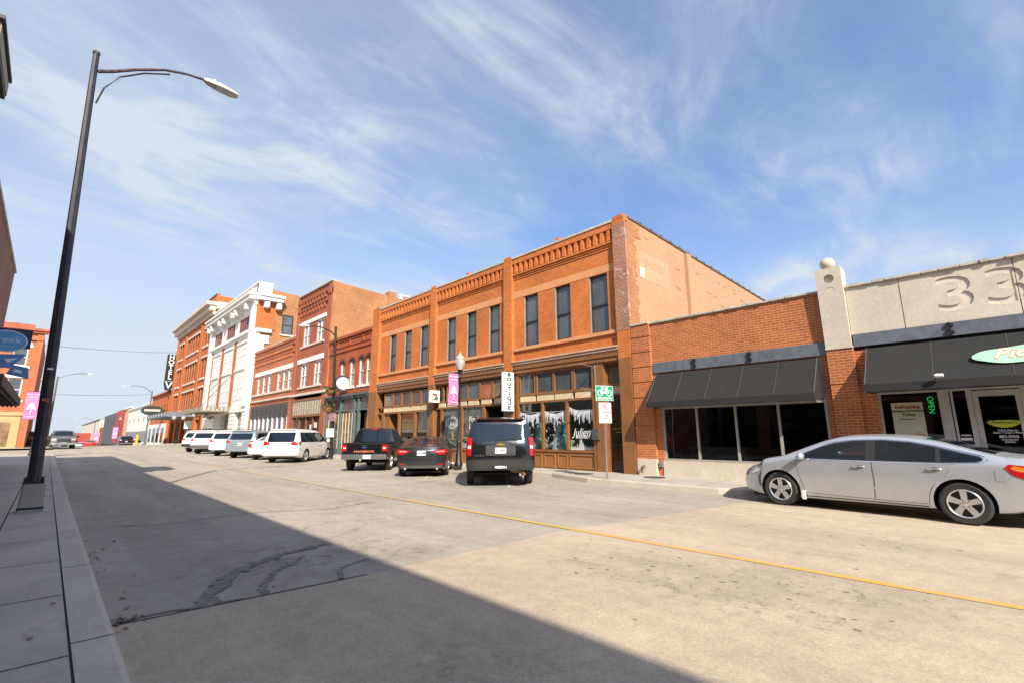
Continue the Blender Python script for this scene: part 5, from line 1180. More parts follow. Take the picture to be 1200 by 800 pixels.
# vertical HOTEL sign with a V under it
t = thing('hotel_sign', 'black vertical hotel sign with white HOTEL letters and a V below', 'sign', (13.4, 96.6, 9))
MB().box(12.86, 14.06, 96.4, 96.9, 10.6, 15.0).build('sign_box', BLKSIGN, t)
F = Face('y-', 96.4); mb = MB()
for k, ch in enumerate('HOTEL'): mb.ftext(F, ch, 13.46, 14.5 - k * 0.84, 0.03, 1.05, 1.0, 0, 0.02, 0.02)
mb.build('lettering', WSIGN, t)
mb = MB(); mb.fprism(F, [(12.75, 10.45), (14.2, 10.45), (13.9, 9.0), (13.05, 9.0)], -0.3, 0.0); mb.build('lower_plate', BLKSIGN, t)
mb = MB(); mb.ftext(F, 'V', 13.47, 9.75, 0.03, 1.5, 1.05, 0, 0.02, 0.02); mb.build('initial_letter', WSIGN, t)
mb = MB(); mb.box(13.9, 14.1, 95.6, 96.4, 14.2, 14.4); mb.box(13.9, 14.1, 95.6, 96.4, 11.2, 11.4); mb.build('bracket', BLACK, t)

# ------------------------------------------------------------------ farther right-hand row (beyond the crest)
def farblock(name, label, x, y0, y1, ztop, mat, depth=16, win=None, base=None, wmat=None, trim=None, cat='building'):
    zb = zg(y1) - 1.0; F = Face('x-', x); b_ = thing(name, label, cat, (x, (y0 + y1) / 2, zg(y0)))
    h = []
    if win:
        n, z0, z1, w = win; p_ = (y1 - y0) / n
        h = [(y0 + p_ * (k + 0.5) - w / 2, y0 + p_ * (k + 0.5) + w / 2, z0, z1) for k in range(n)]
    front(b_, F, y0, y1, zb, ztop, h, mat, depth=0.25)
    mb = MB(); mb.box(x + 0.3, x + depth, y0, y0 + 0.3, zb, ztop - 0.15); mb.box(x + 0.3, x + depth, y1 - 0.3, y1, zb, ztop - 0.15); mb.box(x + depth - 0.3, x + depth, y0 + 0.3, y1 - 0.3, zb, ztop - 0.2); mb.build('side_wall', mat, b_)
    MB().box(x + 0.3, x + depth - 0.3, y0 + 0.3, y1 - 0.3, ztop - 0.8, ztop - 0.6).build('roof', ROOF, b_)
    for q in h: window(b_, F, *q, wmat or FRAME_D, GLASS_SHOP, fw=0.12, dep=0.12)
    if base: MB().fbox(F, y0 + 0.2, y1 - 0.2, zb, base[1], -0.05, 0.08).build('shop_front', base[0], b_)
    if trim: MB().fbox(F, y0 - 0.1, y1 + 0.1, ztop - 0.02, ztop + 0.25, -0.35, 0.35).build('cornice', trim, b_)
    return b_
farblock('brick_building', 'low two-storey brick building with an oval sign past the hotel', 14.0, 97.2, 116, 8.8, B_hotel, win=(7, 4.9, 6.8, 1.2), base=(WPAINT, 3.6), trim=B_tall)
lowb = [o for o in bpy.data.objects if o.type == 'EMPTY' and o.get('label', '').startswith('low two-storey brick')][0]
for y in (98.5, 103, 107.5, 112): pane(lowb, y, y + 2.6, 0.4, 2.9, GLASS_SHOP, 0.1, 'shop_window')
t = thing('oval_sign', 'dark oval projecting sign on the low brick building past the hotel', 'sign', (12.2, 100, 5.3))
F = Face('y-', 99.9); MB().fprism(F, circle(12.2, 5.75, 1.55, 28, 0.8), -0.2, 0).build('sign_disc', plain('dark_green_sign', (0.03, 0.04, 0.035), 0.5), t); MB().fprism(F, [(11.1, 5.6), (13.3, 5.6), (13.3, 5.95), (11.1, 5.95)], 0.0, 0.03).build('pale_bar', LIME, t); MB().box(13.6, 14, 99.95, 100.05, 5.6, 5.9).build('bracket', BLACK, t)
hw_ = 0
farblock('white_building', 'pale two-storey building with a grey shop front beyond the brick row', 14.5, 117, 158, 8.0, plain('cream_render', (0.78, 0.74, 0.66), 0.8), win=(5, 4.6, 5.6, 2.4), base=(plain('grey_shopfront', (0.24, 0.235, 0.23), 0.7), 2.6), trim=WPAINT)
farblock('cream_brick_building', 'narrow cream and tan brick building next to the red front', 15, 158.5, 172, 8.9, plain('tan_cream_brick', (0.60, 0.36, 0.22), 0.8), win=(3, 4.6, 6.4, 1.6), base=(plain('dark_shopfront', (0.06, 0.055, 0.05), 0.7), 1.0), trim=WPAINT)
farblock('red_building', 'bright red two-storey front far down the street', 15, 172.5, 196, 9.2, plain('red_render', (0.42, 0.045, 0.045), 0.7), win=(2, 3.0, 5.0, 2.0), base=(plain('dark_shopfront2', (0.05, 0.045, 0.045), 0.7), -0.5))
farblock('grey_building', 'dark grey two-storey building far down the street with black awnings', 15, 197, 240, 9.0, plain('dark_grey_render', (0.085, 0.085, 0.09), 0.7), win=(6, 3.4, 5.2, 1.6), base=(BLACKM, -1.0))
farblock('brick_sliver', 'small dark red brick building between the grey front and the stone building', 15, 241, 258, 5.0, B_red)
farblock('stone_building', 'long pale stone building with a dark flat eave closing the right row', 15, 262, 400, 8.4, LIME, depth=30, win=(8, -3.0, 3.5, 4), trim=plain('dark_eave', (0.11, 0.10, 0.085), 0.8), wmat=LIME)
# far horizon: low houses and a tree belt
random.seed(31)
for k in range(7):
    x = -46 + k * 17 + random.uniform(-4, 4); y = random.uniform(430, 620); z = zg(y); h = random.uniform(5.5, 8.5); w = random.uniform(6, 10)
    hb = thing('distant_house', 'distant %s house with a dark roof on the horizon' % ('tan', 'grey', 'cream', 'white', 'buff', 'brown', 'stone coloured')[k], 'house', (x, y, z), group='houses on the horizon')
    c = [(0.42, 0.35, 0.27), (0.36, 0.35, 0.34), (0.52, 0.47, 0.38), (0.62, 0.6, 0.56), (0.5, 0.42, 0.3), (0.3, 0.22, 0.16), (0.46, 0.43, 0.38)][k]
    MB().box(x - w, x + w, y, y + 9, z - 0.5, z + h).build('wall', plain('house_%d' % k, c, 0.8), hb)
    MB().hexa([(x - w - .4, y - .4, z + h), (x + w + .4, y - .4, z + h), (x + w + .4, y + 9.4, z + h), (x - w - .4, y + 9.4, z + h), (x - w + 1, y + 4, z + h + 2.2), (x + w - 1, y + 4, z + h + 2.2), (x + w - 1, y + 5, z + h + 2.2), (x - w + 1, y + 5, z + h + 2.2)]).build('roof', plain('house_roof', (0.14, 0.12, 0.11), 0.9), hb)
mb = MB()
for k in range(420):
    x = random.uniform(-330, 260); y = random.uniform(640, 760); r = random.uniform(2.5, 5.0); mb.ball((x, y, -9 + random.uniform(1.5, 6.5)), r, 6, 4, (random.uniform(0.8, 1.5), 1, random.uniform(0.6, 1.2)))
structure(mb.build('far_wood', plain('bare_tree_belt', (0.13, 0.115, 0.085), 0.95, var=0.4, nscale=0.3)), 'stuff')

# ------------------------------------------------------------------ left side: buildings that shade the road
XL = -2.10; FL = Face('x+', XL)
def leftblock(name, label, y0, y1, ztop, mat, win, depth=14):
    b_ = thing(name, label, 'building', (XL, (y0 + y1) / 2, 0)); h = []
    if win:
        n, z0, z1, w = win; p_ = (y1 - y0) / n; h = [(y0 + p_ * (k + 0.5) - w / 2, y0 + p_ * (k + 0.5) + w / 2, z0, z1) for k in range(n)]
    front(b_, FL, y0, y1, -0.2, ztop, h, mat, depth=0.25)
    mb = MB(); mb.box(XL - depth, XL - 0.3, y0, y0 + 0.3, -0.2, ztop - 0.02); mb.box(XL - depth, XL - 0.3, y1 - 0.3, y1, -0.2, ztop - 0.02); mb.box(XL - depth, XL - depth + 0.3, y0 + 0.3, y1 - 0.3, -0.2, ztop - 0.03); mb.build('side_wall', mat, b_)
    MB().box(XL - depth + 0.3, XL - 0.3, y0 + 0.3, y1 - 0.3, ztop - 0.7, ztop - 0.5).build('roof', ROOF, b_)
    for q in h: window(b_, FL, *q, FRAME_D, GLASS_UP, fw=0.08, dep=0.15)
    MB().fbox(FL, y0, y1, ztop + 0.002, ztop + 0.1, -0.35, 0.06).build('parapet_coping', COPING, b_)
    return b_
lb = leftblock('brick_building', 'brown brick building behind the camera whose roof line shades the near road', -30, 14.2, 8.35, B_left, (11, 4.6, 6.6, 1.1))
mb = MB()
for k in range(12): a = -29.4 + k * 3.6; mb.fbox(FL, a, a + 2.9, 0.6, 3.0, 0.0, 0.03)
mb.build('shop_window', GLASS_SHOP, lb)
nb = thing('cornice_building', 'narrow dark building on the left with a deep bracketed cornice board', 'building', (XL, 15.2, 0))
front(nb, FL, 14.2, 16.3, -0.2, 10.1, [], B_left); MB().box(XL - 8, XL - 0.3, 14.2, 16.3, -0.2, 10.0).build('side_wall', B_left, nb)
mb = MB(); mb.fbox(FL, 13.5, 15.95, 9.55, 10.05, 0.0, 0.27); mb.fbox(FL, 13.4, 16.0, 10.052, 10.13, -0.3, 0.32); mb.fbox(FL, 14.25, 15.9, 8.6, 9.53, 0.0, 0.2); mb.build('cornice', plain('dark_brown_cornice', (0.055, 0.045, 0.04), 0.6), nb)
mb = MB(); mb.fbox(FL, 13.5, 15.95, 9.65, 9.95, 0.27, 0.285); mb.build('fascia_strip', plain('tan_fascia', (0.33, 0.27, 0.2), 0.7), nb)
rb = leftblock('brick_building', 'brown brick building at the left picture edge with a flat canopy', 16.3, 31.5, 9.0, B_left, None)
mb = MB(); mb.fbox(FL, 17, 28.0, 2.72, 2.80, 0.0, 1.07); mb.fbox(FL, 17, 28.02, 2.70, 2.98, 1.07, 1.13); mb.fbox(FL, 28.0, 28.05, 2.70, 2.98, 0.0, 1.13)
for k in range(9): mb.fbox(FL, 17, 28, 2.64, 2.718, 0.08 + k * 0.115, 0.13 + k * 0.115)
cn = mb.build('canopy', plain('rusty_canopy', (0.055, 0.035, 0.028), 0.7, var=0.4), rb)
mb = MB(); mb.fbox(FL, 20, 27, 3.2, 4.9, 0.0, 0.12); mb.build('sign_band', plain('pale_grey_band', (0.42, 0.42, 0.43), 0.6), rb)
mb = MB()
for k in range(5): mb.fbox(FL, 17 + k * 3.2, 19.6 + k * 3.2, 0.5, 2.5, 0.0, 0.03)
mb.build('shop_window', GLASS_SHOP, rb)
# blue round sign and the blue panel below, both hung from the canopied building
t = thing('blade_sign', 'blue oval sign with pale rim reading Creek at left', 'sign', (-1.7, 22.6, 4.6))
F = Face('y-', 22.5); MB().box(-2.15, -0.80, 22.5, 22.56, 4.34, 4.96).build('backing_board', plain('navy_board', (0.025, 0.03, 0.05), 0.6), t)
MB().fprism(F, circle(-1.36, 4.54, 0.49, 30, 0.36), 0.0, 0.05).build('rim', plain('pale_blue_rim', (0.5, 0.66, 0.78), 0.5), t)
MB().fprism(F, circle(-1.36, 4.54, 0.45, 30, 0.32), 0.0, 0.06).build('sign_disc', plain('sign_blue', (0.10, 0.33, 0.60), 0.5), t)
mb = MB(); mb.ftext(F, 'creek', -1.38, 4.58, 0.07, 0.30, 1.05, 0, 0.003, 0.01); mb.ftext(F, 'DENTAL', -1.34, 4.36, 0.07, 0.08, 1.2, 0, 0, 0.01); mb.build('lettering', plain('pale_blue_letters', (0.45, 0.62, 0.75), 0.5), t)
MB().tube([(-2.45, 22.55, 5.0), (-2.25, 22.55, 5.0)], 0.02).build('bracket', BLACK, t)
t = thing('hanging_panel', 'blue and white ribbon shaped panel hung below the oval sign', 'sign', (-1.4, 25.0, 3.6)); F = Face('y-', 25.0)
mb = MB(); mb.fprism(F, [(-1.63, 4.39), (-0.93, 4.46), (-1.23, 4.04), (-0.83, 3.96), (-0.78, 3.56), (-1.38, 3.69), (-1.28, 3.94), (-1.63, 3.89)], 0, 0.05); mb.build('panel', plain('panel_blue', (0.10, 0.26, 0.56), 0.5, var=0.3, nscale=4), t)
mb = MB(); mb.fprism(F, [(-1.50, 4.24), (-1.13, 4.29), (-1.38, 4.09)], 0.05, 0.06); mb.fprism(F, [(-1.18, 3.89), (-0.98, 3.84), (-0.98, 3.74), (-1.20, 3.79)], 0.05, 0.06); mb.build('white_ribbon', WSIGN, t)
MB().tube([(-2.45, 25.03, 4.4), (-1.8, 25.03, 4.4)], 0.02).build('bracket', BLACK, t)

# orange corner building across the cross street
CB = thing('corner_building', 'orange brick corner building with white arched windows beyond the left pavement', 'building', (-7, 64.3, 0))
FC = Face('y-', 64.3)
def c_extra(mb):
    mb.fbox(FC, -1.9, -1.45, 0.3, 11.2, -0.02, 0.12); mb.fbox(FC, -14, -1.45, 10.6, 10.8, -0.02, 0.2)
front(CB, FC, -14.0, -1.45, -0.2, 11.3, [(-3.35, -2.35, 8.1, 9.9), (-5.6, -4.6, 8.1, 9.9), (-3.35, -2.35, 4.9, 6.9), (-5.6, -4.6, 4.9, 6.9), (-7.9, -6.9, 8.1, 9.9)], B_far, extra=c_extra)
MB().box(-14, -1.45, 64.62, 82, -0.2, 11.1).build('side_wall', B_far, CB)
mb = MB(); mb.fbox(FC, -14.2, -1.2, 11.302, 11.5, -0.3, 0.3); mb.fbox(FC, -14.2, -1.0, 11.502, 11.72, -0.3, 0.45); mb.fbox(FC, -14.1, -2.2, 11.722, 12.1, -0.3, 0.1); mb.build('cornice', plain('red_tile_cornice', (0.40, 0.11, 0.05), 0.7, var=0.3), CB)
for q in ((-3.35, -2.35, 8.1, 9.9), (-5.6, -4.6, 8.1, 9.9), (-3.35, -2.35, 4.9, 6.9), (-5.6, -4.6, 4.9, 6.9), (-7.9, -6.9, 8.1, 9.9)): window(CB, FC, *q, WPAINT, GLASS_UP, fw=0.09, dep=0.15)
mb = MB()
for c in (-2.85, -5.1, -7.4):
    n = 12; r0, r1 = 0.55, 0.78
    for k in range(n):
        a, b = pi * k / n, pi * (k + 1) / n; mb.fprism(FC, [(c + r0 * cos(a), 9.9 + r0 * sin(a)), (c + r1 * cos(a), 9.9 + r1 * sin(a)), (c + r1 * cos(b), 9.9 + r1 * sin(b)), (c + r0 * cos(b), 9.9 + r0 * sin(b))], -0.02, 0.05)
    mb.fbox(FC, c - 0.8, c + 0.8, 7.85, 8.08, -0.02, 0.10); mb.fbox(FC, c - 0.75, c + 0.75, 6.95, 7.2, -0.02, 0.08); mb.fbox(FC, c - 0.75, c + 0.75, 4.68, 4.88, -0.02, 0.08)
mb.build('arch_trim', WPAINT, CB)
mb = MB(); mb.fbox(FC, -14, -2.0, 0.2, 3.4, 0.0, 0.05); mb.fbox(FC, -14, -1.4, 3.42, 3.75, 0.0, 0.15); mb.build('shop_front', plain('tan_shopfront', (0.50, 0.32, 0.15), 0.7), CB)
mb = MB(); mb.fbox(FC, -3.6, -2.6, 0.6, 2.8, 0.05, 0.07); mb.fbox(FC, -6.5, -4.2, 0.6, 2.8, 0.05, 0.07); mb.build('shop_window', glass_dark('corner_shop_glass', (0.22, 0.14, 0.08), 0.1), CB)

# ------------------------------------------------------------------ street furniture
def street_lamp(name, label, base, top, plinth, r0, r1, arm, head, mats, cond=False, group=None, fitting='head'):
    t = thing(name, label, 'street lamp', base, group=group); b = Vector(base); tp = Vector(top); axis = (tp - b).normalized()
    if plinth:
        w, h = plinth; mb = MB(); mb.hexa([(b.x - w, b.y - w, b.z - 0.02), (b.x + w, b.y - w, b.z - 0.02), (b.x + w, b.y + w, b.z - 0.02), (b.x - w, b.y + w, b.z - 0.02), (b.x - w * 0.88, b.y - w * 0.88, b.z + h), (b.x + w * 0.88, b.y - w * 0.88, b.z + h), (b.x + w * 0.88, b.y + w * 0.88, b.z + h), (b.x - w * 0.88, b.y + w * 0.88, b.z + h)])
        mb.build('plinth', concrete('plinth_concrete', (0.40, 0.36, 0.31), var=0.2, scale=3, stain=0.5), t, bevel=0.02)
        MB().box(b.x - w * 1.02, b.x + w * 1.02, b.y - w * 1.02, b.y + w * 1.02, b.z + 0.05, b.z + 0.085).build('plinth_band', BLACK, t)
        b = b + axis * h
        MB().box(b.x - r0 * 1.45, b.x + r0 * 1.45, b.y - r0 * 1.45, b.y + r0 * 1.45, b.z, b.z + 0.035).build('base_plate', BLACK, t)
        mb = MB()
        for sx in (-1, 1):
            for sy in (-1, 1): mb.lathe((b.x + sx * r0 * 1.15, b.y + sy * r0 * 1.15, b.z + 0.03), [(0.025, 0), (0.025, 0.05), (0.015, 0.08)], 8)
        mb.build('bolt', BLACK, t)
    n = 12; mb = MB(); mb.tube([b + (tp - b) * k / n for k in range(n + 1)], [r0 + (r1 - r0) * k / n for k in range(n + 1)], mats.get('sides', 8)); po_ = mb.build('pole', mats['pole'], t, smooth=30)
    mb = MB(); mb.lathe(tp, [(r1 * 1.15, -0.03), (r1 * 1.2, 0.03), (r1 * 0.6, 0.06)], 10); mb.build('pole_cap', mats['pole'], t)
    mb = MB(); mb.tube(arm, mats.get('armr', 0.035), 8); mb.build('arm', mats.get('arm', mats['pole']), t, smooth=40)
    if cond: mb = MB(); mb.tube(cond, 0.018, 6); mb.build('brace', mats['pole'], t, smooth=40)
    a = Vector(arm[-1]); d = (Vector(head) - a).normalized(); s = d.cross(Vector((0, 0, 1))).normalized(); u = s.cross(d); L = (Vector(head) - a).length
    mb = MB(); st = [(0, .04, .05, -.02), (.12, .09, .07, -.04), (.45, .13, .075, -.05), (.85, .125, .05, -.045), (1.0, .09, .02, -.03)]; rg = []
    for f, w, hh_, lo in st:
        c = a + d * (L * f); i = len(mb.v); mb.v += [c - s * w + u * lo, c - s * w * 0.9 + u * hh_ * 0.6, c - s * w * 0.45 + u * hh_, c + s * w * 0.45 + u * hh_, c + s * w * 0.9 + u * hh_ * 0.6, c + s * w + u * lo]; rg.append(i)
    for p_, q in zip(rg, rg[1:]):
        for k in range(6): mb.f.append((p_ + k, p_ + (k + 1) % 6, q + (k + 1) % 6, q + k)); mb.mi.append(0)
    mb.f.append(tuple(rg[0] + k for k in range(6))); mb.f.append(tuple(rg[-1] + k for k in reversed(range(6)))); mb.mi += [0, 0]
    hd = mb.build('lamp_head', mats['head'], t, smooth=40)
    c = a + d * (L * 0.6) + u * -0.052; MB().hexa([c - d * L * .25 - s * .09 - u * .015, c + d * L * .25 - s * .09 - u * .015, c + d * L * .25 + s * .09 - u * .015, c - d * L * .25 + s * .09 - u * .015, c - d * L * .25 - s * .09, c + d * L * .25 - s * .09, c + d * L * .25 + s * .09, c - d * L * .25 + s * .09]).build('lens', LAMPW, hd)
    c = a + d * (L * 0.3) + u * 0.07; mb = MB(); mb.lathe(c, [(0.03, 0), (0.035, 0.05), (0.02, 0.07)], 10); mb.build('photocell', WPAINT, hd)
    return t
HEADM = plain('lamp_head_beige', (0.50, 0.47, 0.40), 0.4, 0.1)
RUSTARM = plain('rusting_arm', (0.075, 0.050, 0.048), 0.7, var=0.9, nscale=14)
L1 = street_lamp('street_lamp', 'tall dark leaning street lamp on a square concrete plinth at left', (-0.05, 12.2, 0.15), (-0.31, 12.31, 9.42), (0.168, 0.48), 0.094, 0.054,
    [(-0.24, 12.31, 9.03), (0.0, 12.31, 9.17), (0.36, 12.31, 9.43), (0.85, 12.31, 9.72), (1.25, 12.31, 9.85), (1.6, 12.31, 9.90)], (2.34, 12.31, 9.86), dict(pole=BRONZE, arm=RUSTARM, head=HEADM, sides=8, armr=[0.04, 0.036, 0.033, 0.03, 0.028, 0.028]),
    cond=[(-0.18, 12.31, 8.3), (-0.1, 12.31, 8.7), (0.12, 12.31, 9.1), (0.5, 12.31, 9.42), (0.95, 12.31, 9.66)])
mb = MB(); F = Face('y-', 12.1)
mb.fbox(F, -0.15, -0.10, 2.08, 2.13, -0.03, -0.005); mb.fbox(F, -0.09, -0.06, 2.06, 2.14, -0.03, -0.005); mb.build('sticker_scrap', plain('sticker_orange', (0.5, 0.13, 0.06), 0.6, var=0.5, nscale=20), L1)
MB().box(-0.16, -0.08, 12.13, 12.15, 2.66, 2.69).build('white_sticker', WSIGN, L1)
zb = zg(22) + 0.15
L2 = street_lamp('street_lamp', 'black lamp pole with flower baskets and a curved arm before the tall narrow building', (9.35 + 3.1, 22.9 + 5.6, zb), (12.2, 28.5, 8.1), None, 0.10, 0.07,
    [(12.2, 28.5, 7.55), (11.9, 28.5, 7.8), (11.3, 28.5, 7.98), (10.9, 28.45, 7.98), (10.55, 28.4, 7.92)], (9.9, 28.4, 7.86), dict(pole=BLACK, head=HEADM, sides=10))
FOL = plain('basket_foliage', (0.10, 0.15, 0.035), 0.8, var=0.5, nscale=14); 
for z in (4.15, 3.1):
    t = thing('flower_basket', 'hanging flower basket on the black lamp pole, the %s one' % ('upper' if z > 4 else 'lower'), 'flower basket', (12.35, 28.5, z), group='flower baskets on the lamp pole')
    mb = MB(); mb.lathe((12.0, 28.3, z), [(0.05, -0.3), (0.2, -0.22), (0.27, 0.0)], 12); mb.build('basket', BROWN, t)
    random.seed(int(z * 10)); mb = MB()
    for k in range(90):
        a = random.uniform(0, 6.28); r = random.uniform(0.05, 0.42); c = Vector((12.0 + r * cos(a), 28.3 + r * sin(a), z + random.uniform(-0.18, 0.2))); e = Vector((random.uniform(-1, 1), random.uniform(-1, 1), random.uniform(-1, 1))).normalized() * 0.09; g_ = e.cross(Vector((0.3, 0.5, 0.8))).normalized() * 0.05
        mb.face([c - e, c + g_, c + e, c - g_])
    mb.build('foliage', FOL, t); MB().tube([(12.0, 28.3, z + 0.1), (12.35, 28.5, z + 0.25)], 0.02).build('hanger', BLACK, t)
mb = MB(); mb.box(12.0, 12.45, 28.33, 28.38, 1.35, 1.85); ws = mb.build('notice_board', WSIGN); single(ws, 'white notice wrapped round the black lamp pole', 'notice')
mb = MB(); mb.box(12.05, 12.45, 28.28, 28.3, 2.3, 2.8); single(mb.build('banner', plain('mauve_banner', (0.3, 0.15, 0.2), 0.7, var=0.5, nscale=8)), 'small mauve banner between the flower baskets', 'banner')
for (nm, lb_, b0, tp_, arm_, hd_) in (('street_lamp', 'slim street lamp past the hotel with arm over the road', (12.3, 104, zg(104) + 0.15), (12.3, 104, 9.3), [(12.3, 104, 9.0), (11.2, 104, 9.9), (10.0, 104, 10.1), (9.2, 104, 10.0)], (8.1, 104, 9.9)),
    ('street_lamp', 'small far street lamp in front of the stone building', (12.3, 236, zg(236) + 0.15), (12.3, 236, 7.2), [(12.3, 236, 6.8), (11, 236, 7.8), (9.4, 236, 8.2), (7.6, 236, 8.0)], (6.4, 236, 7.9)),
    ('street_lamp', 'far left street lamp arm showing beside the leaning pole', (0.0, 88, zg(88) + 0.15), (0.0, 88, 9.4), [(0, 88, 9.2), (1.0, 88, 9.75), (2.0, 88, 10.0), (2.9, 88, 10.05)], (3.9, 88, 10.0))):
    street_lamp(nm, lb_, b0, tp_, None, 0.14, 0.09, arm_, hd_, dict(pole=plain('grey_pole', (0.16, 0.16, 0.165), 0.5, 0.3), head=HEADM, sides=8, armr=0.06))
GLOBE = plain('lamp_globe', (0.42, 0.40, 0.36), 0.25, coat=0.5)
def heritage(label, x, y, zt, banner, gr=None):
    z = zg(y) + 0.15; t = thing('heritage_lamp', label, 'street lamp', (x, y, z), group=gr); mb = MB(); H = zt - z
    mb.lathe((x, y, z), [(0.17, 0), (0.17, 0.12), (0.13, 0.18), (0.12, 0.5), (0.085, 0.6), (0.07, 0.95), (0.09, 0.98), (0.06, 1.05), (0.045, H - 1.15), (0.075, H - 1.1), (0.05, H - 1.0), (0.10, H - 0.88), (0.13, H - 0.8)], 14); mb.build('post', BLACK, t, smooth=35)
    mb = MB(); mb.lathe((x, y, z), [(0.12, H - 0.80), (0.20, H - 0.62), (0.215, H - 0.45), (0.19, H - 0.34)], 16); mb.build('globe', GLOBE, t, smooth=50)
    mb = MB(); mb.lathe((x, y, z), [(0.20, H - 0.345), (0.215, H - 0.32), (0.16, H - 0.22), (0.08, H - 0.16), (0.05, H - 0.1), (0.04, H - 0.05), (0.01, H)], 16); mb.build('cap', plain('lamp_cap_pale', (0.40, 0.38, 0.34), 0.4), t, smooth=40)
    if banner:
        d = banner[0]; z0, z1 = banner[1], banner[2]; w = banner[3]; mb = MB(); mb.tube([(x, y, z1 + 0.02), (x + d * (w + 0.12), y, z1 + 0.02)], 0.014); mb.tube([(x, y, z0 - 0.02), (x + d * (w + 0.12), y, z0 - 0.02)], 0.014); mb.build('banner_arm', BLACK, t)
        xa, xb = sorted((x + d * 0.09, x + d * (w + 0.09))); b_ = thing('banner', banner[4], 'banner', ((xa + xb) / 2, y, z0), group=banner[5] if len(banner) > 5 else None)
        mb = MB(); n = 10
        for k in range(n):
            za, zc = z0 + (z1 - z0) * k / n, z0 + (z1 - z0) * (k + 1) / n; oa, oc = 0.02 * sin(k * 0.9), 0.02 * sin((k + 1) * 0.9)
            mb.hexa([(xa, y - 0.004 + oa, za), (xb, y - 0.004 + oa, za), (xb, y + 0.004 + oa, za), (xa, y + 0.004 + oa, za), (xa, y - 0.004 + oc, zc), (xb, y - 0.004 + oc, zc), (xb, y + 0.004 + oc, zc), (xa, y + 0.004 + oc, zc)])
        mb.build('cloth', PINK, b_)
        Fb = Face('y-', y - 0.03); h = z1 - z0; c = (xa + xb) / 2; mb = MB(); mb.fprism(Fb, [(c - w * .42, z0 + h * .30), (c - w * .2, z0 + h * .55), (c, z0 + h * .62), (c + w * .2, z0 + h * .55), (c + w * .42, z0 + h * .30), (c + w * .1, z0 + h * .36), (c, z0 + h * .5), (c - w * .1, z0 + h * .36)], 0, 0.004)
        mb.fbox(Fb, c - w * .3, c + w * .3, z0 + h * .06, z0 + h * .10, 0, 0.004); mb.fbox(Fb, c - w * .06, c + w * .06, z0 + h * .16, z0 + h * .55, 0, 0.005)
        mb.build('print', PINKL, b_)
        mb = MB(); mb.ftext(Fb, 'Downtown', c, z0 + h * 0.9, 0.006, w * 0.24, 0.9, 0.2, 0, 0.003); mb.ftext(Fb, 'District', c, z0 + h * 0.8, 0.006, w * 0.24, 0.9, 0.2, 0, 0.003); mb.build('lettering', WSIGN, b_)
    return t
heritage('black heritage lamp with pale globe and pink banner before the brown shop fronts', 12.5, 16.1, 5.0, (-1, 2.68, 4.02, 0.50, 'pink banner on the heritage lamp in front of the brown shop fronts'))
heritage('black heritage lamp with a pink banner on the left pavement', -0.55, 42.5, 5.55, (-1, 2.55, 4.25, 0.62, 'pink banner on the heritage lamp of the left pavement'))
heritage('far heritage lamp with a pink banner before the dark grey building', 12.3, 205, 6.0, (-1, -0.6, 2.9, 1.5, 'far pink banner before the dark grey building'))
heritage('far heritage lamp with a pink banner before the pale buildings', 12.3, 150, 6.2, (-1, 1.0, 3.7, 1.0, 'far pink banner before the cream brick building'))
# sign post with bike route plate and no parking plate
sp_ = thing('sign_post', 'thin steel sign post by the kerb carrying a green and a white plate', 'sign post', (11.98, 8.32, 0.15))
mb = MB(); mb.box(11.955, 12.005, 8.32, 8.345, 0.1, 2.9); mb.build('post', plain('galvanised_steel', (0.36, 0.37, 0.38), 0.45, 0.6), sp_)
yaw = radians(24)
t = thing('route_sign', 'green BIKE ROUTE plate with a white bicycle on the thin steel post', 'sign', (11.97, 8.30, 2.42)); P1 = Plate((11.97, 8.30, 0), yaw)
MB().fbox(P1, -0.30, 0.30, 2.43, 2.88, 0.0, 0.006).build('plate', WSIGN, t, bevel=0.002); MB().fbox(P1, -0.288, 0.288, 2.442, 2.868, 0.006, 0.008).build('green_field', GREENSIGN, t)
mb = MB()
def ring(mb, P, cx, cy, r, w, d0, d1, n=22):
    for k in range(n):
        a, b = 2 * pi * k / n, 2 * pi * (k + 1) / n; mb.fprism(P, [(cx + r * cos(a), cy + r * sin(a)), (cx + r * cos(b), cy + r * sin(b)), (cx + (r - w) * cos(b), cy + (r - w) * sin(b)), (cx + (r - w) * cos(a), cy + (r - w) * sin(a))], d0, d1)
def barp(mb, P, a, b, w, d0, d1):
    dx, dy = b[0] - a[0], b[1] - a[1]; L = math.hypot(dx, dy); nx, ny = -dy / L * w / 2, dx / L * w / 2; mb.fprism(P, [(a[0] - nx, a[1] - ny), (b[0] - nx, b[1] - ny), (b[0] + nx, b[1] + ny), (a[0] + nx, a[1] + ny)], d0, d1)
for cx in (-0.15, 0.15): ring(mb, P1, cx, 2.66, 0.095, 0.02, 0.008, 0.011)
for a, b in (((-0.15, 2.66), (-0.07, 2.80)), ((-0.07, 2.80), (0.09, 2.78)), ((0.09, 2.78), (0.0, 2.66)), ((0.0, 2.66), (-0.07, 2.78)), ((0.0, 2.66), (0.15, 2.66)), ((0.15, 2.66), (0.08, 2.82)), ((-0.15, 2.66), (0.0, 2.66)), ((-0.12, 2.82), (-0.03, 2.82)), ((0.05, 2.83), (0.13, 2.83))): barp(mb, P1, a, b, 0.022, 0.008, 0.011)
mb.ftext(P1, 'BIKE ROUTE', 0, 2.50, 0.011, 0.088, 1.0, 0, 0.002, 0.003); mb.build('bicycle_symbol', WSIGN, t)
t = thing('parking_sign', 'white LOADING ZONE plate with a barred circle under the green plate', 'sign', (11.97, 8.30, 1.78)); F = P1
MB().fbox(P1, -0.215, 0.215, 1.76, 2.37, 0.0, 0.006).build('plate', WSIGN, t, bevel=0.002)
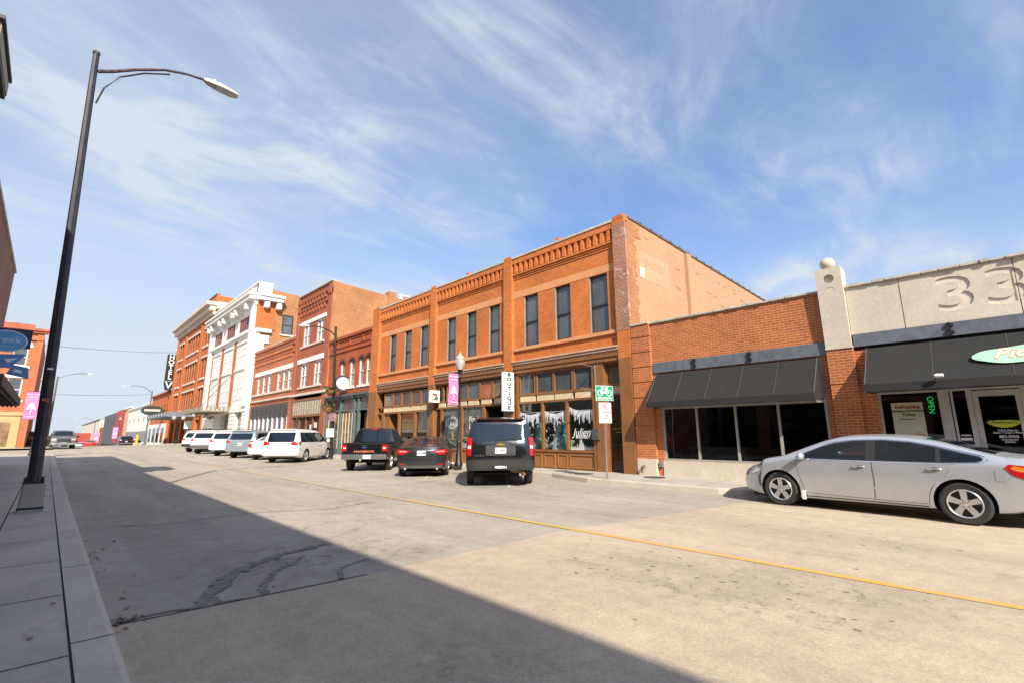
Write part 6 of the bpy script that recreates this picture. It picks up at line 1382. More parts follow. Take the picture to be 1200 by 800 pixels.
mb = MB(); ring(mb, P1, 0, 2.24, 0.095, 0.02, 0.006, 0.010); barp(mb, P1, (-0.066, 2.306), (0.066, 2.174), 0.02, 0.0065, 0.0105); mb.fbox(P1, -0.15, 0.13, 1.815, 1.835, 0.006, 0.009); mb.fprism(P1, [(0.12, 1.79), (0.18, 1.825), (0.12, 1.86)], 0.006, 0.009)
for q in ((-0.205, 0.205, 2.352, 2.36), (-0.205, 0.205, 1.77, 1.778), (-0.205, -0.197, 1.778, 2.352), (0.197, 0.205, 1.778, 2.352)): mb.fbox(P1, *q, 0.006, 0.008)
mb.ftext(P1, 'LOADING', 0, 2.08, 0.009, 0.092, 0.95, 0, 0.003, 0.003); mb.ftext(P1, 'ZONE', 0, 1.98, 0.009, 0.092, 0.95, 0, 0.003, 0.003); mb.ftext(P1, '15 MINUTE', 0, 1.89, 0.009, 0.06, 0.95, 0, 0.002, 0.003); mb.build('red_print', REDSIGN, t)
mb = MB(); mb.ftext(P1, 'P', 0, 2.24, 0.008, 0.13, 1, 0, 0.003, 0.002); mb.build('letter', BLKSIGN, t)
# things on the pavement
cv = MB(); cv.lathe((13.3, 7.55, 0.152), [(0.33, 0), (0.33, 0.006), (0.30, 0.008)], 20); single(cv.build('manhole_cover', plain('cast_iron_cover', (0.06, 0.055, 0.05), 0.7)), 'round dark iron cover in the pavement near the brick pier', 'cover')
cv = MB(); cv.lathe((12.9, 9.9, 0.152), [(0.33, 0), (0.33, 0.006), (0.30, 0.008)], 20); single(cv.build('manhole_cover', MATS['cast_iron_cover']), 'round dark iron cover in the pavement by the boutique bulkhead', 'cover')
for (x, y, lab) in ((10.9, 60.5, 'small white parking sign on a post before the theatre'), (10.5, 69, 'white street sign on a post beside the hotel planter')):
    t = thing('sign_post', lab, 'sign post', (x + 1.6, y, zg(y) + 0.15)); MB().tube([(x + 1.6, y, zg(y) + 0.1), (x + 1.6, y, zg(y) + 2.9)], 0.04).build('post', MATS['galvanised_steel'], t); MB().box(x + 1.2, x + 2.0, y - 0.08, y - 0.05, zg(y) + 2.0, zg(y) + 2.95).build('plate', WSIGN, t)
t = thing('planter', 'dark planter with yellow flowers before the hotel', 'planter', (12.9, 70, zg(70) + 0.15)); z = zg(70) + 0.15; mb = MB(); mb.lathe((12.9, 70, z), [(0.35, 0), (0.5, 0.7), (0.52, 0.75)], 14); mb.build('pot', BLACK, t)
mb = MB(); random.seed(2)
for k in range(60):
    a = random.uniform(0, 6.28); r = random.uniform(0, 0.5); c = Vector((12.9 + r * cos(a), 70 + r * sin(a), z + 0.75 + random.uniform(0, 0.7))); e = Vector((random.uniform(-1, 1), random.uniform(-1, 1), random.uniform(-1, 1))).normalized() * 0.13; g_ = e.cross(Vector((0.3, 0.5, 0.8))).normalized() * 0.09; mb.face([c - e, c + g_, c + e, c - g_])
mb.build('flowers', plain('yellow_flowers', (0.42, 0.40, 0.05), 0.8, var=0.5, nscale=10), t)
for y, lab in ((74, 'twin globe lamp standard before the hotel entrance'), (62, 'twin globe lamp standard under the theatre marquee')):
    t = thing('globe_lamp', lab, 'street lamp', (11.9, y, zg(y) + 0.15)); z = zg(y) + 0.15; mb = MB(); mb.lathe((11.9, y, z), [(0.15, 0), (0.1, 0.4), (0.06, 0.6), (0.05, 3.1)], 10); mb.tube([(11.4, y, z + 3.0), (11.9, y, z + 3.15), (12.4, y, z + 3.0)], 0.04); mb.build('post', BLACK, t)
    mb = MB()
    for x in (11.4, 12.4): mb.ball((x, y, z + 3.25), 0.26, 12, 8)
    mb.build('globe', GLOBE, t, smooth=60)
t = thing('bollard', 'yellow bollard post at the far kerb before the pale building', 'bollard', (12.4, 112, zg(112))); mb = MB(); mb.lathe((12.0, 112, zg(112)), [(0.2, 0), (0.2, 2.4), (0.1, 2.5)], 12); mb.build('post', plain('bollard_yellow', (0.62, 0.42, 0.02), 0.5), t); mb = MB(); mb.lathe((12.0, 112, zg(112)), [(0.3, 0.0), (0.3, 0.25)], 12); mb.build('foot', BLACK, t)
t = thing('bench', 'low dark bench with a pale top edge on the shaded left pavement', 'bench', (-1.6, 22.5, 0.15)); mb = MB(); mb.box(-2.2, -0.98, 21.9, 23.6, 0.55, 0.62); mb.build('seat', plain('pale_bench_top', (0.5, 0.5, 0.5), 0.4), t, bevel=0.02); mb = MB(); mb.box(-2.15, -1.05, 21.95, 23.5, 0.2, 0.55); mb.build('base', BLACKM, t)
# overhead cables
def cable(label, a, b, sag, r=0.035):
    a, b = Vector(a), Vector(b); mb = MB(); n = 20; mb.tube([a + (b - a) * k / n - Vector((0, 0, sag * 4 * (k / n) * (1 - k / n))) for k in range(n + 1)], r, 5); single(mb.build('cable', BLACK), label, 'cable', None)
cable('upper black cable crossing the street from the corner building to the hotel', (-2.6, 64.0, 10.2), (14.0, 95.8, 15.3), 0.25, 0.022)
cable('lower black cable crossing the street to the slim lamp past the hotel', (-1.7, 64.0, 5.5), (12.3, 104, 8.75), 0.2, 0.02)
# litter and leaves in the left gutter
random.seed(14); mb = MB()
for k in range(46):
    x = 0.56 + abs(random.gauss(0, 0.12)); y = random.uniform(4.4, 9.5) if k > 16 else 5.08 + random.gauss(0, 0.06); c = Vector((x, y, 0.014)); a = random.uniform(0, 6.28); s = random.uniform(0.012, 0.035); e = Vector((cos(a), sin(a), random.uniform(-.2, .4))) * s; g_ = Vector((-sin(a), cos(a), random.uniform(-.2, .4))) * s * 0.6
    mb.face([c - e, c + g_, c + e, c - g_])
for k in range(16):
    c = Vector((random.uniform(-0.9, 0.4), random.uniform(4.2, 9.5), 0.162)); a = random.uniform(0, 6.28); s = random.uniform(0.012, 0.035); e = Vector((cos(a), sin(a), 0.2)) * s; g_ = Vector((-sin(a), cos(a), 0.1)) * s * 0.6; mb.face([c - e, c + g_, c + e, c - g_])
structure(mb.build('litter', plain('dry_leaves', (0.14, 0.075, 0.035), 0.9, var=0.5, nscale=9)), 'stuff')

# ------------------------------------------------------------------ vehicles
def lin(pts, x):
    if x <= pts[0][0]: return pts[0][1]
    for (a, p), (b, q) in zip(pts, pts[1:]):
        if x <= b: return p + (q - p) * (x - a) / (b - a)
    return pts[-1][1]
def smo(pts, r=0.07):
    xs0, xs1 = pts[0][0], pts[-1][0]
    def f(x): return sum(lin(pts, x + r * k / 3) * w for k, w in ((-3, 1), (-2, 2), (-1, 3), (0, 4), (1, 3), (2, 2), (3, 1))) / 16
    return f
class Body:
    def __init__(s, P):
        s.P = P; s.top = smo(P['top'], P.get('sm', 0.10)); s.bot = smo(P['bot'], 0.08); s.yr, s.yf = P['yr'], P['yf']; s.w = P['w']
        s.plan = smo(P.get('plan', [(s.yr, .955), (s.yr + .35, .985), (s.yr + 1.2, 1), (s.yf - 1.3, 1), (s.yf - .5, .965), (s.yf, .90)]), 0.1)
        s.side = smo(P.get('side', [(0.15, .93), (.32, .965), (.5, .995), (.66, 1.0), (.8, .992), (.95, .975), (1.3, .975)]), 0.05)
        s.pf = P['pf']; s.pr = P['pr']; s.r = P.get('r', 0.09)
    def half(s, y, z):
        w = s.w * s.plan(y); bl = s.P['belt']; zt = s.top(y); r = min(s.r, max(0.03, (zt - s.bot(y)) * 0.3)); zr = zt - r
        def base(q): return w * s.side(q) if q <= bl else w * s.side(bl) - s.P['tumble'] * (q - bl) - s.P.get('tumble2', 0.12) * max(0, q - bl - 0.25) ** 2 * 2
        if z <= zr: return base(z)
        a = min(1.0, (z - zr) / r); return base(z) - r * 0.9 * (1 - sqrt(max(0, 1 - a * a)))
    def df(s, x, z): return s.P.get('cf', 0.30) * (abs(x) / s.w) ** 3 + lin(s.pf, z)
    def dr(s, x, z): return s.P.get('cr', 0.16) * (abs(x) / s.w) ** s.P.get('crp', 3.2) + lin(s.pr, z)
    def morph(s, y, x, z):
        def S(t): t = min(1, max(0, t)); return t * t * (3 - 2 * t)
        L = s.P.get('ml', 0.75)
        return y - S((y - (s.yf - L)) / L) * s.df(x, z) + S(((s.yr + L) - y) / L) * s.dr(x, z)
    def ring(s, y):
        zb, zt = s.bot(y), s.top(y); r = min(s.r, max(0.03, (zt - zb) * 0.3)); P = []
        w0 = s.half(y, zb + 0.05); P += [(w0 * 0.5, zb), (w0 * 0.90, zb), (w0 * 0.985, zb + 0.02)]
        n = 16; z0, z1 = zb + 0.06, zt - r
        P += [(s.half(y, z0 + (z1 - z0) * k / n), z0 + (z1 - z0) * k / n) for k in range(n + 1)]
        for k in range(1, 7): z = zt - r + r * sin(k / 6 * pi / 2 * 0.985); P.append((s.half(y, z), z))
        xe, ze = P[-1]; cr = s.P.get('crown', 0.03)
        for f in (0.88, 0.72, 0.5, 0.25): P.append((xe * f, ze + (zt - ze) + cr * (1 - f * f)))
        full = [(x, z) for x, z in P] + [(0, zt + cr)] + [(-x, z) for x, z in reversed(P)] + [(0, zb)]
        return full
    def mesh(s, mb):
        n = int((s.yf - s.yr) / 0.075); ys = [s.yr + (s.yf - s.yr) * k / n for k in range(n + 1)]; rings = []
        for y in ys:
            R = s.ring(y); i = len(mb.v); mb.v += [Vector((x, s.morph(y, x, z), z)) for x, z in R]; rings.append((i, len(R), R))
        for (a, m, _), (b, _, _) in zip(rings, rings[1:]):
            for k in range(m): mb.f.append((a + k, a + (k + 1) % m, b + (k + 1) % m, b + k)); mb.mi.append(0)
        for (i, m, R), y, sg in ((rings[0], s.yr, 1), (rings[-1], s.yf, -1)):
            prev = i; cz = sum(z for _, z in R) / m
            for f in (0.9, 0.7, 0.45, 0.2):
                j = len(mb.v)
                for x, z in R:
                    xx, zz = x * f, cz + (z - cz) * f; mb.v.append(Vector((xx, s.morph(y, xx, zz), zz)))
                for k in range(m):
                    q = (prev + k, prev + (k + 1) % m, j + (k + 1) % m, j + k); mb.f.append(q if sg < 0 else q[::-1]); mb.mi.append(0)
                prev = j
            q = tuple(prev + k for k in range(m)); mb.f.append(q); mb.mi.append(0)
    # conforming pieces
    def side_map(s, sx):
        return lambda u, v, o: Vector((sx * (s.half(u, v) + o), s.morph(u, sx * s.half(u, v), v), v))
    def rear_map(s): return lambda u, v, o: Vector((u, s.morph(s.yr, u, v) - o, v))
    def front_map(s): return lambda u, v, o: Vector((u, s.morph(s.yf, u, v) + o, v))
    def top_map(s):
        def f(u, v, o):
            zt = s.top(v); xe = s.half(v, zt - 0.004); cr = s.P.get('crown', .03); z = zt + cr * (1 - min(1, abs(u) / xe) ** 2); return Vector((u, s.morph(v, u, z), z + o))
        return f
def patch(name, poly, fmap, mat, par, off=0.006, skirt=0.03, step=0.09, smooth=40):
    bm = bmesh.new(); vs = [bm.verts.new((u, v, 0)) for u, v in poly]; bm.faces.new(vs)
    us = [p[0] for p in poly]; vv = [p[1] for p in poly]
    for ax, lo, hi in ((0, min(us), max(us)), (1, min(vv), max(vv))):
        n = int((hi - lo) / step)
        for k in range(1, n + 1):
            c = lo + (hi - lo) * k / (n + 1); co = (c, 0, 0) if ax == 0 else (0, c, 0); no = (1, 0, 0) if ax == 0 else (0, 1, 0)
            bmesh.ops.bisect_plane(bm, geom=bm.verts[:] + bm.edges[:] + bm.faces[:], plane_co=co, plane_no=no, dist=1e-6)
    bmesh.ops.triangulate(bm, faces=[f for f in bm.faces if len(f.verts) > 4])
    be = [e for e in bm.edges if len(e.link_faces) == 1]
    r = bmesh.ops.extrude_edge_only(bm, edges=be); low = {g for g in r['geom'] if isinstance(g, bmesh.types.BMVert)}
    for v in bm.verts: v.co = fmap(v.co.x, v.co.y, off - (skirt if v in low else 0))
    bmesh.ops.recalc_face_normals(bm, faces=bm.faces)
    me = bpy.data.meshes.new(name); bm.to_mesh(me); bm.free(); me.materials.append(mat)
    me.polygons.foreach_set('use_smooth', [True] * len(me.polygons)); me.set_sharp_from_angle(angle=radians(smooth))
    o = bpy.data.objects.new(name, me); COL.objects.link(o); o.parent = par; ORG[o] = Vector((0, 0, 0)); return o
def rrect(x0, x1, z0, z1, r=0.03, n=4):
    P = []
    for cx, cz, a0 in ((x1 - r, z1 - r, 0), (x0 + r, z1 - r, pi / 2), (x0 + r, z0 + r, pi), (x1 - r, z0 + r, 1.5 * pi)):
        P += [(cx + r * cos(a0 + k / n * pi / 2), cz + r * sin(a0 + k / n * pi / 2)) for k in range(n + 1)]
    return P
def wheel(par, x, y, R, sx, wid=0.215, spokes=5, rimmat=None, rr=0.66):
    m = MB(); c = (x, y, R); h = wid / 2
    m.lathe(c, [(R * rr, -h * .9), (R * .90, -h), (R * .975, -h * .86), (R, -h * .6), (R, h * .6), (R * .975, h * .86), (R * .90, h), (R * rr, h * .9), (R * rr * .97, h * .4), (R * rr * .97, -h * .4), (R * rr, -h * .9)], 36, 'x', False)
    w = m.build('wheel', RUBBER, par, smooth=35)
    m = MB(); Ri = R * rr; o = sx * h
    m.lathe((x + o * .25, y, R), [(0.01, 0), (Ri * .96, 0), (Ri * .96, sx * 0.01), (0.01, sx * 0.01)], 28, 'x'); m.build('brake', RIMD, w)
    m = MB()
    m.lathe((x, y, R), [(Ri * 1.0, o * .5), (Ri * 1.02, o * .95), (Ri * .985, o * 1.02), (Ri * .92, o * .93), (Ri * .90, o * .5)], 36, 'x', False)
    m.lathe((x, y, R), [(0.01, o * .6), (Ri * .36, o * .62), (Ri * .36, o * .83), (Ri * .2, o * .86), (Ri * .1, o * .95), (0.01, o * .95)], 20, 'x')
    for k in range(spokes):
        a = 2 * pi * k / spokes + 0.3; ca, sa = cos(a), sin(a); t0, t1 = Ri * (.15 if spokes < 6 else .10), Ri * (.25 if spokes < 6 else .14)
        def Q(r, t, d): return (x + d, y + r * ca - t * sa, R + r * sa + t * ca)
        m.hexa([Q(Ri * .15, -t0, o * .58), Q(Ri * .94, -t1, o * .62), Q(Ri * .94, t1, o * .62), Q(Ri * .15, t0, o * .58), Q(Ri * .15, -t0, o * .88), Q(Ri * .94, -t1 * .8, o * .93), Q(Ri * .94, t1 * .8, o * .93), Q(Ri * .15, t0, o * .88)])
    rm = m.build('rim', rimmat or RIM, w, smooth=35)
    m = MB()
    for k in range(5):
        a = 2 * pi * k / 5; m.lathe((x + o * .84, y + Ri * .26 * cos(a), R + Ri * .26 * sin(a)), [(0.009, 0), (0.009, sx * 0.008)], 8, 'x')
    m.build('wheel_nut', RIMD, rm)
    return w
def vehicle(name, label, cat, loc, alpha, B, paint, wb, R, group=None, spokes=5, wheel_rr=.66, track_in=0.0, cabin=None):
    t = thing(name, label, cat, loc, -alpha, group, world_parts=False)
    m = MB(); B.mesh(m); body = m.build('body', [paint, PLASTIC], t, smooth=32)
    cuts = MB(); cuts.cur = 1
    for y in (0, wb):
        for sx in (-1, 1):
            xo = sx * (B.w + 0.15); xi = sx * (B.w - 0.34); cuts.lathe((0, y, R), [(R + .055, xi), (R + .055, xo)], 30, 'x')
    if cabin:
        n = len(cabin); i = len(cuts.v); cuts.v += [Vector((-B.w - .2, u, v)) for u, v in cabin] + [Vector((B.w + .2, u, v)) for u, v in cabin]
        cuts.f.append(tuple(i + k for k in range(n))); cuts.f.append(tuple(i + n + k for k in reversed(range(n))))
        for k in range(n): q = (k + 1) % n; cuts.f.append((i + k, i + n + k, i + n + q, i + q))
        cuts.mi += [1] * (n + 2)
    c = cuts.build('cutter', [paint, PLASTIC]); c.data.polygons.foreach_set('material_index', [1] * len(c.data.polygons))
    bmx = bmesh.new(); bmx.from_mesh(c.data); bmesh.ops.recalc_face_normals(bmx, faces=bmx.faces); bmx.to_mesh(c.data); bmx.free()
    c.parent = t; c.rotation_euler = (0, 0, 0)
    md = body.modifiers.new('b', 'BOOLEAN'); md.operation = 'DIFFERENCE'; md.solver = 'EXACT'; md.object = c
    dg = bpy.context.evaluated_depsgraph_get(); dg.update(); me = bpy.data.meshes.new_from_object(body.evaluated_get(dg)); body.modifiers.clear()
    old = body.data; body.data = me; bpy.data.meshes.remove(old); me.name = 'body'
    me.polygons.foreach_set('use_smooth', [True] * len(me.polygons)); me.set_sharp_from_angle(angle=radians(32))
    cm = c.data; bpy.data.objects.remove(c); bpy.data.meshes.remove(cm)
    for y in (0, wb):
        for sx in (-1, 1): wheel(t, sx * (B.w - 0.125 - track_in), y, R, sx, spokes=spokes, rr=wheel_rr)
    m = MB(); m.box(-B.w * .72, B.w * .72, B.yr + .25, B.yf - .3, B.bot(wb / 2) - 0.03, B.bot(wb / 2) + 0.02); m.tube([(-B.w * .8, 0, R), (B.w * .8, 0, R)], 0.06); m.build('underbody', BLACKM, t)
    return t, body
def plate_rear(t, B, z, w=0.155, h=0.078, txt='4C7 K2A', off=0.012):
    p = patch('licence_plate', rrect(-w, w, z - h, z + h, 0.012, 2), B.rear_map(), PLATE, t, off, 0.02, 0.2)
    y = B.morph(B.yr, 0, z) - off - 0.004; F = Face('y-', y); m = MB(); m.ftext(F, txt, 0, z, 0.003, 0.10, 0.8, 0, 0.002, 0.003); m.build('plate_number', plain('plate_ink', (0.03, 0.04, 0.1), 0.5), p)
def handle(t, B, y, z, sx, mat):
    o = B.half(y, z); m = MB(); m.tube([(sx * (o + .012), y - .09, z), (sx * (o + .034), y - .07, z + .004), (sx * (o + .036), y + .06, z + .004), (sx * (o + .012), y + .09, z)], 0.013, 8)
    h = m.build('handle', mat, t, smooth=50); patch('handle_recess', [(y + .05 * cos(k / 8 * pi * 2), z + .026 * sin(k / 8 * pi * 2)) for k in range(8)], B.side_map(sx), PLASTIC, t, 0.0065, .01, .2); return h
def mirror(t, B, y, z, sx, paint, s=1.0):
    o = B.half(y, z); m = MB(); m.ball((sx * (o + .12 * s), y, z + .06), 0.105 * s, 14, 8, (0.95, .62, .72)); q = m.build('mirror', paint, t, smooth=60)
    m = MB(); m.tube([(sx * (o - .02), y + .02, z - .01), (sx * (o + .1), y + .01, z + .02)], 0.024); m.build('stalk', PLASTIC, q)
def seamline(t, B, pts, sx, w=0.008, mat=None, name='seam'):
    for (a, b) in zip(pts, pts[1:]):
        dx, dz = b[0] - a[0], b[1] - a[1]; L = math.hypot(dx, dz); nx, nz = -dz / L * w / 2, dx / L * w / 2
        patch(name, [(a[0] - nx, a[1] - nz), (b[0] - nx, b[1] - nz), (b[0] + nx, b[1] + nz), (a[0] + nx, a[1] + nz)], B.side_map(sx), mat or PLASTIC, t, 0.0035, 0.01, 0.08)
def door(t, B, poly, sx, paint, hy=None, hz=None, hm=None):
    cx = sum(p[0] for p in poly) / len(poly); cz = sum(p[1] for p in poly) / len(poly)
    big = [(p[0] + (0.007 if p[0] > cx else -0.007), p[1] + (0.007 if p[1] > cz else -0.007)) for p in poly]
    patch('door_gap', big, B.side_map(sx), PLASTIC, t, 0.0018, 0.012); d = patch('door', poly, B.side_map(sx), paint, t, 0.0042, 0.006, 0.07)
    if hy is not None: handle(d, B, hy, hz, sx, hm or paint)
    return d
def gp(x, y): return (x, y, zg(y) + 0.001)

SILVER = paint_metal('silver_paint', (0.50, 0.525, 0.56), 0.5, 0.34, 0.03, 0.04)
P_BLACK = paint_metal('black_paint', (0.008, 0.009, 0.011), 0.0, 0.13, 0.1, 0.02)
P_CHAR = paint_metal('charcoal_paint', (0.028, 0.030, 0.034), 0.3, 0.25, 0.06, 0.03)
P_WHITE = paint_metal('white_car_paint', (0.74, 0.74, 0.73), 0.0, 0.3, 0.02, 0.10)
P_WHITE2 = paint_metal('white_car_paint_clean', (0.76, 0.77, 0.78), 0.0, 0.25, 0.02, 0.05)
P_BLUE = paint_metal('pale_blue_paint', (0.34, 0.42, 0.46), 0.5, 0.3, 0.04, 0.08)
P_RED = paint_metal('red_car_paint', (0.50, 0.02, 0.02), 0.2, 0.3)
P_BRONZE = paint_metal('pewter_paint', (0.20, 0.185, 0.16), 0.6, 0.35)

# --- silver sedan, seen from its left side
ZK = 0.875
def zk(v): return v if v < 0.92 else 0.92 + (v - 0.92) * ZK
def sedan_body(w=0.895, s=1.0, L=(-1.07, 3.74), roof=1.46):
    k = roof - 1.46
    D = dict(yr=L[0], yf=L[1], w=w, belt=0.92, tumble=0.44, tumble2=0.10, r=0.10, crown=0.035, sm=0.12,
        top=[(-1.07, 1.00), (-0.95, 1.055), (-0.55, 1.075), (-0.30, 1.13), (0.25, 1.335), (0.60, 1.405 + k), (1.0, 1.44 + k), (1.3, 1.445 + k), (1.65, 1.425 + k), (1.95, 1.34), (2.75, 0.965), (2.95, 0.93), (3.3, 0.87), (3.55, 0.80), (3.74, 0.70)],
        bot=[(-1.07, .34), (-.75, .24), (-.3, .20), (3.0, .17), (3.5, .19), (3.74, .24)],
        pf=[(.15, .10), (.28, .02), (.42, 0), (.55, .02), (.66, .10), (.78, .25)], pr=[(.2, .14), (.36, .02), (.5, 0), (.8, .02), (1.03, .07)], cf=0.38, cr=0.24,
        side=[(.15, .93), (.30, .962), (.46, .980), (.53, .996), (.66, 1.0), (.79, .997), (.83, .986), (.95, .972), (1.3, .972)])
    D['top'] = [(y, zk(z)) for y, z in D['top']]
    return Body(D)
BS = sedan_body()
CABIN = [(u, zk(v)) for u, v in ((2.42, .965), (2.25, 1.055), (2.0, 1.185), (1.76, 1.275), (1.45, 1.33), (1.0, 1.342), (.6, 1.305), (.27, 1.225), (-.05, 1.125), (-.26, 1.065), (-.29, 1.03), (-.22, .99), (.2, .965), (1.2, .96))]
ax, ay = 10.57, 0.60; fx_, fy_ = 10.90, 3.33
al = atan2(fx_ - ax, fy_ - ay); side_off = 0.865
rc = (ax + cos(al) * side_off, ay - sin(al) * side_off)
CAR1, body1 = vehicle('sedan', 'silver four-door sedan parked side on at the right kerb', 'car', gp(*rc), al, BS, SILVER, 2.776, 0.325, wheel_rr=.67, cabin=CABIN)
def sedan_sides(t, B, paint, chrome=True, detail=True, sides=(-1, 1), cabin=None):
    glo = [(2.52, .945), (2.30, 1.06), (2.02, 1.20), (1.78, 1.30), (1.45, 1.352), (1.0, 1.365), (.6, 1.33), (.25, 1.25), (-.05, 1.165), (-.30, 1.085), (-.36, 1.03), (-.28, .975), (.2, .958), (1.2, .948)]
    glo = [(u, zk(v)) for u, v in glo]
    for sx in sides:
        if cabin:
            seamline(t, B, cabin + cabin[:1], sx, 0.034, PLASTIC, 'window_surround'); seamline(t, B, [(2.5, zk(.945)), (1.2, zk(.935)), (.2, zk(.94)), (-.26, zk(.965)), (-.36, zk(1.02)), (-.30, zk(1.09)), (.27, zk(1.26)), (.62, zk(1.34)), (1.0, zk(1.375)), (1.46, zk(1.36)), (1.8, zk(1.305)), (2.3, zk(1.07)), (2.5, zk(.945))], sx, 0.016, CHROME, 'window_trim')
            for q, g in (([(2.42, .965), (2.25, 1.055), (2.0, 1.185), (1.76, 1.275), (1.45, 1.33), (1.2, 1.34), (1.18, .96)], GLASS_SEDAN), ([(1.15, .962), (1.16, 1.34), (1.0, 1.342), (.6, 1.305), (.25, 1.22), (.22, .966)], GLASS_SEDAN2), ([(.24, .966), (.24, 1.215), (-.05, 1.125), (-.26, 1.065), (-.29, 1.03), (-.22, .99)], GLASS_SEDAN2)):
                patch('side_window', [(u, zk(v)) for u, v in q], B.side_map(sx), g, t, 0.0055, .006)
            patch('door_pillar', [(1.24, zk(.95)), (1.24, zk(1.345)), (1.10, zk(1.348)), (1.10, zk(.95))], B.side_map(sx), PLASTIC, t, .009, .05); patch('door_pillar', [(.27, zk(.955)), (.27, zk(1.235)), (.21, zk(1.215)), (.21, zk(.955))], B.side_map(sx), PLASTIC, t, .009, .04)
        else:
            trim = [(u + (0.03 if u > 1 else -0.03) * (1 if abs(u - 1) > .8 else 0), v + (0.02 if v > 1.0 else -0.015)) for u, v in glo]
            patch('window_trim', trim, B.side_map(sx), CHROME if chrome else PLASTIC, t, 0.003, .02)
            patch('window_surround', glo, B.side_map(sx), PLASTIC, t, 0.005, .01)
            for q in ([(2.40, .965), (2.25, 1.05), (2.0, 1.18), (1.76, 1.27), (1.45, 1.325), (1.26, 1.335), (1.235, .965)], [(1.10, .968), (1.115, 1.338), (.85, 1.335), (.55, 1.295), (.27, 1.22), (.27, .978)], [(.20, .980), (.20, 1.195), (-.05, 1.12), (-.25, 1.06), (-.28, 1.03), (-.22, .995)]):
                patch('side_window', [(u, zk(v)) for u, v in q], B.side_map(sx), GLASS_CAR, t, 0.0075, .006)
        if detail:
            wa = [(0.0 + .43 * cos(a), .325 + .43 * sin(a)) for a in [radians(d) for d in range(8, 66, 8)]]
            d1 = door(t, B, [(2.42, .90), (2.38, .60), (2.30, .30), (1.19, .28), (1.16, .60), (1.175, .925), (2.0, .925)], sx, paint, 1.36, .835, CHROME)
            d2 = door(t, B, [(1.155, .925), (1.14, .60), (1.17, .28), (.44, .28)] + wa + [(0.12, .86), (0.06, .93)], sx, paint, .30, .845, CHROME)
            seamline(t, B, [(2.30, .43), (1.2, .47), (.50, .50)], sx, 0.03, paint, 'side_moulding')
            patch('fuel_door', rrect(-.62, -.42, .70, .86, .02, 3), B.side_map(sx), paint, t, 0.005, .008) if sx == 1 or True else None
        patch('sill_line', [(.45, .225), (2.35, .225), (2.35, .24), (.45, .24)], B.side_map(sx), PLASTIC, t, .004, .01)
        mirror(t, B, 2.28, .93, sx, paint)
    patch('rear_window', [(-.58, -.42), (.58, -.42), (.52, .05), (.47, .42), (-.47, .42), (-.52, .05)], B.top_map(), GLASS_CAR, t, .006, .02)
    patch('windscreen', [(-.66, 2.62), (-.6, 2.2), (-.53, 1.78), (.53, 1.78), (.6, 2.2), (.66, 2.62)], B.top_map(), GLASS_CAR, t, .006, .02)
GLASS_SEDAN = glass_clear('sedan_front_glass', (0.34, 0.40, 0.45)); GLASS_SEDAN2 = glass_clear('sedan_rear_glass', (0.17, 0.20, 0.24))
sedan_sides(CAR1, BS, SILVER, True, cabin=CABIN)
SEAT = plain('seat_fabric', (0.16, 0.155, 0.15), 0.9)
for sx in (-1, 1):
    m = MB(); m.ball((sx * .36, .98, .93), .24, 14, 8, (.95, .38, .75)); s_ = m.build('seat_back', SEAT, CAR1, smooth=60); m = MB(); m.ball((sx * .36, .95, 1.12), .12, 12, 8, (1.0, .45, .8)); m.build('headrest', SEAT, s_, smooth=60)
    m = MB(); m.ball((sx * .36, .12, .95), .10, 12, 8, (1.1, .5, .9)); m.build('headrest', SEAT, CAR1, smooth=60)
m = MB(); m.tube([(-.36 + .17 * cos(2 * pi * k / 20), 1.86 + .07 * sin(2 * pi * k / 20), .95 + .15 * sin(2 * pi * k / 20)) for k in range(21)], .014, 6); m.build('steering_wheel', PLASTIC, CAR1, smooth=50)
for sx in (-1, 1):
    patch('tail_light', [(-1.06, .93), (-.70, .955), (-.60, .90), (-.74, .80), (-1.06, .70)], BS.side_map(sx), LAMPR, CAR1, .010, .03)
    patch('indicator_lens', [(-1.05, .90), (-.80, .93), (-.72, .895), (-.80, .865), (-1.05, .82)], BS.side_map(sx), LAMPO, CAR1, .014, .01)
    patch('headlight', [(3.70, .60), (3.30, .72), (3.08, .82), (3.16, .84), (3.45, .79), (3.70, .70)], BS.side_map(sx), LAMPW, CAR1, .008, .03)
    q = [(x, z) for x, z in ((.50, .58), (.80, .60), (.84, .72), (.55, .70))]; patch('headlight', [(sx * x, z) for x, z in q], BS.front_map(), LAMPW, CAR1, .01, .03)
    patch('tail_light', [(sx * x, z) for x, z in ((.45, .75), (.82, .73), (.80, .92), (.5, .90))], BS.rear_map(), LAMPR, CAR1, .01, .03)
patch('grille', rrect(-.42, .42, .36, .60, .05), BS.front_map(), PLASTIC, CAR1, .006, .02)
for sx in (-1,):
    patch('scuffed_primer', [(3.25, .34), (3.36, .36), (3.40, .55), (3.33, .66), (3.24, .62), (3.27, .50)], BS.side_map(sx), PLASTICG, CAR1, .005, .01)['label'] = 'scuffed grey bumper corner'
    m = MB(); m.box(-.93, -.88, 2.30, 2.36, .17, .34); m.build('mud_flap', P_WHITE2, CAR1)
plate_rear(CAR1, BS, .78)

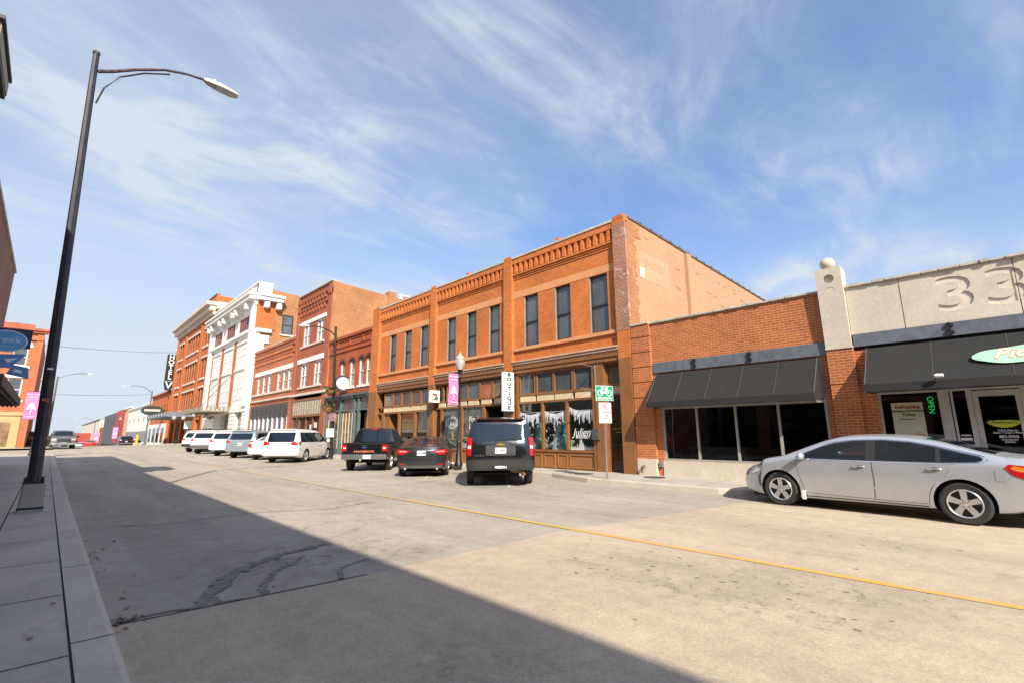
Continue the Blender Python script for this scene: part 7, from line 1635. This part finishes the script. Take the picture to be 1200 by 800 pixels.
# --- rear-view details shared by the tall wagons
def wagon(name, label, loc, alpha, paint, w, wb, R, top, lampcol, o):
    """SUV or van; o: options"""
    yr, yf = o['yr'], o['yf']; H = max(z for _, z in top)
    B = Body(dict(yr=yr, yf=yf, w=w, belt=o.get('belt', 1.08), tumble=o.get('tumble', .26), tumble2=.05, r=o.get('r', .10), crown=.035, sm=o.get('sm', .10), top=top, bot=[(yr, o.get('zb', .42)), (yr + .4, o.get('zb', .42) - .1), (yr + .8, o.get('zb2', .28)), (yf - .5, o.get('zb2', .28)), (yf, .34)],
        side=[(0.2, .95), (.4, .985), (.6, 1.0), (.85, 1.0), (1.1, .985), (1.4, .985)], pf=o.get('pf', [(.3, .05), (.45, 0), (.9, .02), (1.05, .12)]), pr=o['pr'], cf=.28, crp=7.0, cr=o.get('cr', .13), plan=[(yr, .965), (yr + .4, .985), (yr + 1.2, 1), (yf - 1.2, 1), (yf - .4, .97), (yf, .92)]))
    t, b = vehicle(name, label, o.get('cat', 'car'), loc, alpha, B, paint, wb, R, spokes=o.get('spokes', 5), wheel_rr=o.get('rr', .66), track_in=.01)
    z0, z1, hw = o['rw']; tz = w * .78
    patch('rear_window', rrect(-hw, hw, z0, z1, .07), B.rear_map(), GLASS_CAR, t, .008, .02)
    for sx in (-1, 1):
        dl = o['dlo']; patch('window_surround', dl, B.side_map(sx), PLASTIC, t, .004, .012)
        for q in o['win']: patch('side_window', q, B.side_map(sx), GLASS_CAR, t, .007, .006)
        for q, hy in o.get('doors', ()): door(t, B, q, sx, paint, hy, o.get('hz', .98), o.get('hm', paint))
        for q in o['lamps']: patch('tail_light', [(sx * x, z) for x, z in q], B.rear_map(), lampcol, t, .014, .03)
        for q in o.get('slamps', ()): patch('tail_light', q, B.side_map(sx), lampcol, t, .012, .03)
        for q in o.get('whitelamps', ()): patch('reverse_light', [(sx * x, z) for x, z in q], B.rear_map(), LAMPW, t, .018, .02)
        mirror(t, B, o['my'], o.get('belt', 1.08) + .02, sx, o.get('mm', PLASTIC), 1.15)
        patch('headlight', o.get('hl', [(yf - .08, .72), (yf - .5, .84), (yf - .5, .93), (yf - .1, .92)]), B.side_map(sx), LAMPW, t, .008, .03)
        if o.get('rails'):
            m = MB(); zt = H + .03; xx = B.half((yr + yf) / 2 - .4, H - .05) - .06; m.tube([(sx * xx, o['rails'][0], zt - .02), (sx * xx, o['rails'][0] + .1, zt + .05), (sx * xx, o['rails'][1] - .1, zt + .05), (sx * xx, o['rails'][1], zt - .02)], .018, 6); m.build('roof_rail', PLASTIC, t, smooth=50)
        if o.get('arch'):
            for yc in (0, wb): pass
    patch('windscreen', o['ws'], B.top_map(), GLASS_CAR, t, .008, .02)
    bz0, bz1 = o['bump']; bp = patch('bumper', rrect(-w * .93, w * .93, bz0, bz1, .05), B.rear_map(), o.get('bmat', PLASTICG), t, .06, .08)
    plate_rear(t, B, o['pz'], txt=o.get('ptxt', '7D1 F9X'))
    if o.get('stop'): patch('brake_light', rrect(-.26, .26, o['stop'] - .02, o['stop'] + .02, .012, 2), B.rear_map(), LAMPR, t, .03, .04)
    if o.get('spoiler'):
        m = MB(); zt = o['spoiler']; yy = B.morph(yr, 0, zt); m.hexa([(-w * .68, yy - .10, zt - .02), (w * .68, yy - .10, zt - .02), (w * .64, yy + .25, zt + .02), (-w * .64, yy + .25, zt + .02), (-w * .68, yy - .10, zt + .015), (w * .68, yy - .10, zt + .015), (w * .64, yy + .25, zt + .07), (-w * .64, yy + .25, zt + .07)]); m.build('spoiler', paint, t, bevel=.01)
    m = MB(); yy = B.morph(yr, .2, z0 + .05) - .02; m.tube([(-.05, yy - .01, z0 + .02), (.42, yy, z0 + .06)], .010, 5); m.build('wiper', PLASTIC, t)
    m = MB(); m.tube([(w * .55, yr + .35, .36), (w * .55, yr + .05, .34)], .035, 8); m.build('exhaust_pipe', RIM, t)
    return t, B

# --- black full-size SUV, rear on
T1, BT = wagon('suv', 'big black SUV seen from behind in front of the boutique', gp(9.93, 10.78), radians(41), P_CHAR if False else P_BLACK, 1.0, 2.95, .40,
    [(-1.07, 1.87), (-.6, 1.905), (.6, 1.91), (1.5, 1.87), (1.95, 1.78), (2.70, 1.22), (2.9, 1.17), (3.7, 1.10), (3.98, .98)], LAMPR,
    dict(yr=-1.13, yf=4.0, zb=.50, zb2=.36, pr=[(.3, .10), (.5, 0.02), (.9, 0), (1.15, .03), (1.3, .08), (1.86, .27)], rw=(1.27, 1.74, .80), belt=1.16, tumble=.22,
         dlo=[(2.55, 1.19), (2.1, 1.56), (1.85, 1.73), (-1.08, 1.76), (-1.11, 1.38), (-1.08, 1.20)], win=[[(2.40, 1.22), (2.05, 1.52), (1.80, 1.69), (1.25, 1.70), (1.25, 1.22)], [(1.15, 1.22), (1.15, 1.70), (.30, 1.70), (.30, 1.22)], [(.2, 1.22), (.2, 1.70), (-.68, 1.69), (-.78, 1.23)]],
         doors=[([(2.45, 1.12), (2.42, .48), (1.25, .46), (1.22, 1.14)], 1.38), ([(1.2, 1.14), (1.23, .46), (.52, .46), (.44, .85), (.24, 1.14)], .38)],
         lamps=[[(.83, .86), (.935, .86), (.915, 1.36), (.80, 1.36)]], slamps=[[(-1.12, .86), (-1.0, .86), (-.98, 1.33), (-1.1, 1.33)]], whitelamps=[[(.835, 1.05), (.93, 1.05), (.925, 1.14), (.83, 1.14)]],
         my=2.25, ws=[(-.74, 2.62), (-.62, 2.0), (.62, 2.0), (.74, 2.62)], bump=(.46, .74), bmat=plain('dusty_black_bumper', (0.028, 0.027, 0.026), 0.5, var=0.3), pz=1.0, stop=1.83, rails=(-.6, 1.6), rr=.64, ptxt='JJ2 R4W', spoiler=1.86, hm=CHROME))
patch('tailgate_trim', rrect(-.42, .42, .86, 1.14, .03), BT.rear_map(), PLASTIC, T1, .006, .01)
patch('tailgate_gap', rrect(-.80, .80, .755, .765, .003, 1), BT.rear_map(), PLASTIC, T1, .005, .01)
m = MB(); yb = BT.morph(BT.yr, 0, 1.16) - .012; F = Face('y-', yb)
m.fprism(F, [(-.11, 1.145), (-.04, 1.145), (-.04, 1.125), (.04, 1.125), (.04, 1.145), (.11, 1.145), (.13, 1.19), (.045, 1.19), (.045, 1.21), (-.045, 1.21), (-.045, 1.19), (-.13, 1.19)], 0, .015); m.build('gold_cross_badge', plain('badge_gold', (0.62, 0.42, 0.08), 0.3, 0.8), T1)
m = MB(); F = Face('y-', BT.morph(BT.yr, -.62, .90) - .012); m.ftext(F, 'TAHOE', -.60, .86, 0.006, 0.075, 1.15, 0, 0.002, .004); m.build('model_lettering', CHROME, T1)
m = MB(); F = Face('y-', BT.morph(BT.yr, 0, .58) - .07); m.fprism(F, rrect(-.22, .22, .50, .60, .04), 0, .02); b_ = m.build('hitch_cover', BLACK, T1)
m = MB(); m.ftext(F, 'MIZZOU', 0, .55, .024, .085, 1, 0, .003, .004); m.build('lettering', WSIGN, b_)
m = MB(); m.tube([(.62, -1.0, .40), (.66, -1.18, .36)], .04, 10); m.tube([(.3, -.9, .46), (.62, -1.0, .42)], .06, 8); m.build('exhaust_pipe', plain('rusty_exhaust', (.2, .11, .06), .7, var=.5, nscale=20), T1)

# --- charcoal sedan, rear on
BC = sedan_body(.905, L=(-1.07, 3.75), roof=1.44)
CAR2, _ = vehicle('sedan', 'dark grey sedan seen from behind between the pickup and the big SUV', 'car', gp(10.11, 15.06), radians(40), BC, P_CHAR, 2.776, .33)
sedan_sides(CAR2, BC, P_CHAR, True)
for sx in (-1, 1):
    patch('tail_light', [(sx * x, z) for x, z in ((.34, .88), (.60, .93), (.88, .95), (.885, .86), (.80, .76), (.62, .77), (.5, .84))], BC.rear_map(), LAMPR, CAR2, .014, .03)
    patch('reverse_light', [(sx * x, z) for x, z in ((.52, .855), (.80, .86), (.78, .90), (.5, .885))], BC.rear_map(), plain('pale_red_lens', (0.65, 0.32, 0.30), 0.2), CAR2, .018, .02)
    patch('tail_light', [(-1.06, .86), (-1.06, .95), (-.86, .95), (-.80, .92), (-.92, .82)], BC.side_map(sx), LAMPR, CAR2, .011, .03)
    patch('reflector', [(sx * x, z) for x, z in ((.55, .42), (.75, .42), (.75, .46), (.55, .46))], BC.rear_map(), LAMPR, CAR2, .01, .02)
patch('chrome_strip', [(-.34, .90), (.34, .90), (.52, .945), (.34, .925), (-.34, .925), (-.52, .945)], BC.rear_map(), CHROME, CAR2, .012, .02)
plate_rear(CAR2, BC, .82, txt='WA1 M8P'); patch('bumper', rrect(-.72, .72, .30, .40, .03), BC.rear_map(), PLASTICG, CAR2, .01, .03)
patch('bumper_gap', rrect(-.80, .80, .665, .675, .003, 1), BC.rear_map(), PLASTIC, CAR2, .004, .01)
m = MB(); F = Face('y-', BC.morph(BC.yr, 0, .955) - .008); ring(m, F, 0, .965, .05, .012, 0, .008); m.fprism(F, circle(0, .965, .022, 12, .04), 0, .006); m.build('oval_badge', CHROME, CAR2)
m = MB(); F = Face('y-', BC.morph(BC.yr, .45, .74) - .01); m.ftext(F, 'XSE', .46, .745, .004, .055, 1.1, 0, .002, .003); m.build('model_lettering', CHROME, CAR2)
m = MB()
for sx in (-1, 1): m.tube([(sx * .55, -.9, .30), (sx * .55, -1.06, .29)], .04, 10)
m.build('exhaust_pipe', RIM, CAR2)
m = MB(); m.lathe((0, .2, 1.36), [(.03, 0), (.02, .06), (.005, .1)], 8); m.build('roof_antenna', P_CHAR, CAR2)

# --- black compact pickup, rear on
def pickup(label, loc, alpha, paint, letters, wb=3.07, front_on=False):
    w = .92
    B = Body(dict(yr=-1.02, yf=3.98, w=w, belt=1.12, tumble=.2, r=.06, crown=.012, sm=.06, top=[(-1.02, 1.10), (2.5, 1.10), (2.7, 1.12), (3.6, 1.05), (3.98, .96)], bot=[(-1.02, .52), (-.6, .42), (3.4, .32), (3.98, .38)],
        side=[(.3, .96), (.5, .99), (.7, 1), (.95, .995), (1.2, .985)], pf=[(.3, .06), (.5, 0), (1.0, .03)], pr=[(.4, .03), (.6, 0), (1.1, .02)], cf=.22, cr=.06, plan=[(-1.02, .985), (-.7, .995), (0, 1), (3.0, 1), (3.98, .95)]))
    t, b = vehicle('pickup_truck', label, 'pickup truck', loc, alpha, B, paint, wb, .36, spokes=6, wheel_rr=.66)
    C = Body(dict(yr=.42, yf=2.95, w=w * .985, belt=1.10, tumble=.30, tumble2=.1, r=.08, crown=.03, sm=.08, top=[(.42, 1.70), (.9, 1.74), (1.5, 1.735), (1.95, 1.66), (2.85, 1.12), (2.95, 1.1)], bot=[(.42, 1.0), (2.95, 1.0)],
        side=[(.9, .985), (1.2, .985)], pf=[(1.0, 0), (1.1, 0)], pr=[(1.0, 0), (1.15, .0), (1.72, .16)], cf=.05, cr=.05, ml=.35, plan=[(.42, 1), (2.95, 1)]))
    m = MB(); C.mesh(m); m.build('cab', paint, t, smooth=32)
    m = MB(); m.box(-.70, .70, -.92, .40, 1.105, 1.118); m.build('bed_cover', BLACKM, t)
    for sx in (-1, 1):
        m = MB(); m.box(min(sx * .72, sx * .90), max(sx * .72, sx * .90), -1.0, .42, 1.095, 1.135); m.build('bed_rail', PLASTIC, t, bevel=.01)
        patch('side_window', [(2.50, 1.14), (2.1, 1.42), (1.85, 1.58), (1.45, 1.62), (1.45, 1.14)], C.side_map(sx), GLASS_CAR, t, .006, .01)
        patch('side_window', [(1.38, 1.14), (1.38, 1.62), (.75, 1.60), (.68, 1.14)], C.side_map(sx), GLASS_CAR, t, .006, .01)
        door(t, B, [(2.45, 1.06), (2.42, .46), (1.45, .44), (1.42, 1.06)], sx, paint, 1.55, .98, paint); door(t, B, [(1.40, 1.06), (1.43, .44), (.75, .44), (.60, .8), (.58, 1.06)], sx, paint, .72, .98, paint)
        mirror(t, B, 2.35, 1.08, sx, PLASTIC, 1.3)
        for yc in (0, wb): patch('arch_trim', [(yc + .47 * cos(radians(a)), .36 + .47 * sin(radians(a))) for a in range(5, 180, 10)] + [(yc + .415 * cos(radians(a)), .36 + .415 * sin(radians(a))) for a in range(175, 0, -10)], B.side_map(sx), PLASTIC, t, .02, .03)
        patch('tail_light', [(sx * x, z) for x, z in ((.72, .80), (.895, .80), (.895, 1.06), (.72, 1.06))], B.rear_map(), LAMPR, t, .02, .04)
        patch('reverse_light', [(sx * x, z) for x, z in ((.74, .90), (.86, .90), (.86, .96), (.74, .96))], B.rear_map(), LAMPW, t, .024, .02)
        patch('tail_light', [(-1.01, .80), (-.90, .80), (-.90, 1.06), (-1.01, 1.06)], B.side_map(sx), LAMPR, t, .02, .04)
        patch('headlight', [(sx * x, z) for x, z in ((.5, .80), (.86, .80), (.84, .96), (.5, .94))], B.front_map(), LAMPW, t, .02, .04)
    patch('rear_window', rrect(-.68, .68, 1.16, 1.60, .05), C.rear_map(), GLASS_CAR, t, .006, .02)
    patch('windscreen', [(-.70, 2.72), (-.58, 2.02), (.58, 2.02), (.70, 2.72)], C.top_map(), GLASS_CAR, t, .007, .02)
    patch('brake_light', rrect(-.14, .14, 1.685, 1.72, .01, 2), C.rear_map(), LAMPR, t, .02, .04)
    patch('tailgate', rrect(-.70, .70, .72, 1.09, .02, 3), B.rear_map(), paint, t, .006, .012)
    patch('tailgate_gap', rrect(-.71, .71, .71, 1.095, .02, 3), B.rear_map(), PLASTIC, t, .002, .012)
    patch('bumper', rrect(-.90, .90, .48, .68, .04), B.rear_map(), PLASTICG, t, .09, .12)
    patch('grille', rrect(-.48, .48, .66, .96, .04), B.front_map(), PLASTIC, t, .03, .05); patch('bumper', rrect(-.85, .85, .40, .62, .04), B.front_map(), CHROME if front_on else PLASTICG, t, .06, .08)
    y = B.morph(B.yr, 0, .86) - .012; F = Face('y-', y)
    if letters:
        m = MB(); m.ftext(F, letters, 0, .79, .006, .098, 1.75, 0, .004, .005); m.build('tailgate_lettering', plain('orange_letters', (0.55, 0.16, 0.06), 0.5), t)
        m = MB(); m.fprism(F, circle(0, .955, .10, 24, .042), 0, .012); bd = m.build('oval_badge', plain('badge_blue', (.03, .06, .16), .3), t); m = MB(); ring(m, F, 0, .955, .0, .0, 0, 0, 3) if False else m.ftext(F, 'Ford', 0, .955, .016, .06, 1.2, .3, 0, .003); m.build('badge_script', CHROME, bd)
        m = MB(); m.fprism(F, rrect(-.12, .12, 1.02, 1.05, .01, 2), 0, .012); m.build('tailgate_handle', PLASTIC, t)
        m = MB(); m.ftext(Face('y-', y + .005), 'XLT', -.58, .755, .006, .06, 1.1, 0, .002, .003); m.build('model_lettering', CHROME, t)
    pl = patch('licence_plate', rrect(-.02, .29, .51, .66, .012, 2), B.rear_map(), PLATE, t, .10, .02, .2)
    m = MB(); m.tube([(-.1, -1.0, .44), (-.1, -1.2, .44)], .035, 8); m.ball((-.1, -1.2, .48), .03, 8, 6); m.build('tow_ball', RIM, t)
    return t
pickup('black crew cab pickup with orange tailgate letters seen from behind', gp(9.98, 18.95), radians(42), P_BLACK, 'MAVERICK')

# --- white minivan, rear three quarter
VAN_OPT = dict(yr=-1.08, yf=4.0, zb=.36, zb2=.22, pr=[(.2, .08), (.42, .0), (.7, 0), (1.0, .03), (1.72, .30)], rw=(1.08, 1.58, .70), belt=1.02, tumble=.30,
    dlo=[(3.05, 1.04), (2.75, 1.22), (2.25, 1.48), (1.9, 1.58), (-.70, 1.57), (-.80, 1.06)], win=[[(2.85, 1.07), (2.62, 1.22), (2.2, 1.44), (1.9, 1.54), (1.72, 1.55), (1.72, 1.07)], [(1.62, 1.07), (1.62, 1.55), (.42, 1.55), (.42, 1.07)], [(.32, 1.07), (.32, 1.54), (-.62, 1.52), (-.72, 1.10)]],
    doors=[([(2.65, .98), (2.60, .34), (1.70, .32), (1.66, 1.0)], 1.82), ([(1.64, 1.0), (1.68, .32), (.52, .32), (.44, .80), (.36, 1.0)], 1.5)], hz=.90,
    lamps=[[(.55, .95), (.90, .90), (.92, 1.12), (.82, 1.13), (.6, 1.06)]], slamps=[[(-1.07, .92), (-.86, .94), (-.76, 1.08), (-1.05, 1.10)]], my=2.62, mm=None, ws=[(-.74, 3.05), (-.6, 2.15), (.6, 2.15), (.74, 3.05)], bump=(.40, .62), pz=.88, spoiler=1.70, sm=.14, ptxt='EX3 L7B')
VAN_OPT['mm'] = P_WHITE; VAN_OPT['bmat'] = P_WHITE; VAN_OPT['cat'] = 'minivan'
VAN_TOP = [(-1.08, 1.68), (-.6, 1.72), (.6, 1.74), (1.6, 1.70), (2.1, 1.60), (3.10, 1.04), (3.3, .98), (3.8, .84), (4.0, .70)]
wagon('minivan', 'white minivan with red tail lamps seen from behind at an angle', gp(9.55, 27.3), radians(44), P_WHITE, .985, 3.03, .335, VAN_TOP, LAMPR, VAN_OPT)
# --- the row beyond: white sedan, pale blue SUV, two white SUVs, white hatchback
BW = sedan_body(.90)
CAR3, _ = vehicle('sedan', 'white sedan mostly hidden behind the white minivan', 'car', gp(9.75, 31.1), radians(43), BW, P_WHITE, 2.776, .33); sedan_sides(CAR3, BW, P_WHITE, True, False)
for sx in (-1, 1): patch('tail_light', [(sx * x, z) for x, z in ((.5, .72), (.86, .74), (.86, .96), (.62, .92))], BW.rear_map(), LAMPR, CAR3, .014, .03); patch('tail_light', [(-1.05, .76), (-1.05, .95), (-.78, .95), (-.86, .82)], BW.side_map(sx), LAMPR, CAR3, .011, .03)
plate_rear(CAR3, BW, .80, txt='KD5 T0S')
SUV_OPT = dict(yr=-.98, yf=3.75, zb=.42, zb2=.27, pr=[(.3, .06), (.5, 0), (.9, 0), (1.1, .04), (1.68, .34)], rw=(1.14, 1.52, .66), belt=1.06, tumble=.30,
    dlo=[(2.7, 1.08), (2.3, 1.34), (1.95, 1.54), (-.3, 1.54), (-.66, 1.36), (-.74, 1.12)], win=[[(2.52, 1.11), (2.22, 1.32), (1.9, 1.50), (1.45, 1.51), (1.45, 1.11)], [(1.36, 1.11), (1.36, 1.51), (.5, 1.51), (.42, 1.11)], [(.32, 1.12), (.40, 1.50), (-.28, 1.49), (-.58, 1.34), (-.64, 1.16)]],
    doors=[([(2.5, 1.02), (2.46, .42), (1.45, .40), (1.41, 1.04)], 1.55), ([(1.39, 1.04), (1.43, .40), (.50, .40), (.42, .78), (.34, 1.04)], .5)], hz=.92,
    lamps=[[(.52, .98), (.90, .94), (.91, 1.10), (.80, 1.12)]], slamps=[[(-.97, .95), (-.74, 1.0), (-.70, 1.08), (-.96, 1.09)]], my=2.35, ws=[(-.72, 2.7), (-.58, 2.05), (.58, 2.05), (.72, 2.7)], bump=(.44, .66), pz=.86, spoiler=1.66, rails=(-.3, 1.7), stop=1.62)
SUV_TOP = [(-.98, 1.64), (-.5, 1.68), (.7, 1.70), (1.5, 1.67), (1.95, 1.58), (2.75, 1.10), (2.95, 1.05), (3.5, .95), (3.75, .80)]
def suv(label, pos, ang, paint, bm_, txt, sc_lamp=LAMPR): 
    o = dict(SUV_OPT); o['bmat'] = bm_; o['ptxt'] = txt; o['mm'] = paint; return wagon('suv', label, gp(*pos), radians(ang), paint, .94, 2.72, .36, SUV_TOP, sc_lamp, o)
suv('pale blue grey SUV parked in the row beyond the white sedan', (9.3, 33.9), 43, P_BLUE, P_BLUE, '2BR N6C')
T, B_ = suv('white SUV between the pale blue SUV and the one with a dark bumper', (9.2, 37.6), 43, P_WHITE2, P_WHITE2, 'HV8 D3G')
suv('white SUV with a dark lower bumper beside the hotel end of the row', (8.95, 42.2), 43, P_WHITE2, PLASTICG, 'Z4F 9KE')
suv('white compact car at the far end of the angled row', (9.1, 46.2), 43, P_WHITE, PLASTIC, 'LT6 C1Y')
# --- far traffic
pickup('pewter pickup truck facing the camera at the crest of the street', gp(1.05, 66), radians(180 - 2), P_BRONZE, None, front_on=True)
o = dict(SUV_OPT); o['mm'] = P_CHAR; wagon('suv', 'dark SUV half hidden behind the leaning lamp at the crest', gp(-0.75, 74), radians(180), P_CHAR, .94, 2.72, .36, SUV_TOP, LAMPR, o)
o = dict(SUV_OPT); o['mm'] = P_BLACK; wagon('suv', 'dark SUV with lit red lamps driving away over the crest', gp(9.4, 101), radians(0), P_BLACK, .94, 2.72, .36, SUV_TOP, LAMPR, o)
BR_ = sedan_body(.9)
c_, _ = vehicle('sedan', 'red car just showing over the crest of the street', 'car', gp(5.3, 108), radians(8), BR_, P_RED, 2.776, .33); sedan_sides(c_, BR_, P_RED, True, False)
c_, _ = vehicle('sedan', 'white car just showing over the crest beside the red car', 'car', gp(4.3, 116), radians(20), BR_, P_WHITE, 2.776, .33); sedan_sides(c_, BR_, P_WHITE, True, False)
tr = thing('box_trailer', 'blue grey and red container trailer low on the far street', 'trailer', (1.6, 150, zg(150))); z = zg(150)
m = MB(); m.box(1.0, 4.6, 148, 155, z + .6, z + 4.2); m.build('lower_body', plain('trailer_blue', (.16, .21, .30), .6), tr); m = MB(); m.box(3.0, 7.4, 150.2, 157, z + 2.6, z + 4.9); m.build('red_box', plain('trailer_red', (.34, .05, .03), .6), tr)
m = MB()
for x in (1.4, 4.2):
    for y in (149, 153): m.lathe((x, y, z + .5), [(.5, -.15), (.5, .15)], 16, 'x')
m.build('wheel', RUBBER, tr)

def copy_tree(o, par=None):
    c = o.copy(); COL.objects.link(c); c.parent = par
    for ch in list(o.children): copy_tree(ch, c)
    return c
def copy_car(src, x, y, ang, label):
    c = copy_tree(src); c.location = gp(x, y); c.rotation_euler = (0, 0, -radians(ang)); c['label'] = label; return c
copy_car(T, 10.6, 112, 42, 'far white SUV parked beyond the crest near the yellow bollard')
copy_car(CAR2, 10.8, 122, 42, 'far dark sedan parked before the grey shop front of the pale building')
copy_car(CAR1, 10.6, 131, 42, 'far silver sedan low behind the crest before the pale building')
copy_car(c_, 2.6, 128, 180, 'far white sedan coming over the crest toward the leaning lamp')
